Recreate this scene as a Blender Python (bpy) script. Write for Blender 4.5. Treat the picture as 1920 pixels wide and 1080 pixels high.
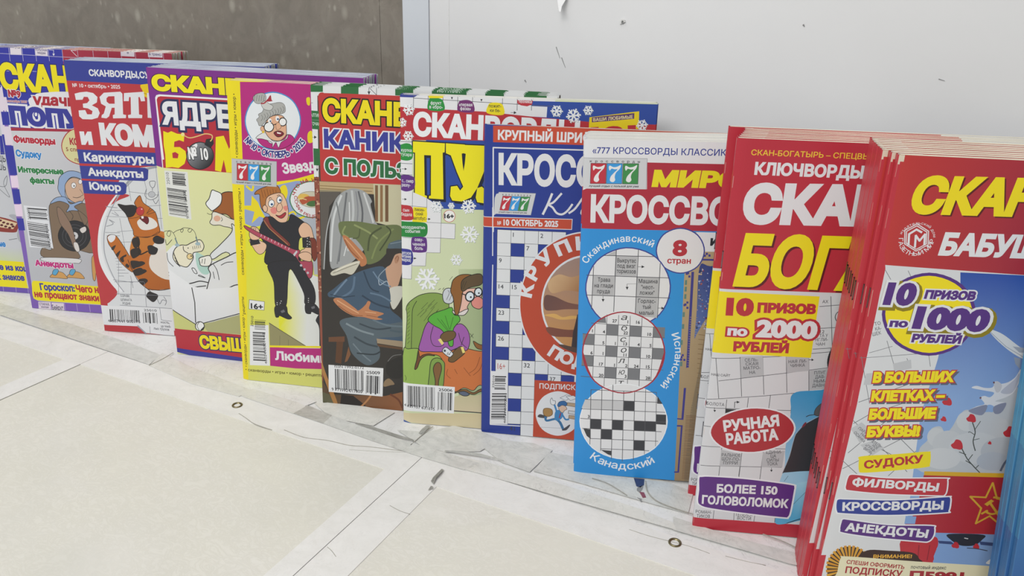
import bpy, bmesh, math, random
import numpy as np
from mathutils import Vector, Matrix
from mathutils.geometry import delaunay_2d_cdt

scene = bpy.context.scene
for _o in list(bpy.data.objects):
    bpy.data.objects.remove(_o)
COL = scene.collection

# ------------------------------------------------------------------ camera
F_PX, PITCH, ROLL, YAW, CAM_H = 1472.94, 0.38285, 0.02737, 0.45668, 0.37430
cp, sp, cw, sw = math.cos(PITCH), math.sin(PITCH), math.cos(YAW), math.sin(YAW)
fwd = Vector((-sw * cp, cw * cp, -sp))
right = Vector((cw, sw, 0))
up = right.cross(fwd)
r2 = right * math.cos(ROLL) + up * math.sin(ROLL)
u2 = -right * math.sin(ROLL) + up * math.cos(ROLL)
cam_data = bpy.data.cameras.new('camera')
cam_data.sensor_width = 36.0
cam_data.lens = F_PX / 1920.0 * 36.0
cam_data.clip_start = 0.02
cam = bpy.data.objects.new('camera', cam_data)
COL.objects.link(cam)
m = Matrix((r2, u2, -fwd)).transposed().to_4x4()
m.translation = Vector((0, 0, CAM_H))
cam.matrix_world = m
scene.camera = cam

# ------------------------------------------------------------------ world, lamps, exposure
world = bpy.data.worlds.new('interior_light')
scene.world = world
world.use_nodes = True
bg = world.node_tree.nodes['Background']
bg.inputs[0].default_value = (0.93, 0.97, 1.0, 1)
bg.inputs[1].default_value = 0.43

def area(name, loc, target, sx, sy, power, col):
    d = bpy.data.lights.new(name, 'AREA')
    d.shape = 'RECTANGLE'; d.size = sx; d.size_y = sy; d.energy = power; d.color = col
    o = bpy.data.objects.new(name, d); COL.objects.link(o)
    o.location = loc
    o.rotation_euler = (Vector(target) - Vector(loc)).to_track_quat('-Z', 'Y').to_euler()
    return o
area('ceiling_lamp', (-0.5, -1.8, 2.1), (-0.6, 0.5, 0.1), 1.8, 1.0, 48.0, (1.0, 0.985, 0.96))
area('counter_fill', (-0.75, 0.1, 1.9), (-0.7, 0.2, 0.0), 1.6, 0.6, 11.5, (1.0, 0.985, 0.96))  # overhead fill light added to brighten the counter top

scene.view_settings.view_transform = 'Standard'
scene.view_settings.look = 'None'
scene.view_settings.exposure = 0.0
scene.view_settings.gamma = 1.0
scene.view_settings.use_curve_mapping = False

# ------------------------------------------------------------------ helpers
def lin(h):
    h = h.lstrip('#')
    out = []
    for i in (0, 2, 4):
        c = int(h[i:i + 2], 16) / 255.0
        out.append(c / 12.92 if c <= 0.04045 else ((c + 0.055) / 1.055) ** 2.4)
    return tuple(out) + (1.0,)

def new_mat(name):
    mt = bpy.data.materials.new(name); mt.use_nodes = True
    nt = mt.node_tree
    return mt, nt, nt.nodes['Principled BSDF']

def node(nt, kind, **kw):
    n = nt.nodes.new(kind)
    for k, v in kw.items():
        if k in n.inputs: n.inputs[k].default_value = v
        else: setattr(n, k, v)
    return n

def bump(nt, bsdf, height, strength, dist=0.001):
    b = node(nt, 'ShaderNodeBump'); b.inputs['Strength'].default_value = strength; b.inputs['Distance'].default_value = dist
    nt.links.new(height, b.inputs['Height']); nt.links.new(b.outputs[0], bsdf.inputs['Normal'])

def ramp(nt, fac, stops):
    r = node(nt, 'ShaderNodeValToRGB')
    while len(r.color_ramp.elements) < len(stops): r.color_ramp.elements.new(0.5)
    for e, (p, c) in zip(r.color_ramp.elements, stops): e.position = p; e.color = lin(c) if isinstance(c, str) else c
    nt.links.new(fac, r.inputs[0]); return r

def coords(nt, scale, rot=(0, 0, 0)):
    t = node(nt, 'ShaderNodeTexCoord'); mp = node(nt, 'ShaderNodeMapping')
    mp.inputs['Scale'].default_value = scale; mp.inputs['Rotation'].default_value = rot
    nt.links.new(t.outputs['Object'], mp.inputs[0]); return mp.outputs[0]

def noise(nt, vec, scale, detail=4, rough=.5, dist=0.0):
    n = node(nt, 'ShaderNodeTexNoise'); n.inputs['Scale'].default_value = scale; n.inputs['Detail'].default_value = detail
    n.inputs['Roughness'].default_value = rough; n.inputs['Distortion'].default_value = dist
    nt.links.new(vec, n.inputs['Vector']); return n

def mixc(nt, fac, a, b, mode='MIX'):
    x = node(nt, 'ShaderNodeMix'); x.data_type = 'RGBA'; x.blend_type = mode
    for s, v in ((0, fac), (6, a), (7, b)):
        if isinstance(v, (int, float)): x.inputs[s].default_value = v
        elif isinstance(v, tuple): x.inputs[s].default_value = v
        else: nt.links.new(v, x.inputs[s])
    return x.outputs[2]

def mesh_obj(name, bm, mat, parent=None, smooth=False):
    me = bpy.data.meshes.new(name); bm.normal_update(); bm.to_mesh(me); bm.free()
    me.materials.append(mat)
    if smooth:
        for p in me.polygons: p.use_smooth = True
    o = bpy.data.objects.new(name, me); COL.objects.link(o); o.parent = parent
    return o

def add_box(bm, x0, x1, y0, y1, z0, z1):
    vs = [bm.verts.new(p) for p in ((x0, y0, z0), (x1, y0, z0), (x1, y1, z0), (x0, y1, z0), (x0, y0, z1), (x1, y0, z1), (x1, y1, z1), (x0, y1, z1))]
    for f in ((0, 3, 2, 1), (4, 5, 6, 7), (0, 1, 5, 4), (1, 2, 6, 5), (2, 3, 7, 6), (3, 0, 4, 7)):
        bm.faces.new([vs[i] for i in f])

def add_slab(bm, pts, z0, z1):
    """a flat sheet with an outline of its own and real thickness"""
    if sum(a[0] * b[1] - b[0] * a[1] for a, b in zip(pts, pts[1:] + pts[:1])) < 0: pts = pts[::-1]
    lo = [bm.verts.new((x, y, z0)) for x, y in pts]; hi = [bm.verts.new((x, y, z1)) for x, y in pts]
    bm.faces.new(hi); bm.faces.new(lo[::-1])
    for i in range(len(pts)):
        j = (i + 1) % len(pts); bm.faces.new((lo[i], lo[j], hi[j], hi[i]))

def smooth(q, closed, n=5):
    q = [Vector(p) for p in q]; N = len(q); out = []
    for i in range(N if closed else N - 1):
        if closed: a, b, c, d = q[i - 1], q[i], q[(i + 1) % N], q[(i + 2) % N]
        else: a, b, c, d = q[max(i - 1, 0)], q[i], q[i + 1], q[min(i + 2, N - 1)]
        for k in range(n):
            t = k / n
            out.append(.5 * ((2 * b) + (c - a) * t + (2 * a - 5 * b + 4 * c - d) * t * t + (3 * b - a - 3 * c + d) * t ** 3))
    if not closed: out.append(q[-1])
    return [tuple(p) for p in out]

def add_ribbon(bm, pts, w, z, h=0.0002):
    if len(pts) > 2: pts = smooth(pts, False, 5)
    for i, (a, b) in enumerate(zip(pts, pts[1:])):
        a, b = Vector(a), Vector(b); d = (b - a).normalized(); n = Vector((-d.y, d.x)) * w / 2; e = d * w * .2
        add_slab(bm, [tuple(a - n - e), tuple(b - n + e), tuple(b + n + e), tuple(a + n - e)], z, z + h + i * 1e-6)

def tag(o, label, cat, group=None):
    o['label'] = label; o['category'] = cat
    if group: o['group'] = group
    return o

def struct(o):
    o['kind'] = 'structure'; return o

def thing(name, label, cat, loc=(0, 0, 0), group=None):
    o = bpy.data.objects.new(name, None); COL.objects.link(o); o.location = loc; o.empty_display_size = .02
    return tag(o, label, cat, group)

# ------------------------------------------------------------------ materials
def mat_stone():
    mt, nt, b = new_mat('grey_speckled_laminate')
    v = coords(nt, (1, 1, 1))
    big = noise(nt, v, 11, 5, .6, .5)
    base = ramp(nt, big.outputs[0], [(0.3, '#7c756b'), (0.55, '#807a71'), (0.75, '#8b857a')]).outputs[0]
    mid = noise(nt, coords(nt, (1, 1, .8), (0, .3, 0)), 48, 5, .62, .9)
    base = mixc(nt, .5, base, ramp(nt, mid.outputs[0], [(0.3, '#6f685e'), (0.5, '#81786e'), (0.68, '#908a7e')]).outputs[0])
    for sc, lo, ms, rot in ((46, .20, 21, .5), (90, .17, 33, -.4)):
        vo = node(nt, 'ShaderNodeTexVoronoi'); vo.inputs['Scale'].default_value = sc
        nt.links.new(coords(nt, (1.25, 1, .75), (0, rot, 0)), vo.inputs['Vector'])
        spk = ramp(nt, vo.outputs['Distance'], [(0.0, (.85, .85, .85, 1)), (lo * .7, (.6, .6, .6, 1)), (lo * 1.5, (0, 0, 0, 1))]).outputs[0]
        msk = ramp(nt, noise(nt, v, ms, 3).outputs[0], [(0.50, (0, 0, 0, 1)), (0.58, (.75, .75, .75, 1))]).outputs[0]
        fac = node(nt, 'ShaderNodeMath', operation='MULTIPLY'); nt.links.new(spk, fac.inputs[0]); nt.links.new(msk, fac.inputs[1])
        base = mixc(nt, fac.outputs[0], base, lin('#b0ab9f'))
    vd = node(nt, 'ShaderNodeTexVoronoi'); vd.inputs['Scale'].default_value = 240
    nt.links.new(v, vd.inputs['Vector'])
    dk = ramp(nt, vd.outputs['Distance'], [(0.0, (.45, .45, .45, 1)), (0.12, (.3, .3, .3, 1)), (0.2, (0, 0, 0, 1))]).outputs[0]
    col = mixc(nt, dk, base, lin('#6c665b'))
    nt.links.new(col, b.inputs['Base Color']); b.inputs['Roughness'].default_value = .5
    bump(nt, b, mid.outputs[0], .06, .0005)
    return mt

def mat_painted(name, c0, c1, rough=.5, scale=5, bs=.1):
    mt, nt, b = new_mat(name)
    v = coords(nt, (1, 1, 1))
    n1 = noise(nt, v, scale, 5, .6, .3); n2 = noise(nt, v, scale * 40, 3, .6)
    col = ramp(nt, n1.outputs[0], [(0.3, c0), (0.7, c1)]).outputs[0]
    nt.links.new(col, b.inputs['Base Color']); b.inputs['Roughness'].default_value = rough
    bump(nt, b, n2.outputs[0], bs, .0004)
    return mt

def mat_vinyl():
    mt, nt, b = new_mat('worn_white_vinyl')
    v = coords(nt, (1, 1, 1))
    n1 = noise(nt, v, 7, 5, .6, .5)
    col = ramp(nt, n1.outputs[0], [(0.3, '#d3d2ca'), (0.5, '#dedcd5'), (0.7, '#e3e1dc')]).outputs[0]
    vs = coords(nt, (1, 1.6, 1), (0, 0, .55))
    n2 = noise(nt, vs, 70, 6, .68, 2.0)
    rub = ramp(nt, n2.outputs[0], [(0.40, (0, 0, 0, 1)), (0.5, (.75, .75, .75, 1)), (0.60, (0, 0, 0, 1))]).outputs[0]
    dirt = ramp(nt, noise(nt, v, 5.0, 4, .6, .5).outputs[0], [(0.34, (.1, .1, .1, 1)), (0.6, (.9, .9, .9, 1))]).outputs[0]
    f = node(nt, 'ShaderNodeMath', operation='MULTIPLY'); nt.links.new(rub, f.inputs[0]); nt.links.new(dirt, f.inputs[1])
    col = mixc(nt, f.outputs[0], col, lin('#b3b0a2'))
    col = mixc(nt, dirt, col, lin('#dddbd0'))
    vo = node(nt, 'ShaderNodeTexVoronoi'); vo.inputs['Scale'].default_value = 26
    nt.links.new(v, vo.inputs['Vector'])
    sp_ = ramp(nt, vo.outputs['Distance'], [(0.0, (.8, .8, .8, 1)), (0.02, (.7, .7, .7, 1)), (0.032, (0, 0, 0, 1))]).outputs[0]
    ms = ramp(nt, noise(nt, v, 17, 2).outputs[0], [(0.56, (0, 0, 0, 1)), (0.6, (1, 1, 1, 1))]).outputs[0]
    g = node(nt, 'ShaderNodeMath', operation='MULTIPLY'); nt.links.new(sp_, g.inputs[0]); nt.links.new(ms, g.inputs[1])
    col = mixc(nt, g.outputs[0], col, lin('#6d6a60'))
    nt.links.new(col, b.inputs['Base Color'])
    b.inputs['Roughness'].default_value = .42
    bump(nt, b, n2.outputs[0], .22, .0005)
    return mt

def mat_film(name, c0, c1, rough=.3, sc=60, cracks=.3):
    mt, nt, b = new_mat(name)
    v = coords(nt, (1, 1, 1))
    n2 = noise(nt, coords(nt, (1, 1.5, 1), (0, 0, .3)), sc, 6, .66, 1.6)
    col = ramp(nt, n2.outputs[0], [(0.32, c0), (0.66, c1)]).outputs[0]
    cr = noise(nt, v, 30, 5, .7, 2.5)
    line = ramp(nt, cr.outputs[0], [(0.485, (0, 0, 0, 1)), (0.5, (cracks, cracks, cracks, 1)), (0.515, (0, 0, 0, 1))]).outputs[0]
    col = mixc(nt, line, col, lin('#8d8c86'))
    nt.links.new(col, b.inputs['Base Color']); b.inputs['Roughness'].default_value = rough
    bump(nt, b, n2.outputs[0], .25, .0005)
    return mt

def mat_flat(name, c, rough=.5, metal=0.0):
    mt, nt, b = new_mat(name)
    v = coords(nt, (1, 1, 1)); n = noise(nt, v, 400, 3)
    a = lin(c); d = tuple(x * .8 for x in a[:3]) + (1,)
    nt.links.new(ramp(nt, n.outputs[0], [(0.35, d), (0.6, a)]).outputs[0], b.inputs['Base Color'])
    b.inputs['Roughness'].default_value = rough; b.inputs['Metallic'].default_value = metal
    return mt

def mat_ink():
    mt, nt, b = new_mat('printed_cover_paper')
    at = node(nt, 'ShaderNodeVertexColor'); at.layer_name = 'ink'
    nt.links.new(at.outputs[0], b.inputs['Base Color'])
    b.inputs['Roughness'].default_value = .36
    b.inputs['Specular IOR Level'].default_value = .45
    n = noise(nt, coords(nt, (1, 1, 1)), 22, 3, .5)
    bump(nt, b, n.outputs[0], .10, .002)
    return mt

def mat_pages(name, c0, c1):
    mt, nt, b = new_mat(name)
    v = coords(nt, (1, 1, 1))
    n = noise(nt, coords(nt, (30, 900, 30)), 1.0, 3, .6)
    nt.links.new(ramp(nt, n.outputs[0], [(0.3, c0), (0.65, c1)]).outputs[0], b.inputs['Base Color'])
    b.inputs['Roughness'].default_value = .8
    return mt

M_INK = mat_ink()
M_VINYL = mat_vinyl()
M_STEEL = mat_flat('staple_steel', '#8f9094', .35, 1.0)
M_BRASS = mat_flat('dull_brass', '#8c8263', .35, 1.0)
M_CREASE = mat_flat('grey_crease', '#aaa79d', .8)  # plain grey for the crease ribbons
M_TAPE = mat_film('dirty_clear_tape', '#cfcfc8', '#dddcd6')
M_TAPE2 = mat_film('grey_scuffed_film', '#c2c3be', '#d5d5d0')
M_TORN = mat_film('torn_dark_film', '#a3a29b', '#c2c1ba')
M_SHEET = mat_film('white_film_sheet', '#dcdcda', '#e4e4e3', .35, 30)

# ------------------------------------------------------------------ the room
def quad_panel(name, x0, x1, y0, y1, z0, z1, mat):
    bm = bmesh.new(); add_box(bm, x0, x1, y0, y1, z0, z1); return mesh_obj(name, bm, mat)
WALL_Y = 0.632
struct(quad_panel('wall_left', -2.2, -0.457, WALL_Y + .003, WALL_Y + .05, -.6, 1.2, mat_stone()))
struct(quad_panel('wall_back', -0.4566, -0.43, WALL_Y + .003, WALL_Y + .05, -.6, 1.2, bpy.data.materials['grey_speckled_laminate']))
M_WHITEPANEL = mat_painted('white_painted_panel', '#d6d6d7', '#dededf', .45, 3, .10)
struct(quad_panel('wall_right', -0.4003, 1.3, WALL_Y, WALL_Y + .045, -.6, 1.2, M_WHITEPANEL))
struct(quad_panel('trim_1', -0.4283, -0.4006, WALL_Y - .0012, WALL_Y + .045, -.6, 1.2, mat_painted('bluish_white_edge_strip', '#c6cbd2', '#cfd3d9', .4, 4, .05)))
bm = bmesh.new(); add_box(bm, -1.7, .85, -.55, WALL_Y, -.032, -.0008)
tag(mesh_obj('counter_top', bm, mat_painted('counter_board', '#d2d1cb', '#dcdbd6', .5, 6)), 'long white counter board under the worn vinyl banners', 'counter')

# damage on the white panel: a peeling flap, a screw hole, scratches
def wall_mark(name, label, cat, polys, mat, depth=.0006):
    bm = bmesh.new()
    for p in polys:
        n0 = len(bm.verts)
        lo = [bm.verts.new((x, WALL_Y + .0002, z)) for x, z in p]; hi = [bm.verts.new((x, WALL_Y - depth, z)) for x, z in p]
        bm.faces.new(lo); bm.faces.new(hi[::-1])
        for i in range(len(p)):
            j = (i + 1) % len(p); bm.faces.new((lo[i], lo[j], hi[j], hi[i]))
    bmesh.ops.recalc_face_normals(bm, faces=bm.faces)
    return tag(mesh_obj(name, bm, mat), label, cat)
M_DARK = mat_flat('dark_scuff', '#8a8a8a', .8)
bm = bmesh.new()
prof = [(-.2735, .362, 0), (-.2745, .3535, .003), (-.2722, .3488, .006), (-.2700, .3455, .009), (-.2683, .3448, .0095), (-.2690, .3490, .006), (-.2672, .3540, .003), (-.2655, .362, 0)]
fr = [bm.verts.new((x, WALL_Y - d - .0008, z)) for x, z, d in prof]; bk = [bm.verts.new((x, WALL_Y - d, z)) for x, z, d in prof]
n = len(prof)
for i in range(3):
    bm.faces.new((fr[i], fr[i + 1], fr[n - 2 - i], fr[n - 1 - i])); bm.faces.new((bk[n - 1 - i], bk[n - 2 - i], bk[i + 1], bk[i]))
for i in range(n):
    j = (i + 1) % n; bm.faces.new((fr[j], fr[i], bk[i], bk[j]))
bmesh.ops.recalc_face_normals(bm, faces=bm.faces)
tag(mesh_obj('peeling_paint_flap', bm, mat_painted('paint_flap', '#d4d4d4', '#e2e2e2', .5, 40)), 'torn white flap of paint peeling off the wall at the top edge', 'paint flap')
t = thing('screw_hole', 'small chipped screw hole high in the white wall panel', 'hole', (-.2181, WALL_Y, .3388))
bm = bmesh.new(); bmesh.ops.create_cone(bm, cap_ends=True, segments=14, radius1=.0016, radius2=.0012, depth=.0012, matrix=Matrix.Rotation(math.pi / 2, 4, 'X'))
mesh_obj('plug', bm, M_DARK, t)
bm = bmesh.new()
for k in range(7):
    a = math.radians(20 + 30 * k); r = .0022 + .0006 * (k % 3)
    bmesh.ops.create_cube(bm, size=1, matrix=Matrix.Translation((.0016 * math.cos(a), -.0006, .0018 * math.sin(a))) @ Matrix.Rotation(-a, 4, 'Y') @ Matrix.Diagonal((.0016, .0012, .0009, 1)))
mesh_obj('chipped_rim', bm, M_SHEET, t)
rs = random.Random(3)
def scratch(x, z, dx, dz, w):
    nx, nz = -dz, dx; l = math.hypot(dx, dz); nx, nz = nx / l * w / 2, nz / l * w / 2
    return [(x - nx, z - nz), (x + nx, z + nz), (x + dx + nx * .3, z + dz + nz * .3), (x + dx - nx * .3, z + dz - nz * .3)]
wall_mark('scratch', 'thin curved scratch on the white wall panel above the granny magazine', 'scratch', [scratch(-0.2753, 0.3165, .004, -.009, .0006), scratch(-0.2699, 0.3082, .004, -.008, .0006)], M_DARK, .0003)
wall_mark('scuff', 'small dark scuff on the white wall panel above the green edged magazines', 'scuff', [scratch(-0.3036, 0.2871, .0014, -.0016, .0012)], M_DARK, .0004)
wall_mark('scuff', 'tiny scuff on the white wall panel right of the screw hole', 'scuff', [scratch(-0.0808, 0.3440, .0012, -.0014, .0012)], M_DARK, .0004)
wall_mark('scuff', 'faint scuff low on the white wall above the red magazines', 'scuff', [scratch(0.0138, 0.3129, .004, -.001, .0005)], M_DARK, .0003)
wall_mark('panel_joint', 'thin vertical joint line near the left edge of the white panel', 'joint', [scratch(-0.3801, -.02, 0, 1.0, .0005)], M_SHEET, .0003)

# ------------------------------------------------------------------ coverings of the counter
Zs = 0.0
bm = bmesh.new(); add_slab(bm, [(-1.65, .45), (-.01, .45), (.8, .45), (.8, .6315), (-1.65, .6315)], -.0006, 0.0)
tag(mesh_obj('white_film_sheet', bm, M_SHEET), 'white film sheet under the magazines along the back of the counter', 'sheet')
BACK = .4648; HEM = .433
def banner(name, label, x0, x1, y0, hems, creases, eyelets, zt):
    t = thing(name, label, 'banner', ((x0 + x1) / 2, .2, 0))
    ox, oy = t.location.x, t.location.y
    L = lambda p: (p[0] - ox, p[1] - oy)
    bm = bmesh.new(); add_slab(bm, [L((x0, y0)), L((x1, y0)), L((x1, BACK)), L((x0, BACK))], -.0006, zt)
    mesh_obj('vinyl_face', bm, M_VINYL, t)
    for (a, b, c, d) in hems:
        bm = bmesh.new(); add_slab(bm, [L((a, c)), L((b, c)), L((b, d)), L((a, d))], zt - .0002, zt + .0006)
        bmesh.ops.bevel(bm, geom=[e for e in bm.edges if abs(e.verts[0].co.z - e.verts[1].co.z) < 1e-6 and e.verts[0].co.z > zt], offset=.0002, segments=1)
        mesh_obj('folded_hem', bm, M_HEM, t)
    for pl, w in creases:
        bm = bmesh.new(); add_ribbon(bm, [L(p) for p in pl], w, zt + .0004, .0003); mesh_obj('crease', bm, M_CREASE, t)
    for (x, y, r) in eyelets:
        bm = bmesh.new(); N = 28; R_ = [(r, 0), (r, .0006), (r * .9, .0011), (r * .72, .0008), (r * .62, 0.0), (r * .58, -.0004)]
        rings = [[bm.verts.new((x - ox + q * math.cos(2 * math.pi * k / N), y - oy + q * math.sin(2 * math.pi * k / N), zt + .0006 + h)) for k in range(N)] for q, h in R_]
        for a, b in zip(rings, rings[1:]):
            for k in range(N): bm.faces.new((a[k], a[(k + 1) % N], b[(k + 1) % N], b[k]))
        mesh_obj('eyelet', bm, M_BRASS, t, True)
    return t
M_HEM = mat_film('white_vinyl_hem', '#dddcd8', '#e6e5e2', .4, 25, .1)
banner('vinyl_banner', 'worn white vinyl banner at the left end of the counter', -1.65, -.6895, -.5, [(-1.65, -.6895, HEM, BACK), (-.7126, -.6895, -.5, HEM)], [], [], .0004)
banner('vinyl_banner', 'worn white vinyl banner with one brass eyelet in front of the yellow magazine', -.6890, -.3052, -.5, [(-.689, -.3052, HEM, BACK), (-.3222, -.3052, -.5, HEM)], [([(-0.4851, 0.4395), (-0.4749, 0.4369), (-0.4600, 0.4330), (-0.4405, 0.4330)], .0007), ([(-0.4313, 0.4381), (-0.4088, 0.4372), (-0.3879, 0.4432), (-0.3677, 0.4460), (-0.3506, 0.4527), (-0.3217, 0.4615), (-0.3053, 0.4687)], .0008), ([(-0.3637, 0.4409), (-0.3449, 0.4487), (-0.3208, 0.4602)], .0003)], [(-.4965, .4491, .0047)], .0004)
banner('vinyl_banner', 'worn white vinyl banner with one brass eyelet at the right end of the counter', -.3046, .8, -.5, [(-.3046, .8, HEM, BACK), (-.3046, -.2735, -.5, HEM)], [([(-0.2916, 0.3961), (-0.2814, 0.3945), (-0.2731, 0.3948)], .0005), ([(-0.1239, 0.4563), (-0.1079, 0.4564), (-0.0814, 0.4593), (-0.0662, 0.4588)], .0005), ([(-0.0556, 0.4615), (-0.0413, 0.4631), (-0.0292, 0.4655)], .0005), ([(-0.3031, 0.3378), (-0.2981, 0.3362), (-0.2918, 0.3330)], .0004)], [(-.0907, .458, .0047)], .0004)
bm = bmesh.new(); add_slab(bm, [(-0.9033, 0.4875), (-0.7939, 0.4901), (-0.6924, 0.4890), (-0.6364, 0.4852), (-0.6294, 0.4650), (-0.7607, 0.4664), (-0.8712, 0.4673)], 0.00104, 0.00144); tag(mesh_obj('tape_strip', bm, M_TAPE2), 'translucent tape strip ending under the red cat magazine', 'tape', 'tape strips along the back edge of the banners')
bm = bmesh.new(); add_slab(bm, [(-0.6388, 0.4894), (-0.5967, 0.4821), (-0.5037, 0.4754), (-0.5065, 0.4612), (-0.5626, 0.4575), (-0.6275, 0.4634)], 0.00118, 0.00158); tag(mesh_obj('tape_strip', bm, M_TAPE), 'greyish tape strip below the magazine with the nurse', 'tape', 'tape strips along the back edge of the banners')
bm = bmesh.new(); add_slab(bm, [(-0.5050, 0.4781), (-0.4508, 0.4790), (-0.4394, 0.4767), (-0.4424, 0.4622), (-0.4999, 0.4626), (-0.5078, 0.4639)], 0.00132, 0.00172); tag(mesh_obj('tape_strip', bm, M_TAPE), 'greyish tape strip running below the yellow framed magazine', 'tape', 'tape strips along the back edge of the banners')
bm = bmesh.new(); add_slab(bm, [(-0.4420, 0.4625), (-0.4404, 0.4793), (-0.4098, 0.4762), (-0.4079, 0.4620)], 0.00146, 0.00186); tag(mesh_obj('tape_strip', bm, M_TORN), 'scuffed dark tape patch left below the barcode of the painted cover', 'tape', 'tape strips along the back edge of the banners')
bm = bmesh.new(); add_slab(bm, [(-0.4079, 0.4620), (-0.4098, 0.4762), (-0.3845, 0.4740), (-0.3261, 0.4736), (-0.2909, 0.4749), (-0.2583, 0.4755), (-0.2653, 0.4616), (-0.3050, 0.4601), (-0.3534, 0.4604)], 0.0015, 0.0019); tag(mesh_obj('tape_strip', bm, M_TAPE2), 'scuffed tape strip below the armchair granny magazine', 'tape', 'tape strips along the back edge of the banners')
bm = bmesh.new(); add_slab(bm, [(-0.2893, 0.4723), (-0.2579, 0.4792), (-0.2314, 0.4802), (-0.1630, 0.4820), (-0.1242, 0.4818), (-0.0976, 0.4780), (-0.0934, 0.4716), (-0.1284, 0.4695), (-0.1788, 0.4666), (-0.2237, 0.4650), (-0.2706, 0.4620)], 0.00144, 0.00184); tag(mesh_obj('tape_strip', bm, M_TAPE), 'long grey tape strip below the large print and the sky blue magazines', 'tape', 'tape strips along the back edge of the banners')
bm = bmesh.new(); add_slab(bm, [(-0.0997, 0.4852), (-0.0724, 0.4843), (-0.0382, 0.4852), (0.0010, 0.4891), (0.0125, 0.4804), (-0.0147, 0.4746), (-0.0434, 0.4736), (-0.0770, 0.4719), (-0.0956, 0.4710)], 0.00128, 0.00168); tag(mesh_obj('tape_strip', bm, M_TAPE2), 'dirty tape strip at the foot of the two red magazine stacks', 'tape', 'tape strips along the back edge of the banners')
bm = bmesh.new(); add_slab(bm, [(-0.2683, 0.4983), (-0.2638, 0.5138), (-0.2332, 0.5242), (-0.2145, 0.5226), (-0.2180, 0.4851), (-0.2444, 0.4866)], 0.00072, 0.00112); tag(mesh_obj('film_scrap', bm, M_TAPE2), 'square scrap of clear film below the large print magazine', 'film')
bm = bmesh.new(); add_slab(bm, [(-0.3462, 0.4854), (-0.3220, 0.4949), (-0.3071, 0.5151), (-0.2794, 0.5186), (-0.2606, 0.5156), (-0.2672, 0.4916), (-0.2918, 0.4763), (-0.3144, 0.4746)], 0.00076, 0.00116); tag(mesh_obj('film_scrap', bm, M_TAPE2), 'crumpled scrap of clear film below the armchair granny magazine', 'film')
bm = bmesh.new(); add_slab(bm, [(-0.5014, 0.4709), (-0.5057, 0.4824), (-0.4659, 0.4966), (-0.4387, 0.4891), (-0.4436, 0.4743), (-0.4664, 0.4681)], 0.0007, 0.0011); tag(mesh_obj('film_scrap', bm, M_SHEET), 'pale film scrap under the yellow framed magazine', 'film')
bm = bmesh.new(); add_slab(bm, [(-0.4381, 0.4861), (-0.4186, 0.5003), (-0.3650, 0.5086), (-0.3684, 0.4810), (-0.4094, 0.4734)], 0.00074, 0.00104); tag(mesh_obj('film_scrap', bm, M_TAPE), 'wide clear film scrap under the painted cover magazine', 'film')
bm = bmesh.new(); add_slab(bm, [(-0.2155, 0.5184), (-0.1845, 0.5249), (-0.1166, 0.5261), (-0.0942, 0.5227), (-0.0910, 0.4949), (-0.1279, 0.4929), (-0.1757, 0.4913), (-0.2160, 0.4879)], 0.00078, 0.00108); tag(mesh_obj('film_scrap', bm, M_TAPE2), 'pale film under the sky blue crosswords magazine', 'film')
bm = bmesh.new(); lo_ = [(-0.2929, 0.4765), (-0.2785, 0.48), (-0.2631, 0.4841), (-0.2425, 0.4876)]; hi_ = [(-0.293, 0.4774), (-0.2797, 0.482), (-0.2642, 0.4861), (-0.2433, 0.4881)]
a_ = [bm.verts.new((x, y, .0016)) for x, y in lo_]; b_ = [bm.verts.new((x, y, .0016 + 0.0015 * math.sin(math.pi * (i + .3) / 4))) for i, (x, y) in enumerate(hi_)]
for i in range(3): bm.faces.new((a_[i], a_[i + 1], b_[i + 1], b_[i]))
bmesh.ops.solidify(bm, geom=bm.faces[:], thickness=.0003); bmesh.ops.recalc_face_normals(bm, faces=bm.faces); tag(mesh_obj('torn_tape', bm, M_TAPE2), 'torn tape curl standing in for its thin shadow at the corner of the two banners', 'tape')  # grey curl shaped as the thin dark shadow of torn tape
bm = bmesh.new(); lo_ = [(-0.3843, 0.4752), (-0.3643, 0.4753), (-0.3414, 0.4745), (-0.3238, 0.4768)]; hi_ = [(-0.3836, 0.4765), (-0.3659, 0.4774), (-0.3433, 0.4773), (-0.3247, 0.4781)]
a_ = [bm.verts.new((x, y, .0016)) for x, y in lo_]; b_ = [bm.verts.new((x, y, .0016 + 0.0012 * math.sin(math.pi * (i + .3) / 4))) for i, (x, y) in enumerate(hi_)]
for i in range(3): bm.faces.new((a_[i], a_[i + 1], b_[i + 1], b_[i]))
bmesh.ops.solidify(bm, geom=bm.faces[:], thickness=.0003); bmesh.ops.recalc_face_normals(bm, faces=bm.faces); tag(mesh_obj('torn_tape', bm, M_TORN), 'dark torn tape edge below the barcode of the granny magazine', 'tape')
bm = bmesh.new(); lo_ = [(-0.2806, 0.4361), (-0.2817, 0.4411), (-0.2818, 0.4475), (-0.2818, 0.4541)]; hi_ = [(-0.2762, 0.433), (-0.278, 0.4399), (-0.2781, 0.4463), (-0.2788, 0.4525)]
a_ = [bm.verts.new((x, y, .0016)) for x, y in lo_]; b_ = [bm.verts.new((x, y, .0016 + 0.002 * math.sin(math.pi * (i + .3) / 4))) for i, (x, y) in enumerate(hi_)]
for i in range(3): bm.faces.new((a_[i], a_[i + 1], b_[i + 1], b_[i]))
bmesh.ops.solidify(bm, geom=bm.faces[:], thickness=.0003); bmesh.ops.recalc_face_normals(bm, faces=bm.faces); tag(mesh_obj('torn_tape', bm, M_TORN), 'small lifted tear in the right banner beside the junction', 'tape')
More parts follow.
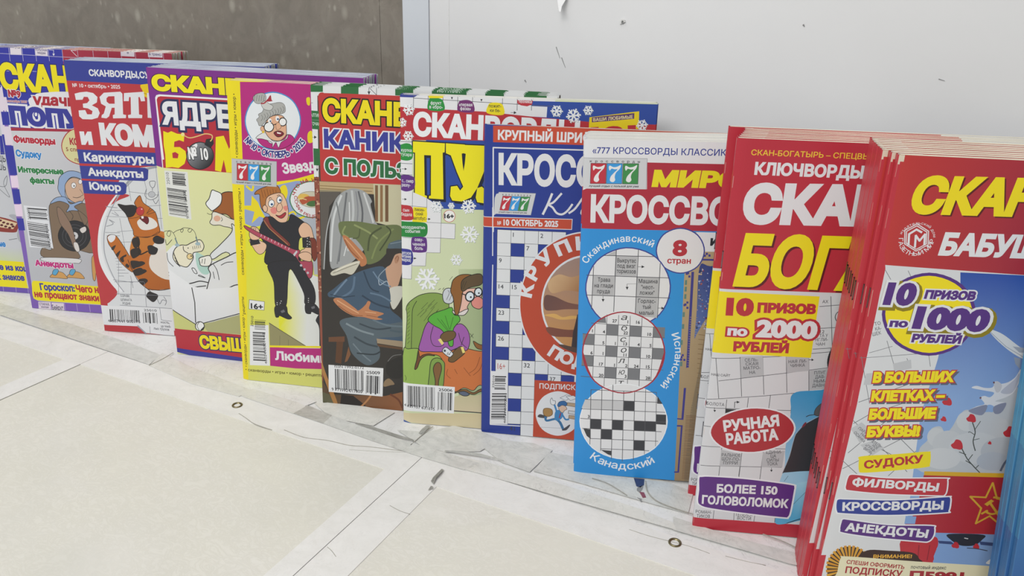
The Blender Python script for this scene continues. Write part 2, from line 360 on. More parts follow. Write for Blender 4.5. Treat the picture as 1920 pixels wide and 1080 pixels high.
bm = bmesh.new(); lo_ = [(-0.2759, 0.4247), (-0.2748, 0.4269), (-0.2737, 0.4282)]; hi_ = [(-0.2762, 0.4261), (-0.2758, 0.4286), (-0.2744, 0.4294)]
a_ = [bm.verts.new((x, y, .0016)) for x, y in lo_]; b_ = [bm.verts.new((x, y, .0016 + 0.002 * math.sin(math.pi * (i + .3) / 3))) for i, (x, y) in enumerate(hi_)]
for i in range(2): bm.faces.new((a_[i], a_[i + 1], b_[i + 1], b_[i]))
bmesh.ops.solidify(bm, geom=bm.faces[:], thickness=.0003); bmesh.ops.recalc_face_normals(bm, faces=bm.faces); tag(mesh_obj('torn_tape', bm, M_TORN), 'tiny lifted tear below the junction tear', 'tape')
bm = bmesh.new(); lo_ = [(-0.3267, 0.4894), (-0.3279, 0.4956), (-0.3276, 0.5037)]; hi_ = [(-0.3225, 0.4889), (-0.3229, 0.4964), (-0.3234, 0.504)]
a_ = [bm.verts.new((x, y, .0016)) for x, y in lo_]; b_ = [bm.verts.new((x, y, .0016 + 0.001 * math.sin(math.pi * (i + .3) / 3))) for i, (x, y) in enumerate(hi_)]
for i in range(2): bm.faces.new((a_[i], a_[i + 1], b_[i + 1], b_[i]))
bmesh.ops.solidify(bm, geom=bm.faces[:], thickness=.0003); bmesh.ops.recalc_face_normals(bm, faces=bm.faces); tag(mesh_obj('torn_tape', bm, M_TAPE2), 'narrow torn tape fold left of the granny barcode', 'tape')
M_BLUEBIT = mat_flat('navy_patch', '#3a4468', .4); M_REDBIT = mat_flat('dull_red_patch', '#8a4a58', .4)
t = thing('coloured_patch', 'small navy, grey and red patches below the sky blue magazine', 'scrap', (-0.1333, 0.5067, .0006))  # flat navy, grey and red pieces laid on the counter
bm = bmesh.new(); add_slab(bm, [(-0.0079, 0.0108), (0.0000, 0.0135), (0.0021, 0.0059), (0.0006, 0.0011), (-0.0027, 0.0017)], 0, .0009); mesh_obj('navy_piece', bm, M_BLUEBIT, t)
bm = bmesh.new(); add_slab(bm, [(-0.0002, 0.0022), (0.0019, 0.0050), (0.0027, -0.0001), (0.0021, -0.0050), (-0.0006, -0.0034), (-0.0014, -0.0008)], 0, .0009); mesh_obj('grey_piece', bm, M_DARK, t)
bm = bmesh.new(); add_slab(bm, [(0.0019, -0.0044), (0.0051, -0.0034), (0.0084, -0.0084), (0.0064, -0.0102)], 0, .0009); mesh_obj('red_piece', bm, M_REDBIT, t)
bm = bmesh.new(); add_slab(bm, [(0.0022, -0.0118), (0.0061, -0.0119), (0.0071, -0.0151)], 0, .0007); mesh_obj('dark_piece', bm, M_DARK, t)
bm = bmesh.new(); add_ribbon(bm, [(-0.1316, 0.5179), (-0.1259, 0.5054), (-0.1166, 0.4976), (-0.1034, 0.4953), (-0.0869, 0.4950)], 0.0009, .0016, .0003); tag(mesh_obj('crease_line', bm, M_CREASE), 'dark curved crease running right from the navy patch', 'crease')
bm = bmesh.new(); add_ribbon(bm, [(-0.0367, 0.4971), (-0.0215, 0.4956), (-0.0063, 0.4912), (-0.0026, 0.4902)], 0.0009, .0016, .0003); tag(mesh_obj('crease_line', bm, M_CREASE), 'grey crease under the large magazine with the cloaked figure', 'crease')
bm = bmesh.new(); add_ribbon(bm, [(-0.1703, 0.5007), (-0.1566, 0.5002), (-0.1386, 0.4930)], 0.0007, .0016, .0003); tag(mesh_obj('crease_line', bm, M_CREASE), 'grey crease below the picture of the postman', 'crease')
bm = bmesh.new(); add_ribbon(bm, [(-0.3222, 0.4703), (-0.3224, 0.4870), (-0.3213, 0.5042)], 0.0006, .0016, .0003); tag(mesh_obj('crease_line', bm, M_CREASE), 'thin crease crossing the film below the armchair granny', 'crease')
bm = bmesh.new(); add_ribbon(bm, [(-0.6275, 0.4634), (-0.6274, 0.4794), (-0.6295, 0.4947)], 0.0008, .0016, .0003); tag(mesh_obj('crease_line', bm, M_CREASE), 'thin crease on the film between the cat and nurse magazines', 'crease')
# ------------------------------------------------------------------ printing: flat inks on one sheet of triangles
_glyphs = {}
def outline(text):
    c = bpy.data.curves.new('t', 'FONT'); c.body = text; c.size = 1.0
    o = bpy.data.objects.new('t', c); COL.objects.link(o)
    dg = bpy.context.evaluated_depsgraph_get(); dg.update()
    cu = o.evaluated_get(dg).to_curve(dg)
    loops = []
    for s in cu.splines:
        bp = s.bezier_points; P = []
        n = len(bp)
        for i in range(n):
            a, b = bp[i], bp[(i + 1) % n]
            p0, h0, h1, p1 = a.co.xy, a.handle_right.xy, b.handle_left.xy, b.co.xy
            P.append(p0.copy())
            d = (p1 - p0)
            l = d.length
            if l < 1e-7: continue
            dev = max(abs(d.cross(h0 - p0)), abs(d.cross(h1 - p0))) / l
            if dev > .004:
                k = 4 if dev > .03 else 2
                for j in range(1, k):
                    t = j / k; u = 1 - t
                    P.append(p0 * u ** 3 + h0 * 3 * u * u * t + h1 * 3 * u * t * t + p1 * t ** 3)
        Q = []
        for p in P:
            if not Q or (p - Q[-1]).length > 1e-5: Q.append(p)
        if len(Q) > 1 and (Q[0] - Q[-1]).length < 1e-5: Q.pop()
        if len(Q) > 2: loops.append(Q)
    o.evaluated_get(dg).to_curve_clear()
    bpy.data.objects.remove(o); bpy.data.curves.remove(c)
    return loops

def letters(text, bold):
    """triangles (N,3,2) of a line of text with its strokes thickened by bold"""
    key = (text, round(bold, 3))
    if key in _glyphs: return _glyphs[key]
    k0 = (text, 'o')
    if k0 not in _glyphs: _glyphs[k0] = outline(text)
    loops = _glyphs[k0]
    sg = 1
    boxes = [(min(p.x for p in L), min(p.y for p in L), max(p.x for p in L), max(p.y for p in L)) for L in loops]
    turned = []
    for L, q in zip(loops, boxes):
        best = L; bb = q
        for L2, r in zip(loops, boxes):
            if r[0] <= bb[0] + .001 and r[1] <= bb[1] + .001 and r[2] >= bb[2] - .001 and r[3] >= bb[3] - .001: best, bb = L2, r
        turned.append(L if sum(p.cross(q2) for p, q2 in zip(best, best[1:] + best[:1])) > 0 else L[::-1])
    loops = turned
    V = []; E = []; segs = []
    for L in loops:
        n = len(L); b0 = len(V); out = []
        for i in range(n):
            a, p, c = L[i - 1], L[i], L[(i + 1) % n]
            d0, d1 = (p - a).normalized(), (c - p).normalized()
            n0, n1 = Vector((d0.y, -d0.x)) * sg, Vector((d1.y, -d1.x)) * sg
            h = n0 + n1; den = max(h.length_squared / 2, .35)
            out.append(p + h * (bold / den) if bold else p.copy())
        V += out; E += [(b0 + i, b0 + (i + 1) % n) for i in range(n)]
    pv, ed, fa, ov, oe, of = delaunay_2d_cdt(V, E, [], 0, 1e-6, True)
    pv = np.array([tuple(p) for p in pv]); fa = np.array([list(f) for f in fa if len(f) == 3])
    tri = pv[fa]; cen = tri.mean(1)
    A = np.array([tuple(V[a]) for a, b in E]); B = np.array([tuple(V[b]) for a, b in E])
    cx, cy = cen[:, 0][:, None], cen[:, 1][:, None]
    side = (B[:, 0] - A[:, 0]) * (cy - A[:, 1]) - (cx - A[:, 0]) * (B[:, 1] - A[:, 1])
    upw = (A[:, 1] <= cy) & (B[:, 1] > cy) & (side > 0); dnw = (A[:, 1] > cy) & (B[:, 1] <= cy) & (side < 0)
    wn = (upw.sum(1) - dnw.sum(1)) * sg
    ar = np.abs((tri[:, 1, 0] - tri[:, 0, 0]) * (tri[:, 2, 1] - tri[:, 0, 1]) - (tri[:, 2, 0] - tri[:, 0, 0]) * (tri[:, 1, 1] - tri[:, 0, 1]))
    res = tri[(wn > 0) & (ar > 1e-7)]
    _glyphs[key] = res
    return res

def nums(s): 
    v = [float(x) / 10 for x in s.split(',')]
    return [(v[i], v[i + 1]) for i in range(0, len(v), 2)]

class Sheet:
    def __init__(s, W, H):
        s.W, s.H = W, H; s.V = []; s.F = []; s.C = []
    def poly(s, pts, col):
        a = sum(p[0] * q[1] - q[0] * p[1] for p, q in zip(pts, pts[1:] + pts[:1]))
        if abs(a) < 1e-4: return
        if a < 0: pts = pts[::-1]
        xs = [p[0] for p in pts]; ys = [p[1] for p in pts]
        if max(xs) < -1 or min(xs) > s.W + 1 or max(ys) < -1 or min(ys) > s.H + 1: return
        b = len(s.V); s.V += pts; s.F.append(list(range(b, b + len(pts)))); s.C.append(col)
    def stroke(s, pts, w, col, closed):
        n = len(pts)
        for i in range(n if closed else n - 1):
            a, b = Vector(pts[i]), Vector(pts[(i + 1) % n]); d = b - a
            if d.length < 1e-4: continue
            d.normalize(); m = Vector((-d.y, d.x)) * w / 2; e = d * w * .3
            s.poly([tuple(a - m - e), tuple(b - m + e), tuple(b + m + e), tuple(a + m - e)], col)
    def text(s, txt, a, b, h, col, bold, shear, tail, frames):
        T0 = letters(txt, bold)
        x0, x1 = T0[:, :, 0].min(), T0[:, :, 0].max()
        sy = h / (.73 + 2 * bold)
        d = Vector(b) - Vector(a); sx = d.length / (x1 - x0) if d.length > .01 else sy
        d = d.normalized() if d.length > .01 else Vector((1, 0)); up_ = Vector((-d.y, d.x))
        full = txt + tail
        for fc, extra, dx, dy in list(frames) + [(col, 0, 0, 0)]:
            for t in letters(full, bold + extra):
                s.poly([(a[0] + dx + d.x * (x - x0) * sx + (up_.x + d.x * shear) * (y + bold) * sy, a[1] + dy + d.y * (x - x0) * sx + (up_.y + d.y * shear) * (y + bold) * sy) for x, y in t], fc)
    def arc(s, txt, c, r, a0, a1, h, col, bold, ccw, frames):
        W = [letters(ch, 0) if ch != ' ' else None for ch in txt]
        wd = [(w[:, :, 0].max() - w[:, :, 0].min() + .12) if w is not None else .3 for w in W]
        tot = sum(wd) - .12; acc = 0; k = h / .73
        for fi, (fc, extra, _, _) in enumerate(list(frames) + [(col, 0, 0, 0)]):
            acc = 0
            for ch, w, ww in zip(txt, W, wd):
                if w is not None:
                    x0 = w[:, :, 0].min(); xm = (ww - .12) / 2
                    th = math.radians(a0 + (a1 - a0) * (acc + xm) / tot)
                    rad = Vector((math.cos(th), math.sin(th))); upv = -rad if ccw else rad
                    rt = Vector((upv.y, -upv.x)); wscale = abs(math.radians(a1 - a0)) * r / tot
                    base = Vector(c) + rad * r
                    for t in letters(ch, bold + extra):
                        s.poly([tuple(base + rt * ((x - x0 - xm) * min(wscale, k * 1.3)) + upv * (y * k)) for x, y in t], fc)
                acc += ww
    def run(s, ops):
        for op in ops:
            k = op[0]
            if k == 'p': s.poly(nums(op[2]), op[1])
            elif k == 'b': s.poly(smooth(nums(op[2]), True), op[1])
            elif k in 'g gb':
                (p, q) = nums(op[3]); P = nums(op[4]); s.poly(smooth(P, True) if k == 'gb' else P, (lin(op[1]), lin(op[2]), p, q))
            elif k == 'c':
                P = nums(op[5]); cl = op[3]; s.stroke(smooth(P, cl) if op[4] else P, op[2] / 10, op[1], cl)
            elif k == 't': s.text(op[1], (op[2] / 10, op[3] / 10), (op[4] / 10, op[5] / 10), op[6] / 10, op[7], op[8], op[9], op[10], [(f[0], f[1], f[2] / 10, f[3] / 10) for f in op[11]])
            elif k == 'a': s.arc(op[1], (op[2] / 10, op[3] / 10), op[4] / 10, op[5], op[6], op[7] / 10, op[8], op[9], op[10], op[11])
            elif k == 'z':
                p0, p1, p2 = (Vector(p) for p in nums(op[1])); rs = random.Random(op[2]); n = op[3]
                wts = [rs.choice((1, 1, 2, 3)) for _ in range(n)]; tot = sum(wts); acc = 0
                for i, w in enumerate(wts):
                    if i % 2 == 0:
                        a = p0 + (p1 - p0) * (acc / tot); b = p0 + (p1 - p0) * ((acc + w) / tot); l = (p2 - p0) * (1.0 if i % 8 else 1.06)
                        s.poly([tuple(a), tuple(b), tuple(b + l), tuple(a + l)], op[4])
                    acc += w
            elif k == 'w':
                col, x, y, r, rot = op[1], op[2] / 10, op[3] / 10, op[4] / 10, op[5]
                for sh, cc in ((.35, '#9aa4a0'), (0, col)):
                    o = Vector((x + sh, y - sh))
                    for j in range(6):
                        a = math.radians(rot + 60 * j); d = Vector((math.cos(a), math.sin(a)))
                        s.stroke([tuple(o), tuple(o + d * r)], r * .19, cc, 0)
                        for t in (-50, 50):
                            b = a + math.radians(t); s.stroke([tuple(o + d * r * .52), tuple(o + d * r * .52 + Vector((math.cos(b), math.sin(b))) * r * .4)], r * .17, cc, 0)
    def build(s, name, t, curl):
        """cut all inks into one flat triangulation, the topmost ink wins; fold it round the spine"""
        W, H = s.W, s.H
        V = [Vector((0, 0)), Vector((W, 0)), Vector((W, H)), Vector((0, H))]; F = [[0, 1, 2, 3]]
        b = len(V)
        V += [Vector(p) for p in s.V]; F += [[i + b for i in f] for f in s.F]
        E = []
        for u in (.4, .9, 1.6, 2.6, 4, 6, 9, 14, 22, 40, 70, 100, 130, 160, 185):
            E.append((len(V), len(V) + 1)); V += [Vector((u, -1)), Vector((u, H + 1))]
        for v in (40, 90, 140, 190, 240, H - 20):
            E.append((len(V), len(V) + 1)); V += [Vector((-1, v)), Vector((W + 1, v))]
        pv, ed, fa, ov, oe, of = delaunay_2d_cdt(V, E, F, 1, 1e-4, True)
        g = lambda u: 2.0 * max(0, 1 - u / 9) ** 2.2 * curl - .5 * math.sin(math.pi * min(max(u / W, 0), 1))
        verts = [(p.x / 1000, g(p.x) / 1000, p.y / 1000) for p in pv]
        faces = []; cols = []
        cache = {}
        def colour(c, p):
            if isinstance(c, str):
                if c not in cache: cache[c] = lin(c)
                return cache[c]
            c0, c1, a, b_ = c; ax, ay = b_[0] - a[0], b_[1] - a[1]
            t_ = min(max(((p.x - a[0]) * ax + (p.y - a[1]) * ay) / (ax * ax + ay * ay), 0), 1)
            return tuple(c0[i] + (c1[i] - c0[i]) * t_ for i in range(4))
        fa = [f for f in fa if len(f) == 3]
        P2 = np.array([(p.x, p.y) for p in pv]); FA = np.array([list(f) for f in fa])
        cen = P2[FA].mean(1); inside = (cen[:, 0] > 0) & (cen[:, 0] < W) & (cen[:, 1] > 0) & (cen[:, 1] < H)
        FA = FA[inside]; cen = cen[inside]
        order = np.argsort(cen[:, 0]); FA = FA[order]; cen = cen[order]; cxs = cen[:, 0]
        top = np.zeros(len(FA), dtype=np.int64)
        SV = np.array(s.V) if s.V else np.zeros((0, 2))
        for k, f in enumerate(s.F):
            q = SV[f]; lo = np.searchsorted(cxs, q[:, 0].min()); hi = np.searchsorted(cxs, q[:, 0].max(), 'right')
            if hi <= lo: continue
            c = cen[lo:hi]; sel = (c[:, 1] >= q[:, 1].min()) & (c[:, 1] <= q[:, 1].max())
            if not sel.any(): continue
            c = c[sel]; r = np.roll(q, -1, 0)
            A, B = q[None], r[None]; y = c[:, 1][:, None]; x = c[:, 0][:, None]
            sd = (B[..., 0] - A[..., 0]) * (y - A[..., 1]) - (x - A[..., 0]) * (B[..., 1] - A[..., 1])
            wn = ((A[..., 1] <= y) & (B[..., 1] > y) & (sd > 0)).sum(1) - ((A[..., 1] > y) & (B[..., 1] <= y) & (sd < 0)).sum(1)
            idx = np.nonzero(sel)[0] + lo
            top[idx[wn != 0]] = k + 1
        used = np.unique(FA); remap = {int(o): i for i, o in enumerate(used)}
        edge = []
        for f, k in zip(FA, top):
            f = [int(i) for i in f]
            c = '#dcdcde' if k == 0 else s.C[k - 1]
            faces.append(tuple(remap[i] for i in f)); cols += [colour(c, pv[i]) for i in f]
            on = [i for i in f if abs(pv[i].x) < 1e-3]
            if len(on) == 2: edge.append(([remap[i] for i in sorted(on, key=lambda i: -pv[i].y)], cols[-1]))
        verts = [verts[int(i)] for i in used]
        # spine and back panel
        y0 = g(0) / 1000
        made = {}
        def back(i, j):
            if (i, j) not in made:
                made[(i, j)] = len(verts)
                x, y, z = verts[i]
                verts.append(((-.0003, y0 + .0005, z), (.0001, t / 1000 - .0004 + y0 * .5, z), (.0012, t / 1000, z))[j])
            return made[(i, j)]
        for (a, b2), c in edge:
            ch = [(a, b2)] + [(back(a, j), back(b2, j)) for j in range(3)]
            for (p, q), (r, w) in zip(ch, ch[1:]): faces.append((q, p, r, w)); cols += [c] * 4
        n = len(verts); tb = t / 1000
        verts.extend([(.0012, tb, 0), (W / 1000, tb, 0), (W / 1000, tb, H / 1000), (.0012, tb, H / 1000)])
        faces.append((n + 3, n + 2, n + 1, n)); cols += [lin('#d0d0d0')] * 4
        me = bpy.data.meshes.new(name); me.from_pydata(verts, [], faces)
        ca = me.color_attributes.new('ink', 'FLOAT_COLOR', 'CORNER')
        ca.data.foreach_set('color', np.array(cols, dtype=np.float32).ravel())
        me.materials.append(M_INK)
        me.validate(); me.update()
        return me

# ------------------------------------------------------------------ artwork of the covers: inks in tenths of a millimetre on each cover
ART = {}
ART['m1']=[
('p','#c4c6ca','0,0,2100,0,2100,2900,0,2900'),
('p','#7a5cae','0,0,140,0,140,2900,0,2900'),
('p','#35389a','-490,2995,1566,2995,2475,2958,2445,2711,-575,2638'),
('c','#c0bcd0',4,0,0,'782,2968,737,2646'),
('c','#c0bcd0',4,0,0,'940,2974,897,2652'),
('c','#c0bcd0',4,0,0,'1090,2979,1048,2657'),
('c','#c0bcd0',4,0,0,'1262,2985,1223,2664'),
('c','#c0bcd0',4,0,0,'1426,2990,1389,2671'),
('p','#d8d0e0','1415,2921,1585,2920,1596,2893,1426,2894'),
('p','#a03044','1586,2927,2169,2934,2162,2879,1595,2886'),
('p','#35389a','739,1876,768,1877,763,1667,710,1664'),
('t','помощь',438,1592,763,1578,96,'#55565c',0.01,0,'',[]),
('t','ложишь',418,1488,749,1483,90,'#55565c',0.01,0,'',[]),
('c','#6a6c72',6,0,1,'536,1317,699,1295,746,1421,687,1325,735,1172,625,1259'),
('c','#6a6c72',5,0,1,'611,1719,799,1668'),
('b','#8a3a34','386,881,531,930,791,875,769,793,701,748,365,767'),
('p','#d8c09a','389,898,561,911,776,866,709,789,541,803,374,816'),
('b','#5a2428','586,886,578,876,563,872,549,874,544,883,552,893,567,897,581,895'),
('b','#5a2428','624,864,616,855,601,850,587,853,583,862,591,871,606,876,620,873'),
('b','#5a2428','592,830,585,820,569,816,555,819,551,827,559,837,574,842,588,839'),
('b','#5a2428','672,851,665,842,649,837,636,840,631,849,639,858,654,863,668,860'),
('b','#5a2428','641,817,633,807,618,803,604,806,600,814,607,824,623,829,636,826'),
('b','#5a2428','722,846,715,837,699,832,686,835,681,844,689,853,704,858,718,855'),
('b','#5a2428','689,804,682,794,666,790,653,793,648,801,656,811,671,816,685,813'),
('b','#5a2428','735,823,727,813,712,809,698,812,694,820,702,830,717,835,731,832'),
('b','#a8aab0','686,948,757,968,817,924,834,733,783,632,746,711,788,858'),
('c','#6a6c72',7,0,1,'634,655,740,678'),
('t','ые',480,563,579,562,76,'#2f7ec0',0.06,0,'',[('#dcdce0',0.05,0,0)]),
('g','#c4c6ca','#c4cf9a','495,548,467,398','-30,513,840,571,846,407,-64,345'),
('p','#e6d81c','-1118,373,776,394,771,68,-1188,79'),
('t','е из кошек',444,271,943,273,80,'#3a3d94',0.055,0,'',[]),
('t','х знаков',386,145,751,154,81,'#3a3d94',0.055,0,'',[]),
('p','#e6d81c','-1180,114,765,135,787,61,-1201,27'),
('p','#6a52a8','-1197,44,822,64,833,-80,-1247,-167'),
('c','#b8a8d0',5,0,0,'448,58,441,-58'),
('c','#b8a8d0',5,0,0,'616,71,609,-45'),
('c','#b8a8d0',5,0,0,'774,82,768,-33')]
ART['m2']=[
('p','#35389a','0,0,2100,0,2100,2920,0,2920'),
('p','#a03044','849,2913,2337,2901,2313,2660,841,2728'),
('p','#d8d0d8','269,2898,395,2892,388,2813,261,2813'),
('p','#d8d0d8','546,2891,687,2884,681,2813,541,2814'),
('p','#d8d0d8','1488,2900,1636,2896,1631,2836,1484,2839'),
('p','#d8d0d8','1781,2890,1935,2882,1932,2837,1778,2838'),
('c','#c0bcd0',4,0,0,'254,2897,245,2748'),
('c','#c0bcd0',4,0,0,'404,2902,395,2753'),
('c','#c0bcd0',4,0,0,'553,2907,545,2758'),
('c','#c0bcd0',4,0,0,'697,2911,690,2763'),
('c','#c0bcd0',4,0,0,'850,2916,843,2768'),
('c','#c0bcd0',4,0,0,'1019,2921,1013,2774'),
('c','#c0bcd0',4,0,0,'1187,2926,1183,2779'),
('c','#c0bcd0',4,0,0,'1347,2931,1344,2785'),
('c','#c0bcd0',4,0,0,'1493,2936,1490,2790'),
('c','#c0bcd0',4,0,0,'1644,2940,1643,2795'),
('c','#c0bcd0',4,0,0,'1791,2945,1790,2800'),
('c','#c0bcd0',4,0,0,'1943,2950,1943,2805'),
('c','#c0bcd0',4,0,0,'2046,2953,2046,2808'),
('c','#c0bcd0',4,0,0,'83,2823,839,2808,2185,2800'),
('c','#c0bcd0',4,0,0,'322,2657,561,2652'),
('t','польская',550,2862,678,2858,27,'#44406a',0.015,0,'',[]),
('t','мадам',570,2832,658,2828,27,'#44406a',0.015,0,'',[]),
('t','марш',274,2882,380,2877,28,'#44406a',0.015,0,'',[]),
('t','в',1555,2864,1574,2863,27,'#44406a',0.015,0,'',[]),
('t','в транс-',1792,2857,1927,2853,27,'#44406a',0.015,0,'',[]),
('c','#dcdce0',4,0,0,'703,2876,754,2873,747,2831'),
('p','#dcdce0','735,2837,762,2838,745,2815'),
('c','#dcdce0',5,0,0,'946,2877,1003,2820'),
('c','#dcdce0',4,0,0,'946,2877,1004,2876'),
('p','#d4ccd8','-43,2331,104,2501,96,2015,36,1984,-50,1980'),
('c','#c0bcd0',4,0,0,'19,2647,441,2648'),
('c','#c0bcd0',4,0,0,'-11,2497,414,2499'),
('c','#c0bcd0',4,0,0,'-41,2345,387,2347'),
('t','СКА',89,2443,701,2435,292,'#e6d71e',0.065,0,'НВОРД',[('#2b2c66',0.03,0,0)]),
('b','#dcdce0','382,2361,458,2405,523,2435,827,2460,1031,2427,1006,2262,677,2276,494,2269,405,2279'),
('t','удач',423,2310,811,2309,119,'#a8303c',0.05,0.1,'и',[('#dcdce0',0.07,0,0)]),
('c','#a8303c',20,0,1,'494,2351,469,2296,427,2273'),
('t','ПОП',129,2090,751,2078,206,'#3a3d94',0.075,0,'УГАЙ',[('#dcdce0',0.09,0,0)]),
('p','#a03044','121,2061,521,2068,856,2073,1811,2062,1808,2034,820,2039,106,2022'),
('b','#3a3d94','469,2213,457,2189,436,2178,418,2187,414,2210,427,2234,448,2245,466,2236'),
('b','#dcdce0','457,2212,450,2198,438,2192,429,2197,427,2211,433,2225,445,2231,455,2226'),
('t','№9',157,2380,301,2374,79,'#a8303c',0.06,0,'',[('#dcdce0',0.06,0,0)]),
('t','сентябрь 2025',125,2327,360,2326,26,'#a8303c',0.03,0,'',[('#dcdce0',0.06,0,0)]),
('g','#c6c7cb','#b4b6bc','448,2002,689,608','106,2027,821,2046,2399,2074,2666,-44,-43,-248,43,1479'),
('p','#7a5cae','75,2308,99,2029,92,1700,46,249,16,-786,-210,-805'),
('p','#d8ccd8','44,2375,133,2379,128,2240,38,2237'),
('p','#35389a','38,2223,128,2227,123,2087,33,2083'),
('p','#d8ccd8','32,2069,122,2072,116,1874,25,1870'),
('p','#35389a','24,1862,115,1867,105,1548,13,1543'),
('p','#e0cce0','12,1536,104,1541,100,1408,7,1403'),
('p','#35389a','7,1388,99,1393,94,1229,1,1224'),
('p','#e0cce0','0,1217,94,1222,89,1086,-5,1081'),
('p','#35389a','-5,1058,88,1063,84,926,-11,920'),
('t','Филворды',130,1903,615,1899,77,'#b02a3c',0.06,0,'',[('#dcdce0',0.05,0,0)]),
('t','Судоку',128,1752,431,1742,78,'#2f7ec0',0.06,0,'',[('#dcdce0',0.05,0,0)]),
('t','Интересные',124,1578,658,1580,70,'#2c7a44',0.06,0,'',[('#dcdce0',0.05,0,0)]),
('t','факты',242,1467,531,1469,70,'#2c7a44',0.06,0,'',[('#dcdce0',0.05,0,0)]),
('b','#d4cf9a','1157,1914,1067,1770,889,1703,729,1754,682,1892,775,2036,951,2101,1108,2051'),
('c','#a8303c',10,1,1,'1157,1914,1067,1770,889,1703,729,1754,682,1892,775,2036,951,2101,1108,2051'),
('t','КОНКУРС',781,1907,1133,1903,76,'#a8303c',0.05,0,'',[]),
('t','5 специальных',727,1838,1153,1836,44,'#8a3a34',0.02,0,'',[]),
('t','призов',810,1735,1001,1729,39,'#8a3a34',0.02,0,'',[]),
('b','#7d6a58','410,1142,443,1248,530,1298,670,1290,794,1282,937,1201,901,745,692,732,678,638,258,627,261,736,382,744'),
('c','#3a3632',6,1,1,'410,1142,443,1248,530,1298,670,1290,794,1282,937,1201,901,745,692,732,678,638,258,627,261,736,382,744'),
('b','#d4d5d8','257,623,677,635,686,587,620,580,258,580'),
('c','#3a3632',5,1,1,'257,623,677,635,686,587,620,580,258,580'),
('b','#8fa6c8','575,1477,603,1551,691,1614,785,1626,873,1594,888,1493,835,1548,744,1558,672,1496,642,1407,646,1333,731,1279,699,1277,612,1317,563,1403'),
('c','#3a3632',6,1,1,'575,1477,603,1551,691,1614,785,1626,873,1594,888,1493,835,1548,744,1558,672,1496,642,1407,646,1333,731,1279,699,1277,612,1317,563,1403'),
('b','#c8a890','647,1437,672,1496,743,1551,834,1541,888,1493,865,1345,792,1275,731,1279,661,1334'),
('c','#3a3632',6,1,1,'647,1437,672,1496,743,1551,834,1541,888,1493,865,1345,792,1275,731,1279,661,1334'),
('b','#e4e4e4','781,1470,769,1447,748,1436,729,1444,725,1467,736,1490,758,1501,776,1492'),
('c','#3a3632',4,1,1,'781,1470,769,1447,748,1436,729,1444,725,1467,736,1490,758,1501,776,1492'),
('p','#2a2a2c','766,1463,760,1455,751,1455,747,1462,753,1470,762,1471'),
('b','#e4e4e4','859,1513,849,1494,833,1486,819,1493,815,1511,824,1530,841,1539,855,1532'),
('c','#3a3632',4,1,1,'859,1513,849,1494,833,1486,819,1493,815,1511,824,1530,841,1539,855,1532'),
('c','#3a3632',6,0,1,'724,1338,770,1333,820,1350'),
('c','#3a3632',4,0,1,'817,1431,847,1374,821,1358'),
('b','#8fa6c8','443,1248,518,1319,630,1333,681,1261,796,1297,825,1284,724,1234,764,1191,685,1187,619,1168,663,1245,559,1284'),
('c','#3a3632',6,1,1,'443,1248,518,1319,630,1333,681,1261,796,1297,825,1284,724,1234,764,1191,685,1187,619,1168,663,1245,559,1284'),
('b','#8a7262','515,1208,558,1180,634,1064,668,884,681,762,649,760,607,896,536,1043'),
('c','#3a3632',6,1,1,'515,1208,558,1180,634,1064,668,884,681,762,649,760,607,896,536,1043'),
('b','#2c2c30','865,911,789,782,643,721,512,765,475,888,553,1016,699,1075,827,1032'),
('c','#1f1f22',6,1,1,'865,911,789,782,643,721,512,765,475,888,553,1016,699,1075,827,1032'),
('c','#55565a',5,1,1,'814,908,758,814,650,770,554,802,527,891,584,985,691,1028,786,997'),
('c','#55565a',5,1,1,'775,906,734,839,656,807,587,830,567,893,608,960,685,992,754,969'),
('b','#c8c8ca','716,902,698,871,664,856,634,867,626,897,644,928,678,943,707,932'),
('b','#2c2c30','684,900,678,891,669,887,660,890,658,899,663,908,673,912,681,909'),
('b','#8a7262','515,1208,574,1181,656,1005,679,747,646,745,601,911,520,1042'),
('c','#3a3632',5,1,1,'515,1208,574,1181,656,1005,679,747,646,745,601,911,520,1042'),
('b','#d4d0cc','651,822,697,817,708,733,674,716,649,760'),
('c','#3a3632',5,1,1,'651,822,697,817,708,733,674,716,649,760'),
('b','#d4d0cc','747,980,815,1014,824,969,771,936'),
('c','#3a3632',5,1,1,'747,980,815,1014,824,969,771,936'),
('c','#3a3632',6,0,1,'653,1185,691,1128,668,1081'),
('b','#7d6a58','764,1191,860,1107,817,1029,781,1103'),
('c','#3a3632',5,1,1,'764,1191,860,1107,817,1029,781,1103'),
('t','Анекдоты',134,517,604,516,75,'#b82a78',0.06,0,'',[('#dcdce0',0.05,0,0)]),
('b','#c8985a','292,396,376,462,456,460,504,407,493,388,380,391'),
('c','#3a3632',5,1,1,'292,396,376,462,456,460,504,407,493,388,380,391'),
('b','#5aa0c8','331,435,355,484,397,495,410,472,369,422'),
('c','#3a3632',5,1,1,'331,435,355,484,397,495,410,472,369,422'),
('b','#c8985a','502,410,585,476,665,473,713,421,702,402,590,405'),
('c','#3a3632',5,1,1,'502,410,585,476,665,473,713,421,702,402,590,405'),
('b','#5aa0c8','540,449,564,498,606,509,618,486,578,436'),
('c','#3a3632',5,1,1,'540,449,564,498,606,509,618,486,578,436'),
('b','#c8985a','839,648,889,667,852,415,819,413'),
('c','#3a3632',5,1,1,'839,648,889,667,852,415,819,413'),
('p','#d9dbe0','118,1213,389,1204,393,737,107,735'),
('z','128,1032,126,751,364,1011',91,42,'#26262a'),
('z','161,1188,160,1060,378,1185',92,18,'#26262a'),
('t','25009',175,1053,177,1189,30,'#4a4b50',0.0,0,'',[]),
('t','9 772072 796002',368,751,370,1019,30,'#4a4b50',0.0,0,'',[]),
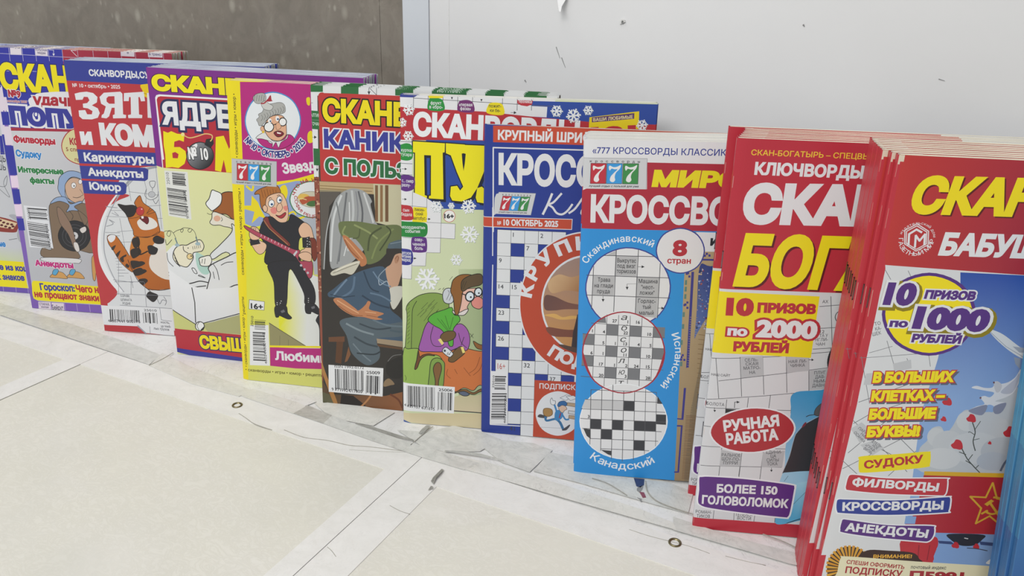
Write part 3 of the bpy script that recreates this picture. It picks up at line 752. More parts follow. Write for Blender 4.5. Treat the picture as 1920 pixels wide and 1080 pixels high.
('b','#e6d81c','46,249,67,322,159,337,902,323,1919,330,2052,102,871,105,118,101,42,136'),
('t','Гороскоп:',148,227,579,238,87,'#3a3d94',0.05,0,'',[]),
('t','Чего н',590,235,866,241,86,'#b02a3c',0.05,0,'икогда',[]),
('t','не прощают знаки',62,137,857,141,84,'#b02a3c',0.05,0,'',[]),
('p','#7a5cae','17,134,100,91,934,99,2054,118,2042,6,754,-24,7,-13'),
('p','#d8ccd8','95,83,251,89,240,-5,86,-8'),
('p','#d8ccd8','261,86,412,89,405,-4,248,-9'),
('t','СТАРАЯ,',102,42,232,45,30,'#55506a',0.02,0,'',[]),
('t','жилая',119,11,215,13,27,'#55506a',0.02,0,'',[]),
('t','Бейрут',258,1,398,2,58,'#3a3550',0.02,0,'',[]),
('c','#b8a8d0',5,0,0,'420,90,420,-16'),
('c','#b8a8d0',5,0,0,'569,100,569,-5'),
('c','#b8a8d0',5,0,0,'726,111,726,6')]
ART['m3']=[
('p','#b53a40','0,0,2100,0,2100,2900,0,2900'),
('p','#38408f','-43,2850,2441,2854,2426,2608,-23,2643'),
('t','СКАНВОРДЫ,С',248,2694,821,2690,64,'#dcdcde',0.04,0,'УДОКУ',[]),
('t','№ 10 • октябрь • 2025',58,2582,554,2583,37,'#dcdcde',0.02,0,'',[]),
('b','#e4c51e','763,2613,793,2633,963,2632,1080,2485,937,2429,844,2451,823,2501,786,2525,779,2575'),
('c','#8a7420',5,0,1,'782,2550,882,2528'),
('p','#dcdde0','68,2519,126,2534,197,2543,264,2532,303,2495,289,2443,232,2413,290,2386,304,2341,276,2294,210,2275,112,2274,81,2300,84,2358,154,2364,169,2323,218,2325,230,2357,185,2382,137,2386,139,2425,186,2433,214,2460,202,2492,161,2493,142,2464,72,2459'),
('p','#dcdde0','325,2496,376,2539,550,2555,568,2536,547,2337,578,2332,571,2302,436,2294,438,2326,459,2334,468,2399,438,2397,397,2312,366,2291,314,2296,322,2322,345,2336,377,2408,332,2432'),
('p','#b53a40','395,2486,419,2506,482,2510,474,2437,416,2435,393,2454'),
('p','#dcdde0','585,2543,791,2563,793,2474,751,2470,743,2511,729,2510,713,2343,747,2338,740,2308,597,2303,597,2332,630,2340,649,2507,633,2507,624,2468,572,2466'),
('p','#dcdde0','823,2552,886,2560,887,2465,954,2455,975,2404,954,2339,882,2313,799,2314'),
('t','и',60,2018,188,2021,170,'#dcdde0',0.07,0,'',[]),
('t','КОМ',273,2024,838,2021,224,'#dcdde0',0.075,0,'ПАНИЯ',[]),
('p','#38408f','0,1970,831,1971,2252,1963,2243,1818,821,1837,-2,1827'),
('c','#b53a40',7,0,0,'-2,1825,821,1834'),
('p','#d3d5d8','418,1680,635,1812,836,1841,2245,1858,2132,149,104,11,51,767,95,1061,216,1380'),
('gb','#b53a40','#b53a40','-822,1992,-821,1991','-97,1511,483,1532,358,1457,212,1351,120,1177,83,1031,67,826,118,622,210,433,-80,308,-113,1049'),
('b','#e0e1e4','538,1672,366,1513,223,1324,145,1149,112,975,126,771,191,612,277,482,217,479,118,622,63,797,76,1002,132,1206,231,1380,370,1540,501,1664'),
('c','#9a9ca4',10,0,1,'562,1687,397,1528,271,1354,198,1209,155,1064,136,889,164,729,217,584,290,468'),
('c','#9a9ca4',22,0,1,'835,1832,688,1788,501,1657,364,1499'),
('c','#7a7c84',4,0,0,'502,1670,510,1464'),
('c','#7a7c84',4,0,0,'678,1706,692,1597,661,1416'),
('c','#7a7c84',4,0,0,'821,1834,804,1184'),
('c','#7a7c84',4,0,0,'501,1561,812,1541'),
('c','#7a7c84',4,0,0,'271,1354,460,1364'),
('c','#7a7c84',4,0,0,'217,1288,854,1300'),
('c','#7a7c84',4,0,0,'360,1274,379,786'),
('c','#7a7c84',4,0,0,'311,1130,489,1153'),
('c','#7a7c84',4,0,0,'264,1012,472,1031'),
('c','#7a7c84',5,0,0,'189,597,410,580'),
('c','#7a7c84',5,0,0,'391,654,402,520'),
('c','#7a7c84',4,0,0,'654,1416,842,1439'),
('p','#38408f','1,1804,706,1815,739,1797,722,1701,688,1679,-6,1672'),
('p','#38408f','-4,1654,458,1657,485,1629,468,1545,432,1524,-11,1519'),
('t','Карикатуры',66,1852,810,1858,91,'#dcdcde',0.04,0,'',[]),
('t','Анекдоты',82,1706,678,1709,84,'#dcdcde',0.04,0,'',[]),
('t','Юмор',78,1561,418,1559,83,'#dcdcde',0.04,0,'',[]),
('c','#6a6c74',6,1,1,'737,1675,795,1681,781,1629,758,1614,739,1634'),
('c','#6a6c74',6,0,1,'758,1614,754,1586'),
('c','#6a6c74',6,0,1,'692,1597,668,1527,720,1488,795,1520,817,1576'),
('b','#b8bac0','779,1546,765,1524,738,1514,713,1522,705,1543,718,1565,746,1575,771,1567'),
('c','#6a6c74',4,1,1,'779,1546,765,1524,738,1514,713,1522,705,1543,718,1565,746,1575,771,1567'),
('c','#6a6c74',6,0,1,'749,1490,772,1449,806,1492'),
('c','#8a8c94',7,0,1,'226,1394,276,1390,348,1386'),
('c','#8a8c94',6,0,1,'281,1327,350,1302,312,1342'),
('c','#8a8c94',7,0,1,'201,1181,279,1213,241,1254,296,1229'),
('c','#8a8c94',4,0,0,'246,837,298,840'),
('c','#8a8c94',4,0,0,'248,805,331,809'),
('c','#8a8c94',4,0,0,'249,772,364,779'),
('c','#8a8c94',5,0,0,'250,740,307,743'),
('c','#8a8c94',5,0,0,'251,708,340,713'),
('c','#8a8c94',5,0,0,'253,675,372,682'),
('c','#8a8c94',5,0,0,'254,642,315,646'),
('c','#6a6c74',4,0,0,'177,1115,338,1120'),
('c','#6a6c74',4,0,0,'186,1080,334,1088'),
('b','#b8692a','192,1066,232,1094,290,1086,338,1016,396,904,439,789,427,700,371,726,294,810,237,924,196,994'),
('c','#2c2420',6,1,1,'192,1066,232,1094,290,1086,338,1016,396,904,439,789,427,700,371,726,294,810,237,924,196,994'),
('b','#dcdce0','195,1059,232,1091,283,1088,269,1041,220,1010'),
('b','#3a302c','219,952,275,984,237,924'),
('b','#3a302c','260,881,318,928,278,853'),
('b','#3a302c','298,840,379,888,329,798'),
('b','#3a302c','348,769,413,817,381,742'),
('gb','#c27a34','#b0622a','479,1081,717,658','495,1097,571,1115,751,1167,920,1134,1203,1092,1188,687,802,634,598,651,431,730,418,905,449,1022'),
('b','#dcd8d4','687,1007,815,1100,957,1079,1196,1035,1165,744,935,642,735,806,674,905'),
('gb','#b8692a','#a85c24','451,878,698,508','392,874,1184,919,1144,543,804,530,579,509,474,614,410,743'),
('b','#dcd4cc','621,829,707,936,1048,998,1092,740,817,635,650,713'),
('b','#332c2a','417,788,532,824,572,797,463,747'),
('b','#332c2a','429,715,550,737,576,709,465,658'),
('b','#332c2a','474,614,551,634,577,605,511,557'),
('c','#2c2420',7,0,1,'386,830,416,729,472,599,565,515,592,494'),
('c','#2c2420',8,0,1,'565,515,698,511,804,533'),
('b','#2c2a2c','540,439,576,486,620,477,669,454,648,408,607,375,565,402'),
('c','#2c2420',6,1,1,'540,439,576,486,620,477,669,454,648,408,607,375,565,402'),
('b','#332c2a','460,1052,538,1085,541,999,478,966'),
('b','#332c2a','429,935,522,969,544,912,447,848'),
('b','#332c2a','413,817,502,822,513,794,431,730'),
('b','#332c2a','429,715,522,750,544,692,450,657'),
('b','#b8692a','451,1300,503,1366,553,1410,544,1452,611,1527,638,1456,709,1404,760,1351,775,1239,778,1155,700,1108,596,1088,495,1097,489,1153,473,1195'),
('c','#2c2420',6,1,1,'451,1300,503,1366,553,1410,544,1452,611,1527,638,1456,709,1404,760,1351,775,1239,778,1155,700,1108,596,1088,495,1097,489,1153,473,1195'),
('b','#dedad6','544,1242,593,1286,682,1305,749,1266,757,1210,665,1170,578,1172'),
('b','#2c2a2c','360,1422,438,1416,526,1423,565,1397,545,1354,510,1310,450,1293,427,1334'),
('c','#2c2420',6,1,1,'360,1422,438,1416,526,1423,565,1397,545,1354,510,1310,450,1293,427,1334'),
('b','#b83a3c','637,1366,620,1333,588,1318,559,1330,550,1361,567,1394,600,1409,629,1397'),
('c','#6a2024',4,1,1,'637,1366,620,1333,588,1318,559,1330,550,1361,567,1394,600,1409,629,1397'),
('p','#e0b8b8','623,1386,617,1379,609,1378,605,1385,610,1393,619,1393'),
('b','#6a2028','580,1293,625,1309,668,1304,674,1262,651,1229,624,1246,598,1265'),
('c','#2c2420',4,1,1,'580,1293,625,1309,668,1304,674,1262,651,1229,624,1246,598,1265'),
('p','#e8e8ea','596,1308,623,1313,622,1288,600,1284'),
('c','#2c2420',4,0,1,'466,1301,512,1324'),
('c','#2c2420',4,0,1,'455,1279,536,1291,597,1315'),
('c','#2c2420',4,0,1,'666,1346,736,1392'),
('c','#2c2420',4,0,1,'671,1333,762,1365'),
('c','#2c2420',4,0,1,'658,1339,709,1404'),
('c','#6a3a1c',6,0,1,'495,1097,567,1086,655,1091,764,1154'),
('b','#2c2a2c','706,1036,697,1079,737,1110,772,1104,815,1100,805,1042,755,1025'),
('c','#2c2420',6,1,1,'706,1036,697,1079,737,1110,772,1104,815,1100,805,1042,755,1025'),
('b','#2c2a2c','628,946,627,989,665,1003,707,986,733,966,705,914,660,904,632,917'),
('c','#2c2420',6,1,1,'628,946,627,989,665,1003,707,986,733,966,705,914,660,904,632,917'),
('c','#2c2420',13,0,1,'524,1041,527,955,527,896,620,938'),
('c','#b8692a',26,0,1,'760,1125,815,1100'),
('c','#7a7c84',4,0,0,'288,868,226,434'),
('c','#7a7c84',5,0,0,'390,594,369,443'),
('c','#7a7c84',5,0,0,'538,588,524,316'),
('c','#7a7c84',5,0,0,'201,575,531,595'),
('c','#7a7c84',5,0,0,'196,440,810,455'),
('c','#7a7c84',5,0,0,'223,312,808,312'),
('c','#6a6c74',6,0,1,'656,416,679,357,715,404,758,392'),
('c','#6a6c74',6,0,1,'734,443,758,392,737,345'),
('t','СОРНЯК',244,408,349,408,28,'#55575e',0.02,0,'',[]),
('t','ШПИНАТА',242,362,369,366,28,'#55575e',0.02,0,'',[]),
('t','РОДНЯ',258,322,345,323,28,'#55575e',0.02,0,'',[]),
('p','#dcdde0','1,295,673,308,807,304,800,-4,-1,28'),
('p','#b53a40','2,70,387,80,476,5,1,-11'),
('c','#9a9ca4',16,0,0,'396,85,476,5'),
('c','#7a7c84',5,0,0,'673,311,674,173,790,166'),
('c','#7a7c84',5,0,0,'532,87,526,1'),
('z','97,258,450,266,86,119',81,42,'#26262a'),
('z','473,246,643,248,467,129',82,18,'#26262a'),
('t','25010',490,261,634,263,28,'#44464c',0.01,0,'',[]),
('t','4 607441 002173',60,105,430,119,35,'#44464c',0.01,0,'',[]),
('t','ность,',663,134,764,133,29,'#55575e',0.02,0,'',[]),
('t','ца тяжё-',660,88,773,88,29,'#55575e',0.02,0,'',[]),
('t','лых грузов',573,56,749,52,29,'#55575e',0.02,0,'',[])]
ART['m4']=[
('p','#7a2f86','0,0,2120,0,2120,2950,0,2950'),
('t','СКАН',42,2642,771,2638,152,'#e8da1e',0.07,0,'ВОРДЫ',[('#3a2440',0.035,0,0)]),
('p','#e4e2e4','64,2580,78,2603,110,2612,2296,2608,2279,1584,61,1815'),
('p','#b02e3c','78,2562,92,2587,121,2596,2296,2592,2279,1584,90,1944'),
('t','ЯДР',108,2337,665,2338,219,'#dfe0e4',0.05,0,'ЕНАЯ',[('#2d3158',0.08,0,0)]),
('p','#b02e3c','72,2007,1135,2137,2032,1951,2028,1828,853,1914,96,1917,70,1930'),
('p','#e6d81c','111,2278,157,2264,193,2281,252,2261,325,2259,312,2191,266,2203,214,2185,205,2134,266,2138,319,2104,324,2048,297,1983,230,1938,162,1943,98,1932,106,2059,100,2147'),
('p','#b02e3c','180,2077,212,2089,245,2071,233,2030,180,2029'),
('p','#e6d81c','642,2254,723,2271,766,2151,830,2277,923,2283,923,1950,828,1937,811,2055,774,1933,720,1930,703,2048,666,1932,606,1941'),
('t','БА',963,1946,1320,1939,303,'#e6d81c',0.07,0,'',[]),
('gb','#8a8c92','#2b2c30','376,2151,536,1987','607,2079,572,2000,497,1948,409,1942,342,1985,323,2061,358,2139,434,2191,521,2196,587,2153'),
('p','#2b2c30','520,2175,543,2229,614,2242,617,2191,578,2145'),
('b','#e4e4e6','366,2126,433,2180,444,2155,383,2089'),
('c','#232428',8,1,1,'604,2079,555,1985,452,1941,357,1972,326,2061,376,2154,478,2197,572,2166'),
('c','#d8b878',10,0,1,'306,2258,371,2231,453,2249,537,2277,603,2269,602,2234,584,2213'),
('p','#e8d890','329,2260,317,2243,297,2242,288,2257,300,2274,321,2275'),
('t','№ 10',347,2027,551,2035,117,'#e8e8ea',0.045,0,'',[('#1f2024',0.05,0,0)]),
('p','#dcdc9c','-4,1945,66,1930,760,1929,1515,1928,1415,-24,-142,-206'),
('g','#d9dba2','#d2d4a8','446,1905,356,1001','-7,1944,66,1928,760,1926,1645,1925,1608,1114,-21,968'),
('p','#dadbd8','77,1905,320,1906,313,1442,72,1463'),
('z','86,1739,84,1477,279,1727',71,42,'#26262a'),
('z','156,1892,153,1770,287,1888',72,18,'#26262a'),
('t','25010',122,1774,121,1889,32,'#4a4b50',0.0,0,'',[]),
('t','9 772071 562005',289,1451,279,1727,29,'#4a4b50',0.0,0,'',[]),
('b','#9a5a2c','646,1715,731,1747,838,1729,913,1658,890,1527,763,1478,684,1524,588,1523,549,1552,609,1609'),
('c','#2a2a2c',8,1,1,'646,1715,731,1747,838,1729,913,1658,890,1527,763,1478,684,1524,588,1523,549,1552,609,1609'),
('b','#e6e8ea','479,1612,519,1667,554,1747,594,1743,647,1721,649,1664,623,1610,549,1552,522,1557'),
('c','#2a2a2c',8,1,1,'479,1612,519,1667,554,1747,594,1743,647,1721,649,1664,623,1610,549,1552,522,1557'),
('b','#ded9cc','548,1539,643,1520,722,1487,816,1456,780,1361,714,1395,646,1403,605,1413,536,1407,503,1431,528,1472'),
('c','#2a2a2c',7,1,1,'548,1539,643,1520,722,1487,816,1456,780,1361,714,1395,646,1403,605,1413,536,1407,503,1431,528,1472'),
('b','#d8a890','620,1479,607,1458,581,1447,556,1454,547,1474,560,1495,586,1506,611,1499'),
('c','#2a2a2c',5,0,1,'629,1493,638,1468,623,1453'),
('c','#2a2a2c',5,0,1,'484,1521,511,1510,532,1518'),
('b','#d9dbde','732,1436,810,1389,1078,1306,1040,762,764,819,678,1139,503,1062,479,1108,587,1212,725,1356'),
('c','#2a2a2c',8,1,1,'732,1436,810,1389,1078,1306,1040,762,764,819,678,1139,503,1062,479,1108,587,1212,725,1356'),
('g','#dfe1e4','#d4d6d8','223,1099,179,679','-8,1079,88,1169,284,1132,501,1042,1069,1173,1017,423,-53,311,-10,872'),
('b','#a8cac0','324,1108,393,1094,473,1039,447,914,374,900,324,971'),
('c','#2a2a2c',7,0,1,'7,1080,12,998,64,948'),
('c','#2a2a2c',11,0,1,'-2,879,93,825,175,777,248,791,338,820,423,814'),
('c','#2a2a2c',10,0,1,'1,845,132,780,244,749,332,764,398,777'),
('c','#2a2a2c',7,1,1,'264,945,288,899,317,902,293,948'),
('c','#2a2a2c',7,1,1,'329,875,371,865,399,861,344,883'),
('b','#d9dadc','453,983,460,901,420,786,388,671,470,707,556,716,648,780,764,826,1045,832,1069,1173,792,1162,647,1095'),
('c','#2a2a2c',10,1,1,'453,983,460,901,420,786,388,671,470,707,556,716,648,780,764,826,1045,832,1069,1173,792,1162,647,1095'),
('c','#2a2a2c',7,0,1,'499,1014,535,949,548,854'),
('c','#2a2a2c',7,0,1,'583,1008,642,1041,713,1054'),
('c','#2a2a2c',7,0,1,'499,863,491,931'),
('b','#e4e2da','357,1015,354,1056,406,1081,471,1094,487,1041,454,990,396,980,362,988'),
('c','#2a2a2c',8,1,1,'357,1015,354,1056,406,1081,471,1094,487,1041,454,990,396,980,362,988'),
('c','#2a2a2c',6,0,1,'389,1052,378,1010'),
('c','#2a2a2c',6,0,1,'418,1059,406,1006'),
('b','#e2dcc4','79,1087,114,1144,175,1177,232,1181,292,1213,380,1248,418,1197,398,1141,354,1124,295,1105,290,1050,239,977,194,953,110,980,73,1031'),
('c','#2a2a2c',8,1,1,'79,1087,114,1144,175,1177,232,1181,292,1213,380,1248,418,1197,398,1141,354,1124,295,1105,290,1050,239,977,194,953,110,980,73,1031'),
('b','#e0c890','287,1071,276,1048,253,1038,231,1044,224,1065,236,1087,259,1098,280,1091'),
('c','#2a2a2c',6,1,1,'287,1071,276,1048,253,1038,231,1044,224,1065,236,1087,259,1098,280,1091'),
('p','#2a2a2c','279,1074,274,1066,266,1066,262,1073,267,1080,276,1081'),
('c','#2a2a2c',8,0,1,'195,1165,198,1124,238,1100'),
('p','#2a2a2c','253,1153,249,1147,242,1147,239,1152,243,1158,250,1159'),
('c','#2a2a2c',8,0,1,'81,1100,101,1027'),
('c','#2a2a2c',8,0,1,'86,1071,111,1008'),
('c','#2a2a2c',8,0,1,'91,1041,120,990'),
('c','#2a2a2c',8,0,1,'97,1011,130,972'),
('c','#2a2a2c',8,0,1,'102,982,139,953'),
('c','#2a2a2c',5,0,0,'295,1173,299,1144'),
('c','#2a2a2c',5,0,0,'316,1179,320,1150'),
('c','#2a2a2c',5,0,0,'336,1185,340,1155'),
('c','#2a2a2c',5,0,0,'356,1191,360,1161'),
('c','#2a2a2c',5,0,0,'377,1196,381,1167'),
('c','#6a8088',14,0,0,'118,1239,139,1173'),
('c','#6a8088',14,0,0,'343,1272,355,1205'),
('b','#9ab0b8','157,1171,146,1160,127,1156,111,1163,107,1175,117,1186,136,1189,153,1183'),
('b','#9ab0b8','383,1208,374,1195,353,1189,334,1192,326,1203,336,1215,357,1222,376,1219'),
('c','#2a2a2c',5,0,1,'125,1240,102,1292,62,1315,29,1272,55,1254,75,1303,3,1297,-21,1214,5,1189'),
('c','#2a2a2c',5,0,1,'347,1265,332,1324,293,1354,262,1332,281,1313,306,1349,222,1355,184,1325,196,1306,214,1341,148,1322,102,1292'),
('c','#2a2a2c',6,0,1,'8,1217,16,1163,80,1223'),
('g','#e0e1e4','#d4d5da','186,750,148,390','5,915,259,757,402,743,763,805,1600,925,1587,650,740,523,246,342,-4,476'),
('c','#2a2a2c',10,0,0,'243,741,259,588,246,371'),
('p','#c2c47c','-11,482,247,350,1589,678,1568,226,728,292,-12,274'),
('p','#a8a878','321,358,739,508,1589,678,1572,312,728,292,372,283'),
('c','#2a2a2c',9,0,0,'-3,483,247,350,337,374,725,514,1590,706'),
('b','#e4e4e4','339,341,321,304,284,285,250,296,239,330,257,367,294,385,328,374'),
('c','#2a2a2c',9,1,1,'339,341,321,304,284,285,250,296,239,330,257,367,294,385,328,374'),
('p','#2a2a2c','293,297,333,337,327,300,299,287'),
('c','#2a2a2c',6,0,1,'286,378,260,337,277,291'),
('p','#b22f3c','-7,279,721,289,1986,301,1977,-16,-9,65'),
('p','#3a3d92','-9,65,700,41,1977,-1,1971,-237,-8,18'),
('t','СВЫ',267,89,610,97,152,'#e8d61c',0.06,0,'ШЕ',[('#2d3060',0.06,0,0)])]
ART['m5']=[
('p','#e5d31e','0,0,2100,0,2100,2900,0,2900'),
('p','#b02a78','137,2805,3363,2905,3414,2239,797,2047,595,1981,437,1953,315,1927,123,2130'),
('p','#e5d31e','430,1946,595,1975,796,2032,3413,2250,3417,2206,796,2011,594,1957,429,1916'),
('b','#dde1e4','683,2501,602,2323,416,2239,234,2302,167,2474,253,2652,438,2731,615,2669'),
('c','#3f8ac4',10,1,1,'683,2501,602,2323,416,2239,234,2302,167,2474,253,2652,438,2731,615,2669'),
('g','#8f9fc4','#8f9fc4','-169,1968,-168,1967','125,1903,212,1908,442,1923,620,1971,3417,2195,3445,1835,581,1617,349,1576,112,1584'),
('g','#d9d834','#cfd070','184,1377,693,1165','118,1584,583,1654,784,1632,3446,1824,3595,-106,41,-528'),
('g','#d9d834','#d9dcd8','428,1015,611,1031','406,1116,616,1159,807,1098,3479,1395,3535,666,400,352'),
('p','#8f9fc4','114,1621,353,1650,310,1548,192,1521,115,1547'),
('p','#aeb4bc','570,1653,785,1644,3443,1858,3479,1395,769,1120,730,1518'),
('p','#e2cf22','118,1713,183,1718,194,1810,249,1753,278,1682,319,1611,255,1625,181,1558,212,1665,117,1683'),
('c','#e2cf22',2,1,0,'118,1713,183,1718,194,1810,249,1753,278,1682,319,1611,255,1625,181,1558,212,1665,117,1683'),
('b','#e2cf22','465,1889,518,1928,540,1858,511,1771,535,1724,486,1769'),
('c','#e2cf22',19,0,1,'148,1892,197,1859,212,1896'),
('c','#e2cf22',17,0,1,'570,1653,633,1633,710,1663'),
('c','#e2cf22',15,0,1,'532,1663,584,1691,609,1668'),
('b','#dcdfe0','1011,1832,942,1708,779,1646,617,1685,554,1801,626,1924,789,1984,947,1945'),
('b','#dcdfe0','975,1829,911,1709,762,1650,615,1688,558,1801,624,1921,772,1978,917,1940'),
('c','#3a7a4c',10,1,1,'975,1829,911,1709,762,1650,615,1688,558,1801,624,1921,772,1978,917,1940'),
('b','#c8c4ae','899,1813,854,1762,756,1742,663,1765,630,1817,676,1868,774,1887,866,1864'),
('c','#8a8468',4,1,1,'899,1813,854,1762,756,1742,663,1765,630,1817,676,1868,774,1887,866,1864'),
('b','#b0563a','646,1816,691,1844,753,1842,828,1841,839,1793,739,1787,675,1764'),
('b','#d9b458','633,1822,653,1853,704,1862,741,1847,703,1832,664,1806'),
('b','#4a7040','713,1767,752,1800,827,1805,839,1775,763,1750'),
('c','#e0cf90',7,0,1,'639,1798,664,1818,714,1809'),
('a','ЧТО НА УЖИН',767,1815,158,171.1,33.4,31,'#a8333a',0.03,0,[]),
('a','СОФИ! РЕЦЕПТЫ',767,1815,167,172.2,322.4,29,'#a8333a',0.02,1,[]),
('b','#a86a34','270,1779,266,1827,221,1824,248,1862,339,1904,429,1922,465,1889,464,1852,361,1821,332,1747,303,1683,279,1706'),
('c','#22201e',5,1,1,'270,1779,266,1827,221,1824,248,1862,339,1904,429,1922,465,1889,464,1852,361,1821,332,1747,303,1683,279,1706'),
('c','#6a3c1c',4,0,0,'287,1877,303,1799'),
('c','#6a3c1c',4,0,0,'315,1869,329,1808'),
('c','#6a3c1c',4,0,0,'343,1881,354,1817'),
('c','#6a3c1c',4,0,0,'371,1873,380,1826'),
('c','#6a3c1c',4,0,0,'399,1884,406,1835'),
('c','#6a3c1c',4,0,0,'427,1877,432,1844'),
('b','#deb698','318,1721,334,1795,387,1835,477,1853,519,1796,535,1736,539,1663,517,1594,451,1553,388,1585,353,1650,303,1671,292,1707'),
('c','#22201e',5,1,1,'318,1721,334,1795,387,1835,477,1853,519,1796,535,1736,539,1663,517,1594,451,1553,388,1585,353,1650,303,1671,292,1707'),
('b','#deb698','292,1707,312,1733,337,1716,335,1680,309,1669'),
('c','#22201e',5,1,1,'292,1707,312,1733,337,1716,335,1680,309,1669'),
('b','#e8e8e8','407,1749,393,1726,372,1718,354,1730,352,1755,365,1778,387,1786,404,1774'),
('c','#22201e',5,1,1,'407,1749,393,1726,372,1718,354,1730,352,1755,365,1778,387,1786,404,1774'),
('b','#e8e8e8','482,1789,470,1767,450,1760,435,1771,433,1794,445,1816,465,1823,480,1812'),
('c','#22201e',5,1,1,'482,1789,470,1767,450,1760,435,1771,433,1794,445,1816,465,1823,480,1812'),
('p','#30507a','396,1745,389,1734,376,1733,370,1743,377,1754,390,1755'),
('p','#30507a','478,1789,471,1778,458,1777,452,1788,459,1799,472,1799'),
('b','#d8847a','368,1700,407,1721,432,1699,417,1661,379,1664'),
('b','#d8847a','490,1727,529,1742,534,1712,514,1692'),
('b','#deb698','433,1735,466,1762,484,1720,457,1682,429,1690'),
('c','#22201e',4,1,1,'433,1735,466,1762,484,1720,457,1682,429,1690'),
('b','#a8343c','417,1649,455,1645,507,1679,513,1662,486,1629,454,1623'),
('c','#22201e',5,1,1,'417,1649,455,1645,507,1679,513,1662,486,1629,454,1623'),
('c','#22201e',5,0,1,'359,1785,367,1804,385,1799'),
('c','#22201e',5,0,1,'437,1827,457,1834,469,1823'),
('b','#2b2b30','256,1507,292,1584,365,1633,452,1584,530,1601,570,1666,707,1590,732,1567,691,1478,639,1449,623,1361,618,1209,305,1178,306,1336,247,1457'),
('c','#22201e',5,1,1,'256,1507,292,1584,365,1633,452,1584,530,1601,570,1666,707,1590,732,1567,691,1478,639,1449,623,1361,618,1209,305,1178,306,1336,247,1457'),
('b','#2b2b30','325,1186,619,1235,680,1138,765,980,761,837,669,829,660,932,563,1129,524,1138,507,1022,478,786,378,777,369,1010'),
('c','#22201e',5,1,1,'325,1186,619,1235,680,1138,765,980,761,837,669,829,660,932,563,1129,524,1138,507,1022,478,786,378,777,369,1010'),
('b','#deb698','629,1535,682,1600,745,1568,768,1496,778,1422,749,1295,683,1240,620,1285,648,1338,687,1366,703,1454,652,1462'),
('c','#22201e',5,1,1,'629,1535,682,1600,745,1568,768,1496,778,1422,749,1295,683,1240,620,1285,648,1338,687,1366,703,1454,652,1462'),
('p','#2b2b30','662,1453,735,1475,745,1370,664,1364'),
('p','#d0d0d0','718,1455,716,1451,710,1450,708,1454,711,1459,716,1459'),
('p','#d0d0d0','736,1450,733,1446,728,1445,726,1449,728,1454,733,1454'),
('p','#d0d0d0','715,1430,712,1426,707,1425,705,1429,707,1434,712,1434'),
('p','#d0d0d0','735,1425,732,1421,727,1420,725,1425,728,1429,733,1429'),
('p','#d0d0d0','715,1403,713,1398,707,1398,705,1402,708,1406,713,1407'),
('p','#d0d0d0','734,1400,732,1396,727,1396,724,1400,727,1404,732,1405'),
('p','#d0d0d0','713,1380,711,1376,705,1375,703,1379,706,1384,711,1384'),
('b','#deb698','182,1326,146,1386,166,1407,263,1395,314,1362,291,1297,244,1268,206,1290'),
('c','#22201e',5,1,1,'182,1326,146,1386,166,1407,263,1395,314,1362,291,1297,244,1268,206,1290'),
('p','#2b2b30','153,1406,238,1419,255,1370,156,1343'),
('b','#deb698','149,1449,172,1520,231,1518,254,1470,245,1413,173,1401'),
('c','#22201e',5,1,1,'149,1449,172,1520,231,1518,254,1470,245,1413,173,1401'),
('c','#22201e',4,0,1,'181,1517,170,1482'),
('c','#22201e',4,0,1,'201,1518,190,1484'),
('c','#22201e',4,0,1,'220,1520,209,1485'),
('p','#d0d0d0','250,1407,247,1402,242,1402,239,1406,242,1411,247,1411'),
('p','#d0d0d0','255,1389,252,1384,247,1384,245,1388,248,1392,253,1393'),
('p','#d0d0d0','234,1356,231,1351,226,1351,223,1355,226,1359,232,1360'),
('b','#7c3a34','293,1597,339,1625,374,1541,535,1404,533,1366,496,1388,334,1525'),
('c','#22201e',5,1,1,'293,1597,339,1625,374,1541,535,1404,533,1366,496,1388,334,1525'),
('c','#b08a58',5,0,0,'301,1591,347,1520,521,1384'),
('b','#a8485c','114,1528,254,1470,558,1349,635,1337,619,1260,644,1237,747,1245,750,1119,716,1078,680,1138,619,1235,544,1304,239,1431,119,1497'),
('c','#22201e',5,1,1,'114,1528,254,1470,558,1349,635,1337,619,1260,644,1237,747,1245,750,1119,716,1078,680,1138,619,1235,544,1304,239,1431,119,1497'),
('c','#e0b8c0',6,0,0,'269,1458,263,1439'),
('c','#e0b8c0',6,0,0,'302,1445,296,1426'),
('c','#e0b8c0',6,0,0,'335,1432,329,1413'),
('c','#e0b8c0',6,0,0,'368,1419,362,1400'),
('c','#e0b8c0',6,0,0,'401,1406,395,1387'),
('c','#e0b8c0',6,0,0,'434,1393,428,1374'),
('c','#e0b8c0',6,0,0,'467,1380,461,1361'),
('c','#e0b8c0',6,0,0,'500,1367,494,1347'),
('c','#e0b8c0',6,0,0,'533,1354,527,1334'),
('b','#b8b8c0','655,1197,651,1189,643,1185,634,1187,631,1195,635,1204,643,1208,651,1205'),
('b','#b8b8c0','687,1162,683,1153,675,1149,667,1152,664,1160,667,1168,676,1172,684,1170'),
('b','#b8b8c0','717,1131,713,1123,705,1119,697,1122,694,1129,697,1138,706,1142,714,1139'),
('b','#deb698','621,1298,686,1328,743,1308,741,1245,696,1241,645,1256'),
('c','#22201e',5,1,1,'621,1298,686,1328,743,1308,741,1245,696,1241,645,1256'),
('b','#7a3a2c','728,1456,792,1448,800,1300,773,1247,749,1295,746,1420'),
('c','#22201e',5,1,1,'728,1456,792,1448,800,1300,773,1247,749,1295,746,1420'),
('p','#c4c4c8','569,1294,603,1334,615,1322,581,1276'),
('p','#d0d0d0','439,834,436,830,431,829,428,833,431,838,436,839'),
('p','#d0d0d0','398,815,396,810,390,810,388,814,391,819,396,819'),
('p','#d0d0d0','709,884,706,880,701,879,699,884,701,888,707,889'),
('p','#d0d0d0','430,814,427,809,422,809,419,813,422,818,428,818'),
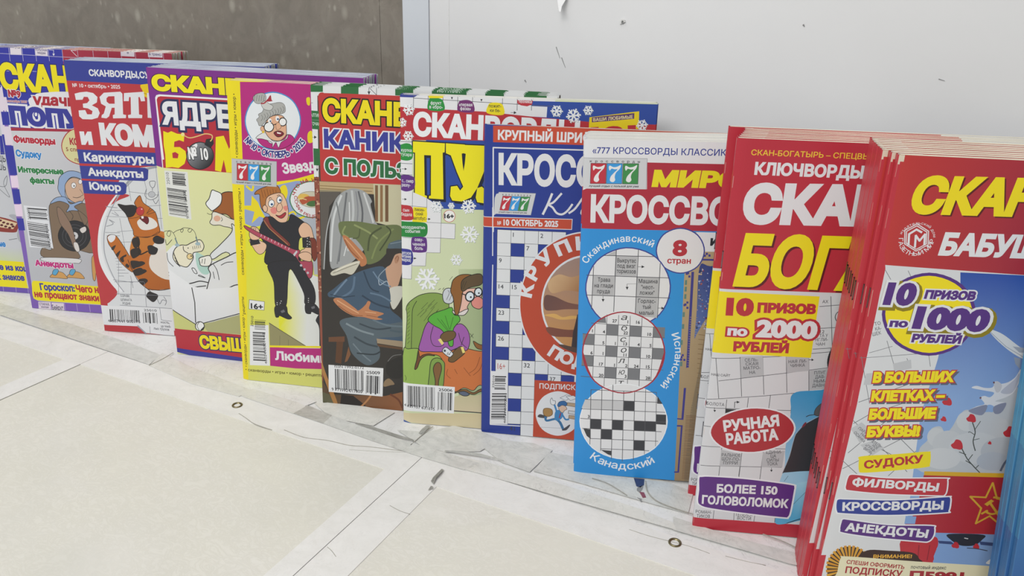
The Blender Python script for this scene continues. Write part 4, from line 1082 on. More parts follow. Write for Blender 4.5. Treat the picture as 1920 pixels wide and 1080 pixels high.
('p','#d0d0d0','398,795,395,791,389,790,387,794,390,799,395,800'),
('p','#d0d0d0','708,865,706,860,700,860,698,864,701,869,706,869'),
('p','#d0d0d0','421,794,418,789,413,788,411,793,414,797,419,798'),
('p','#d0d0d0','397,776,394,771,389,770,386,775,389,780,394,780'),
('p','#d0d0d0','708,845,705,841,700,840,697,845,700,849,705,850'),
('b','#2b2b30','372,776,478,792,495,722,533,679,493,662,414,688,400,673,371,677'),
('c','#22201e',5,1,1,'372,776,478,792,495,722,533,679,493,662,414,688,400,673,371,677'),
('b','#2b2b30','676,830,761,837,811,777,797,736,732,757,719,736,673,745'),
('c','#22201e',5,1,1,'676,830,761,837,811,777,797,736,732,757,719,736,673,745'),
('p','#6a6a70','423,735,457,754,469,732,435,716'),
('p','#6a6a70','727,802,760,818,766,796,736,783'),
('p','#8f8a62','304,611,669,406,668,399,300,376'),
('c','#5a5640',7,0,0,'304,605,669,406'),
('c','#6f6a4c',4,0,0,'406,488,401,386'),
('c','#6f6a4c',4,0,0,'491,456,488,388'),
('b','#2b2b30','769,681,836,740,840,396,801,406,800,605'),
('p','#b02a78','299,363,561,379,3537,641,3555,413,554,171,295,171'),
('p','#e5d31e','300,380,3535,663,3537,641,299,361'),
('t','Любим',349,236,797,254,94,'#dcdcde',0.045,0,'ые',[]),
('t','• сканворды • игры • юмор • рецепты •',34,89,860,114,31,'#5a5226',0.02,0,'',[]),
('p','#dfe0e1','108,566,296,584,290,171,85,156'),
('p','#dfe0e1','115,819,267,813,259,729,107,726'),
('c','#44464c',4,1,0,'115,819,267,813,259,729,107,726'),
('z','122,208,133,504,242,214',61,42,'#26262a'),
('z','153,528,158,631,260,532',62,18,'#26262a'),
('t','25010',141,553,149,658,27,'#333338',0.015,0,'',[]),
('t','4602445001442',264,186,256,500,25,'#333338',0.01,0,'',[]),
('t','16+',126,733,249,731,57,'#2a2b30',0.04,0,'',[]),
('t','• сканворды • игры • юмор •',83,2145,88,2702,31,'#5a5226',0.02,0,'',[]),
('t','сканворды • игры • юмор • рецепты •',77,1056,87,1870,30,'#5a5226',0.02,0,'',[]),
('t','рецепты',66,669,60,840,30,'#5a5226',0.02,0,'',[]),
('t','• сканворды • игры • юмор •',58,133,55,661,31,'#5a5226',0.02,0,'',[]),
('p','#b9babc','11,2133,446,2133,436,1906,-3,1904'),
('c','#8d8f94',3,0,0,'11,2133,446,2133,436,1906'),
('p','#b93340','66,2094,171,2094,162,1944,57,1943'),
('c','#3a3a40',3,1,0,'66,2094,171,2094,162,1944,57,1943'),
('b','#e2e2e2','77,2065,84,2078,108,2067,134,2071,159,2083,151,2056,125,2026,115,1996,118,1971,101,1955,82,1966,88,1996,112,2026,135,2051,116,2051,96,2056,82,2042'),
('p','#3c96d6','175,2094,280,2094,272,1944,167,1944'),
('c','#3a3a40',3,1,0,'175,2094,280,2094,272,1944,167,1944'),
('b','#e2e2e2','186,2065,194,2078,217,2067,244,2072,268,2083,260,2056,235,2026,224,1997,227,1971,211,1955,192,1967,198,1996,222,2026,245,2051,225,2051,206,2056,192,2042'),
('p','#3f8a4c','284,2094,388,2094,381,1945,276,1944'),
('c','#3a3a40',3,1,0,'284,2094,388,2094,381,1945,276,1944'),
('b','#e2e2e2','295,2065,303,2079,326,2067,352,2072,377,2083,369,2056,344,2026,333,1997,337,1972,321,1956,301,1967,307,1997,331,2026,353,2051,334,2051,315,2056,301,2042'),
('t','с',59,2101,75,2101,19,'#44464c',0.02,0,'',[]),
('t','к',100,2101,115,2101,19,'#44464c',0.02,0,'',[]),
('t','а',140,2101,156,2101,19,'#44464c',0.02,0,'',[]),
('t','н',181,2101,196,2101,19,'#44464c',0.02,0,'',[]),
('t','в',221,2101,236,2101,19,'#44464c',0.02,0,'',[]),
('t','о',261,2101,277,2101,19,'#44464c',0.02,0,'',[]),
('t','р',302,2101,317,2101,19,'#44464c',0.02,0,'',[]),
('t','д',342,2101,357,2101,19,'#44464c',0.02,0,'',[]),
('t','ы',382,2101,397,2101,19,'#44464c',0.02,0,'',[]),
('t','лучший отдых с пользой для ума',46,1918,384,1919,16,'#44464c',0.03,0.15,'',[]),
('t','Звез',503,2025,750,2068,99,'#dcdcde',0.045,0,'да',[]),
('b','#b02a78','272,2327,336,2353,408,2288,561,2377,621,2329,531,2260,418,2242,319,2265'),
('c','#2a2622',4,1,1,'272,2327,336,2353,408,2288,561,2377,621,2329,531,2260,418,2242,319,2265'),
('b','#d8d8d6','260,2326,299,2363,356,2378,421,2312,522,2329,561,2377,553,2342,496,2304,469,2256,446,2301,412,2253,408,2299,322,2324'),
('c','#2a2622',4,1,1,'260,2326,299,2363,356,2378,421,2312,522,2329,561,2377,553,2342,496,2304,469,2256,446,2301,412,2253,408,2299,322,2324'),
('b','#a8a8a4','286,2466,274,2489,300,2513,295,2536,334,2561,361,2619,424,2633,498,2648,540,2628,544,2571,494,2546,444,2538,393,2507,361,2482,328,2446,297,2438'),
('c','#2a2622',3,1,1,'286,2466,274,2489,300,2513,295,2536,334,2561,361,2619,424,2633,498,2648,540,2628,544,2571,494,2546,444,2538,393,2507,361,2482,328,2446,297,2438'),
('b','#d9a888','360,2470,406,2519,469,2539,524,2530,546,2480,550,2411,542,2365,484,2318,409,2323,362,2366,346,2423'),
('c','#2a2622',5,1,1,'360,2470,406,2519,469,2539,524,2530,546,2480,550,2411,542,2365,484,2318,409,2323,362,2366,346,2423'),
('b','#d9a888','308,2421,340,2441,358,2413,338,2388,313,2396'),
('c','#2a2622',3,1,1,'308,2421,340,2441,358,2413,338,2388,313,2396'),
('b','#a8a8a4','258,2648,253,2682,292,2712,348,2720,371,2699,370,2665,337,2635,288,2627'),
('c','#2a2622',3,1,1,'258,2648,253,2682,292,2712,348,2720,371,2699,370,2665,337,2635,288,2627'),
('c','#4a4a48',3,0,1,'269,2695,259,2648'),
('c','#4a4a48',3,0,1,'291,2701,281,2649'),
('c','#4a4a48',3,0,1,'313,2697,304,2650'),
('c','#4a4a48',3,0,1,'336,2703,326,2651'),
('c','#4a4a48',3,0,1,'358,2699,348,2652'),
('b','#c4c4c0','325,2629,363,2653,399,2632,435,2611,409,2576,347,2584'),
('c','#2a2622',3,1,1,'325,2629,363,2653,399,2632,435,2611,409,2576,347,2584'),
('c','#a0303a',11,0,1,'325,2629,356,2636,388,2666'),
('b','#a0303a','382,2660,415,2706,423,2667,431,2656,387,2649'),
('c','#4a4a48',3,0,1,'317,2480,334,2509,322,2531'),
('c','#4a4a48',3,0,1,'343,2490,359,2520,348,2542'),
('c','#4a4a48',3,0,1,'368,2501,384,2530,373,2552'),
('c','#4a4a48',3,0,1,'393,2511,409,2541,398,2563'),
('c','#4a4a48',3,0,1,'419,2522,435,2551,423,2573'),
('c','#4a4a48',3,0,1,'444,2532,460,2561,448,2584'),
('c','#4a4a48',3,0,1,'469,2542,485,2572,474,2594'),
('c','#4a4a48',3,0,1,'494,2553,510,2582,499,2604'),
('c','#4a4a48',3,0,1,'519,2563,535,2592,524,2615'),
('b','#e4e4e2','432,2434,417,2404,385,2390,354,2400,342,2429,357,2459,389,2473,420,2463'),
('c','#22201e',8,1,1,'432,2434,417,2404,385,2390,354,2400,342,2429,357,2459,389,2473,420,2463'),
('b','#e4e4e2','553,2484,541,2459,517,2448,492,2456,483,2480,495,2505,519,2517,543,2508'),
('c','#22201e',8,1,1,'553,2484,541,2459,517,2448,492,2456,483,2480,495,2505,519,2517,543,2508'),
('c','#22201e',7,0,0,'430,2451,484,2471'),
('c','#22201e',6,0,0,'346,2429,322,2440'),
('b','#e4e4e2','416,2487,410,2472,397,2465,385,2471,381,2485,387,2500,399,2507,411,2501'),
('b','#e4e4e2','487,2509,481,2493,469,2485,457,2491,452,2507,458,2524,471,2531,483,2525'),
('p','#30507a','413,2482,408,2475,400,2475,396,2481,400,2489,409,2489'),
('p','#30507a','484,2504,479,2496,469,2496,465,2503,470,2512,480,2512'),
('b','#d9a888','452,2452,478,2477,502,2443,488,2420,461,2412'),
('c','#2a2622',3,1,1,'452,2452,478,2477,502,2443,488,2420,461,2412'),
('b','#7a2430','431,2382,463,2401,500,2400,524,2381,498,2357,460,2351'),
('c','#2a2622',5,1,1,'431,2382,463,2401,500,2400,524,2381,498,2357,460,2351'),
('p','#e8dcd8','460,2393,502,2386,493,2376,462,2379'),
('b','#d8b83a','344,2386,340,2378,331,2374,322,2377,319,2385,323,2393,332,2397,341,2394'),
('a','№ 10 • ОКТЯБРЬ • 2025',429,2526,360,-140.5,-35.4,56,'#33327c',0.04,1,[('#e0e2e4',0.09,0,0)]),
('b','#e2cf22','743,2694,774,2701,772,2639,748,2644'),
('b','#e2cf22','748,2399,783,2418,793,2333,756,2313,742,2341')]
ART['m6']=[
('p','#4a4038','0,0,2100,0,2100,2900,0,2900'),
('p','#d9dadb','-30,2869,2037,2958,2043,2836,57,2767,42,2098,-64,2092'),
('p','#2f6a3c','-2,2851,108,2856,106,2799,-5,2794'),
('p','#2f6a3c','261,2855,409,2857,407,2794,259,2792'),
('p','#2f6a3c','714,2860,863,2861,863,2798,714,2799'),
('p','#2f6a3c','1016,2873,1297,2877,1299,2818,1016,2810'),
('p','#2f6a3c','1448,2876,1597,2880,1599,2826,1449,2822'),
('p','#2f6a3c','1757,2875,1936,2880,1939,2832,1759,2825'),
('t','ИСТУКАН',1059,2839,1244,2841,27,'#c9d9cc',0.02,0,'',[]),
('t','ШАФРАН',728,2848,863,2849,23,'#c9d9cc',0.02,0,'',[]),
('c','#3a3a40',4,0,0,'496,2852,495,2813'),
('p','#3a3a40','483,2820,508,2821,495,2792'),
('c','#3a3a40',4,0,0,'496,2852,558,2795,559,2858'),
('p','#2f6a3c','-5,2645,75,2644,69,2494,-6,2495'),
('p','#2f6a3c','3,2336,65,2336,60,2195,2,2195'),
('c','#8a8c90',3,0,0,'-3,2569,72,2570'),
('t','АЛТИН',-10,2595,73,2595,28,'#cfe0d2',0.01,0,'',[]),
('t','ТОЧАН',-10,2525,70,2525,28,'#cfe0d2',0.01,0,'',[]),
('t','ГЛА-',9,2278,63,2279,29,'#3a5a44',0.01,0,'',[]),
('t','НОЕ',8,2240,62,2240,29,'#3a5a44',0.01,0,'',[]),
('p','#2a2b30','15,2442,38,2430,14,2415'),
('c','#2a2b30',3,0,0,'-9,2427,26,2429'),
('p','#2a2b30','19,2167,43,2168,30,2143'),
('c','#2a2b30',3,0,0,'32,2199,31,2160'),
('c','#2a2b30',3,0,0,'-3,2706,15,2707'),
('p','#b83a38','80,2790,306,2794,1781,2804,1812,2082,770,2063,59,2065,66,2768'),
('b','#b83a38','63,2762,80,2790,114,2791,113,2749,67,2725'),
('t','СКА',94,2557,546,2553,197,'#e8d61c',0.055,0,'НВОРДЫ',[('#1f1f22',0.05,0,0)]),
('t','КАНИ',100,2345,650,2342,160,'#3a3f94',0.055,0,'КУЛЫ',[('#dfe0e2',0.055,0,0)]),
('t','С ПОЛЬ',100,2130,719,2125,138,'#2c6a40',0.055,0,'ЗОЙ',[('#dfe0e2',0.06,0,0)]),
('p','#8a4c3c','-11,2095,48,2099,37,1180,38,8,-26,1,-5,1201'),
('p','#b08468','41,1093,38,1088,32,1087,30,1092,33,1097,38,1098'),
('p','#c8a288','12,1727,9,1721,2,1721,-1,1726,2,1732,9,1733'),
('p','#5a2c28','14,1881,7,1870,-6,1869,-12,1879,-5,1891,8,1892'),
('p','#c8a288','40,1437,35,1428,25,1428,21,1436,26,1444,36,1445'),
('p','#b08468','21,1640,15,1630,3,1629,-3,1639,4,1649,16,1650'),
('p','#7a4034','45,1726,40,1719,32,1718,28,1725,33,1732,41,1733'),
('p','#5a2c28','10,1170,6,1163,-1,1163,-4,1168,0,1175,7,1175'),
('p','#5a2c28','22,2073,17,2065,8,2065,4,2072,9,2080,18,2080'),
('p','#5a2c28','33,1730,26,1718,13,1717,6,1728,13,1740,27,1741'),
('p','#c8a288','27,1640,21,1630,9,1629,4,1638,10,1648,21,1649'),
('p','#7a4034','45,1737,41,1731,35,1731,32,1736,36,1741,42,1742'),
('p','#7a4034','37,1313,31,1303,21,1303,16,1311,22,1321,32,1321'),
('p','#7a4034','19,1843,15,1835,6,1834,2,1841,6,1849,15,1850'),
('p','#7a4034','24,1228,17,1216,4,1215,-1,1226,5,1237,18,1238'),
('p','#7a4034','30,1624,26,1616,17,1615,13,1623,17,1631,26,1631'),
('p','#5a2c28','24,1872,18,1861,6,1860,0,1870,7,1881,19,1882'),
('p','#7a4034','37,1460,33,1454,25,1453,22,1459,26,1466,33,1466'),
('p','#7a4034','33,1091,29,1084,21,1083,18,1090,22,1097,29,1097'),
('p','#b08468','31,1887,25,1877,14,1876,9,1885,15,1895,26,1896'),
('p','#5a2c28','12,1747,5,1736,-8,1735,-14,1746,-7,1757,6,1758'),
('p','#b08468','30,1990,26,1984,19,1984,16,1989,20,1995,27,1996'),
('p','#b08468','46,1868,40,1859,29,1858,24,1867,30,1876,41,1877'),
('p','#5a2c28','23,1959,16,1948,4,1947,-2,1957,5,1968,17,1969'),
('p','#b08468','41,2037,38,2033,33,2032,31,2037,34,2041,39,2041'),
('p','#b08468','14,1728,11,1723,6,1723,3,1727,6,1732,12,1733'),
('p','#b08468','5,1092,1,1084,-7,1084,-11,1091,-7,1098,1,1099'),
('p','#5a2c28','46,1969,42,1961,33,1961,28,1968,33,1976,42,1977'),
('p','#5a2c28','30,2096,27,2090,21,2090,18,2095,21,2100,27,2100'),
('p','#b08468','21,2060,17,2054,10,2054,7,2060,11,2066,18,2066'),
('p','#b08468','23,1594,16,1583,4,1582,-2,1593,5,1604,17,1604'),
('p','#5a2c28','41,1311,37,1303,28,1303,24,1310,28,1318,37,1319'),
('p','#c8a288','38,1869,31,1859,20,1858,14,1867,21,1878,32,1878'),
('p','#5a2c28','41,2074,36,2066,27,2065,23,2073,28,2080,37,2081'),
('p','#c8a288','23,1282,20,1277,14,1277,11,1282,14,1287,20,1288'),
('p','#7a4034','17,1087,12,1078,1,1077,-4,1085,2,1095,12,1096'),
('p','#b08468','44,1372,40,1366,33,1365,30,1371,33,1377,40,1378'),
('p','#7a4034','17,1963,11,1955,1,1954,-3,1962,2,1971,12,1972'),
('p','#b08468','51,1576,44,1564,31,1563,25,1574,32,1586,45,1587'),
('p','#c8a288','23,1861,20,1856,14,1856,12,1860,15,1865,20,1865'),
('p','#c8a288','38,1866,34,1860,28,1860,24,1865,28,1871,35,1872'),
('p','#b08468','26,1663,23,1658,17,1658,14,1663,17,1668,23,1668'),
('p','#b08468','12,1702,8,1696,1,1696,-2,1702,2,1708,9,1708'),
('p','#5a2c28','13,1996,10,1991,4,1990,2,1995,5,2000,10,2000'),
('p','#7a4034','34,2073,30,2067,23,2066,20,2072,24,2079,31,2079'),
('p','#5a2c28','17,1432,11,1422,0,1421,-5,1430,1,1440,12,1441'),
('p','#b08468','31,1653,25,1642,13,1641,7,1651,14,1662,26,1663'),
('p','#b08468','31,1122,25,1112,15,1112,10,1120,15,1130,26,1131'),
('p','#b08468','9,1603,4,1594,-6,1593,-11,1601,-6,1610,4,1611'),
('p','#c8a288','46,1803,42,1797,35,1797,32,1802,35,1809,43,1809'),
('p','#b08468','21,1181,17,1174,9,1174,6,1180,10,1187,17,1187'),
('p','#b08468','36,1219,30,1208,18,1207,13,1217,19,1228,31,1229'),
('p','#7a4034','32,2037,29,2032,22,2031,19,2036,23,2042,29,2042'),
('p','#c8a288','6,1487,3,1483,-2,1482,-4,1487,-2,1491,3,1491'),
('p','#5a2c28','39,1786,33,1776,22,1776,17,1785,23,1794,34,1795'),
('p','#7a4034','33,1903,28,1893,17,1893,12,1901,18,1911,28,1911'),
('p','#b08468','20,1956,17,1950,10,1949,7,1955,10,1961,17,1961'),
('p','#c8a288','35,1973,29,1965,19,1964,15,1972,20,1981,30,1982'),
('p','#b08468','35,1089,30,1079,19,1078,15,1087,20,1096,30,1097'),
('p','#7a4034','7,1613,3,1606,-4,1606,-7,1612,-3,1618,4,1618'),
('p','#c8a288','9,1087,5,1080,-2,1079,-5,1085,-2,1092,6,1093'),
('p','#35322f','47,2065,862,2074,859,-177,2,-270'),
('p','#b8a078','47,2062,770,2076,770,1984,528,1981,47,1983'),
('g','#8f8468','#6a6250','50,1985,46,1882','47,1991,284,1997,166,1947,48,1939'),
('c','#8a734a',6,0,0,'51,2025,517,2031'),
('c','#7c6844',6,0,0,'50,2002,505,2004'),
('p','#c2bd9e','518,2070,770,2074,768,1698,536,1740'),
('p','#7a5a3c','534,2060,559,2059,555,1748,529,1746'),
('p','#8a6a48','578,2063,601,2062,597,1750,573,1749'),
('p','#6f5238','621,2065,649,2065,646,1754,618,1752'),
('p','#5c5650','49,1974,237,1985,127,1852,59,1291,38,1290'),
('b','#9a9c9c','170,1890,237,1974,320,2015,390,2017,459,1988,504,1922,492,1887,524,1763,546,1660,327,1384,181,1313,121,1320,116,1536,135,1737'),
('c','#c9cccc',18,0,1,'236,1951,159,1738,123,1369'),
('c','#6a6c6e',16,0,1,'284,1977,255,1780,195,1374'),
('c','#b9bcbc',20,0,1,'331,1997,337,1785,282,1476'),
('c','#5f6164',16,0,1,'389,1995,420,1814,391,1579'),
('c','#c4c6c6',16,0,1,'435,1986,490,1818,512,1739'),
('c','#84868a',11,0,1,'366,1993,380,1834,358,1647'),
('c','#a8aaaa',10,0,1,'163,1855,96,1629,59,1291'),
('c','#777a7c',12,0,1,'193,1891,227,1626,182,1349'),
('c','#d0d2d2',9,0,1,'305,1898,298,1643,245,1426'),
('b','#68724a','205,1707,253,1731,395,1737,571,1720,745,1726,768,1605,650,1503,554,1401,446,1369,425,1487,344,1587,261,1581,215,1625'),
('c','#8a9462',16,0,1,'347,1705,464,1654,545,1601'),
('c','#4a5236',16,0,1,'582,1697,487,1621,461,1489'),
('c','#7d8856',14,0,1,'687,1693,557,1567,495,1420'),
('c','#8a9462',14,0,1,'264,1687,239,1627,285,1595'),
('c','#424a30',12,0,1,'629,1712,663,1656,567,1497'),
('c','#525a3a',11,0,1,'394,1673,380,1601,332,1586'),
('b','#b4764e','238,1603,285,1595,366,1518,436,1440,446,1369,398,1341,375,1388,329,1432,271,1511'),
('c','#d09a70',11,0,1,'261,1581,342,1492,412,1414'),
('c','#8a5236',8,0,1,'255,1569,306,1478,376,1412'),
('b','#c4c0b0','119,1260,169,1300,315,1371,387,1388,362,1327,312,1262,240,1269,142,1237'),
('c','#8f8b7c',7,0,1,'143,1261,266,1319,363,1363'),
('c','#e0dccc',7,0,1,'168,1282,266,1337,375,1376'),
('b','#36322f','626,1513,650,1521,768,1547,767,1417,731,1390,672,1398,648,1348,625,1430'),
('b','#54646f','639,1537,662,1574,768,1605,768,1535,709,1525,644,1520'),
('c','#7a8a94',7,0,1,'662,1563,768,1591'),
('b','#c29a80','685,1434,708,1472,767,1476,766,1345,742,1247,718,1185,658,1156,623,1238,612,1333,660,1379'),
('b','#b08468','696,1435,720,1467,738,1450,726,1402,702,1394'),
('c','#8a5c48',5,0,1,'702,1430,718,1455,732,1444,722,1413'),
('b','#c9c7bd','646,1155,766,1189,765,1103,692,975,657,1021'),
('b','#42566a','88,1073,138,1114,263,1222,409,1306,589,1356,624,1262,658,1095,656,972,764,869,763,668,494,669,316,931,172,1031,99,1037'),
('c','#2f3f50',14,0,1,'421,1295,478,1154,550,1123'),
('c','#6a8096',15,0,1,'263,1210,187,1118,136,1052'),
('c','#5a7086',19,0,1,'336,1240,309,1116,197,1033'),
('c','#6a8096',12,0,1,'505,1301,575,1210,658,1180'),
('c','#a8b4c0',6,0,1,'552,1232,563,1185,623,1226,646,1179'),
('c','#2f3f50',17,0,1,'404,1074,524,1010,644,983'),
('c','#5f758a',15,0,1,'477,1105,573,1088,657,1046'),
('c','#8fa0ae',6,0,1,'625,1346,552,1257,611,1213'),
('c','#2f3f50',10,0,1,'112,1063,209,1046,332,1068'),
('b','#b87c56','135,1015,209,1034,329,957,365,935,427,990,452,1029,476,1018,463,955,547,938,595,923,534,887,583,872,510,860,412,876,315,880,206,934'),
('c','#d8a880',9,0,1,'172,1012,268,958,364,910'),
('c','#8a5438',7,0,1,'182,963,303,892,400,888'),
('c','#d8a880',6,0,1,'426,927,523,923'),
('c','#8a5438',5,0,1,'437,897,534,887'),
('b','#55626a','190,820,376,873,618,831,764,856,763,731,531,685,554,585,540,481,428,418,293,522,248,685'),
('c','#7d8a90',18,0,1,'251,800,373,747,495,720'),
('c','#3a454c',18,0,1,'322,679,432,625,530,608'),
('c','#39444c',15,0,1,'374,810,520,773,655,797'),
('c','#6f7c84',13,0,1,'308,614,393,519,466,461'),
('c','#64747e',15,0,1,'497,858,618,819,764,819'),
('c','#2f383e',13,0,1,'343,527,492,528,554,559'),
('p','#6a4630','80,657,229,677,228,626,78,612'),
('p','#5a3c28','153,619,215,625,190,409,134,416'),
('p','#7c5438','264,584,281,508,248,440,222,425'),
('p','#9c8a72','525,684,763,680,763,623,530,640'),
('p','#5f4530','524,633,763,619,762,598,542,609'),
('c','#4a5a64',18,0,1,'654,772,739,767,763,775'),
('b','#2a2826','614,449,664,492,762,527,761,346,674,311,613,358'),
('c','#7a7a78',5,0,1,'627,476,676,532,750,552'),
('b','#8a7458','593,277,637,308,686,260,649,243,586,224'),
('g','#5a4632','#8a5a3a','235,216,609,-14','-17,257,79,93,598,132,760,188,759,-25,-27,-26'),
('p','#26211e','181,103,295,102,407,19,419,-20,165,-19'),
('b','#a87844','-4,430,48,277,141,19,108,2,56,144,-1,325'),
('c','#b07c50',16,0,1,'460,118,421,61,356,-13'),
('c','#6a3c28',19,0,1,'648,151,722,105,759,29'),
('p','#5e5c44','-15,111,66,92,108,-1,-14,-8'),
('p','#e2e3e4','69,387,584,404,573,123,62,118'),
('t','ISSN 1992-0172',126,366,402,377,26,'#333338',0.01,0,'',[]),
('z','128,353,402,361,126,151',41,54,'#26262a'),
('z','423,320,555,321,416,147',42,22,'#26262a'),
('t','25009',426,332,553,339,32,'#333338',0.02,0,'',[]),
('t','9 771992 017000',91,132,382,137,33,'#333338',0.01,0,'',[])]
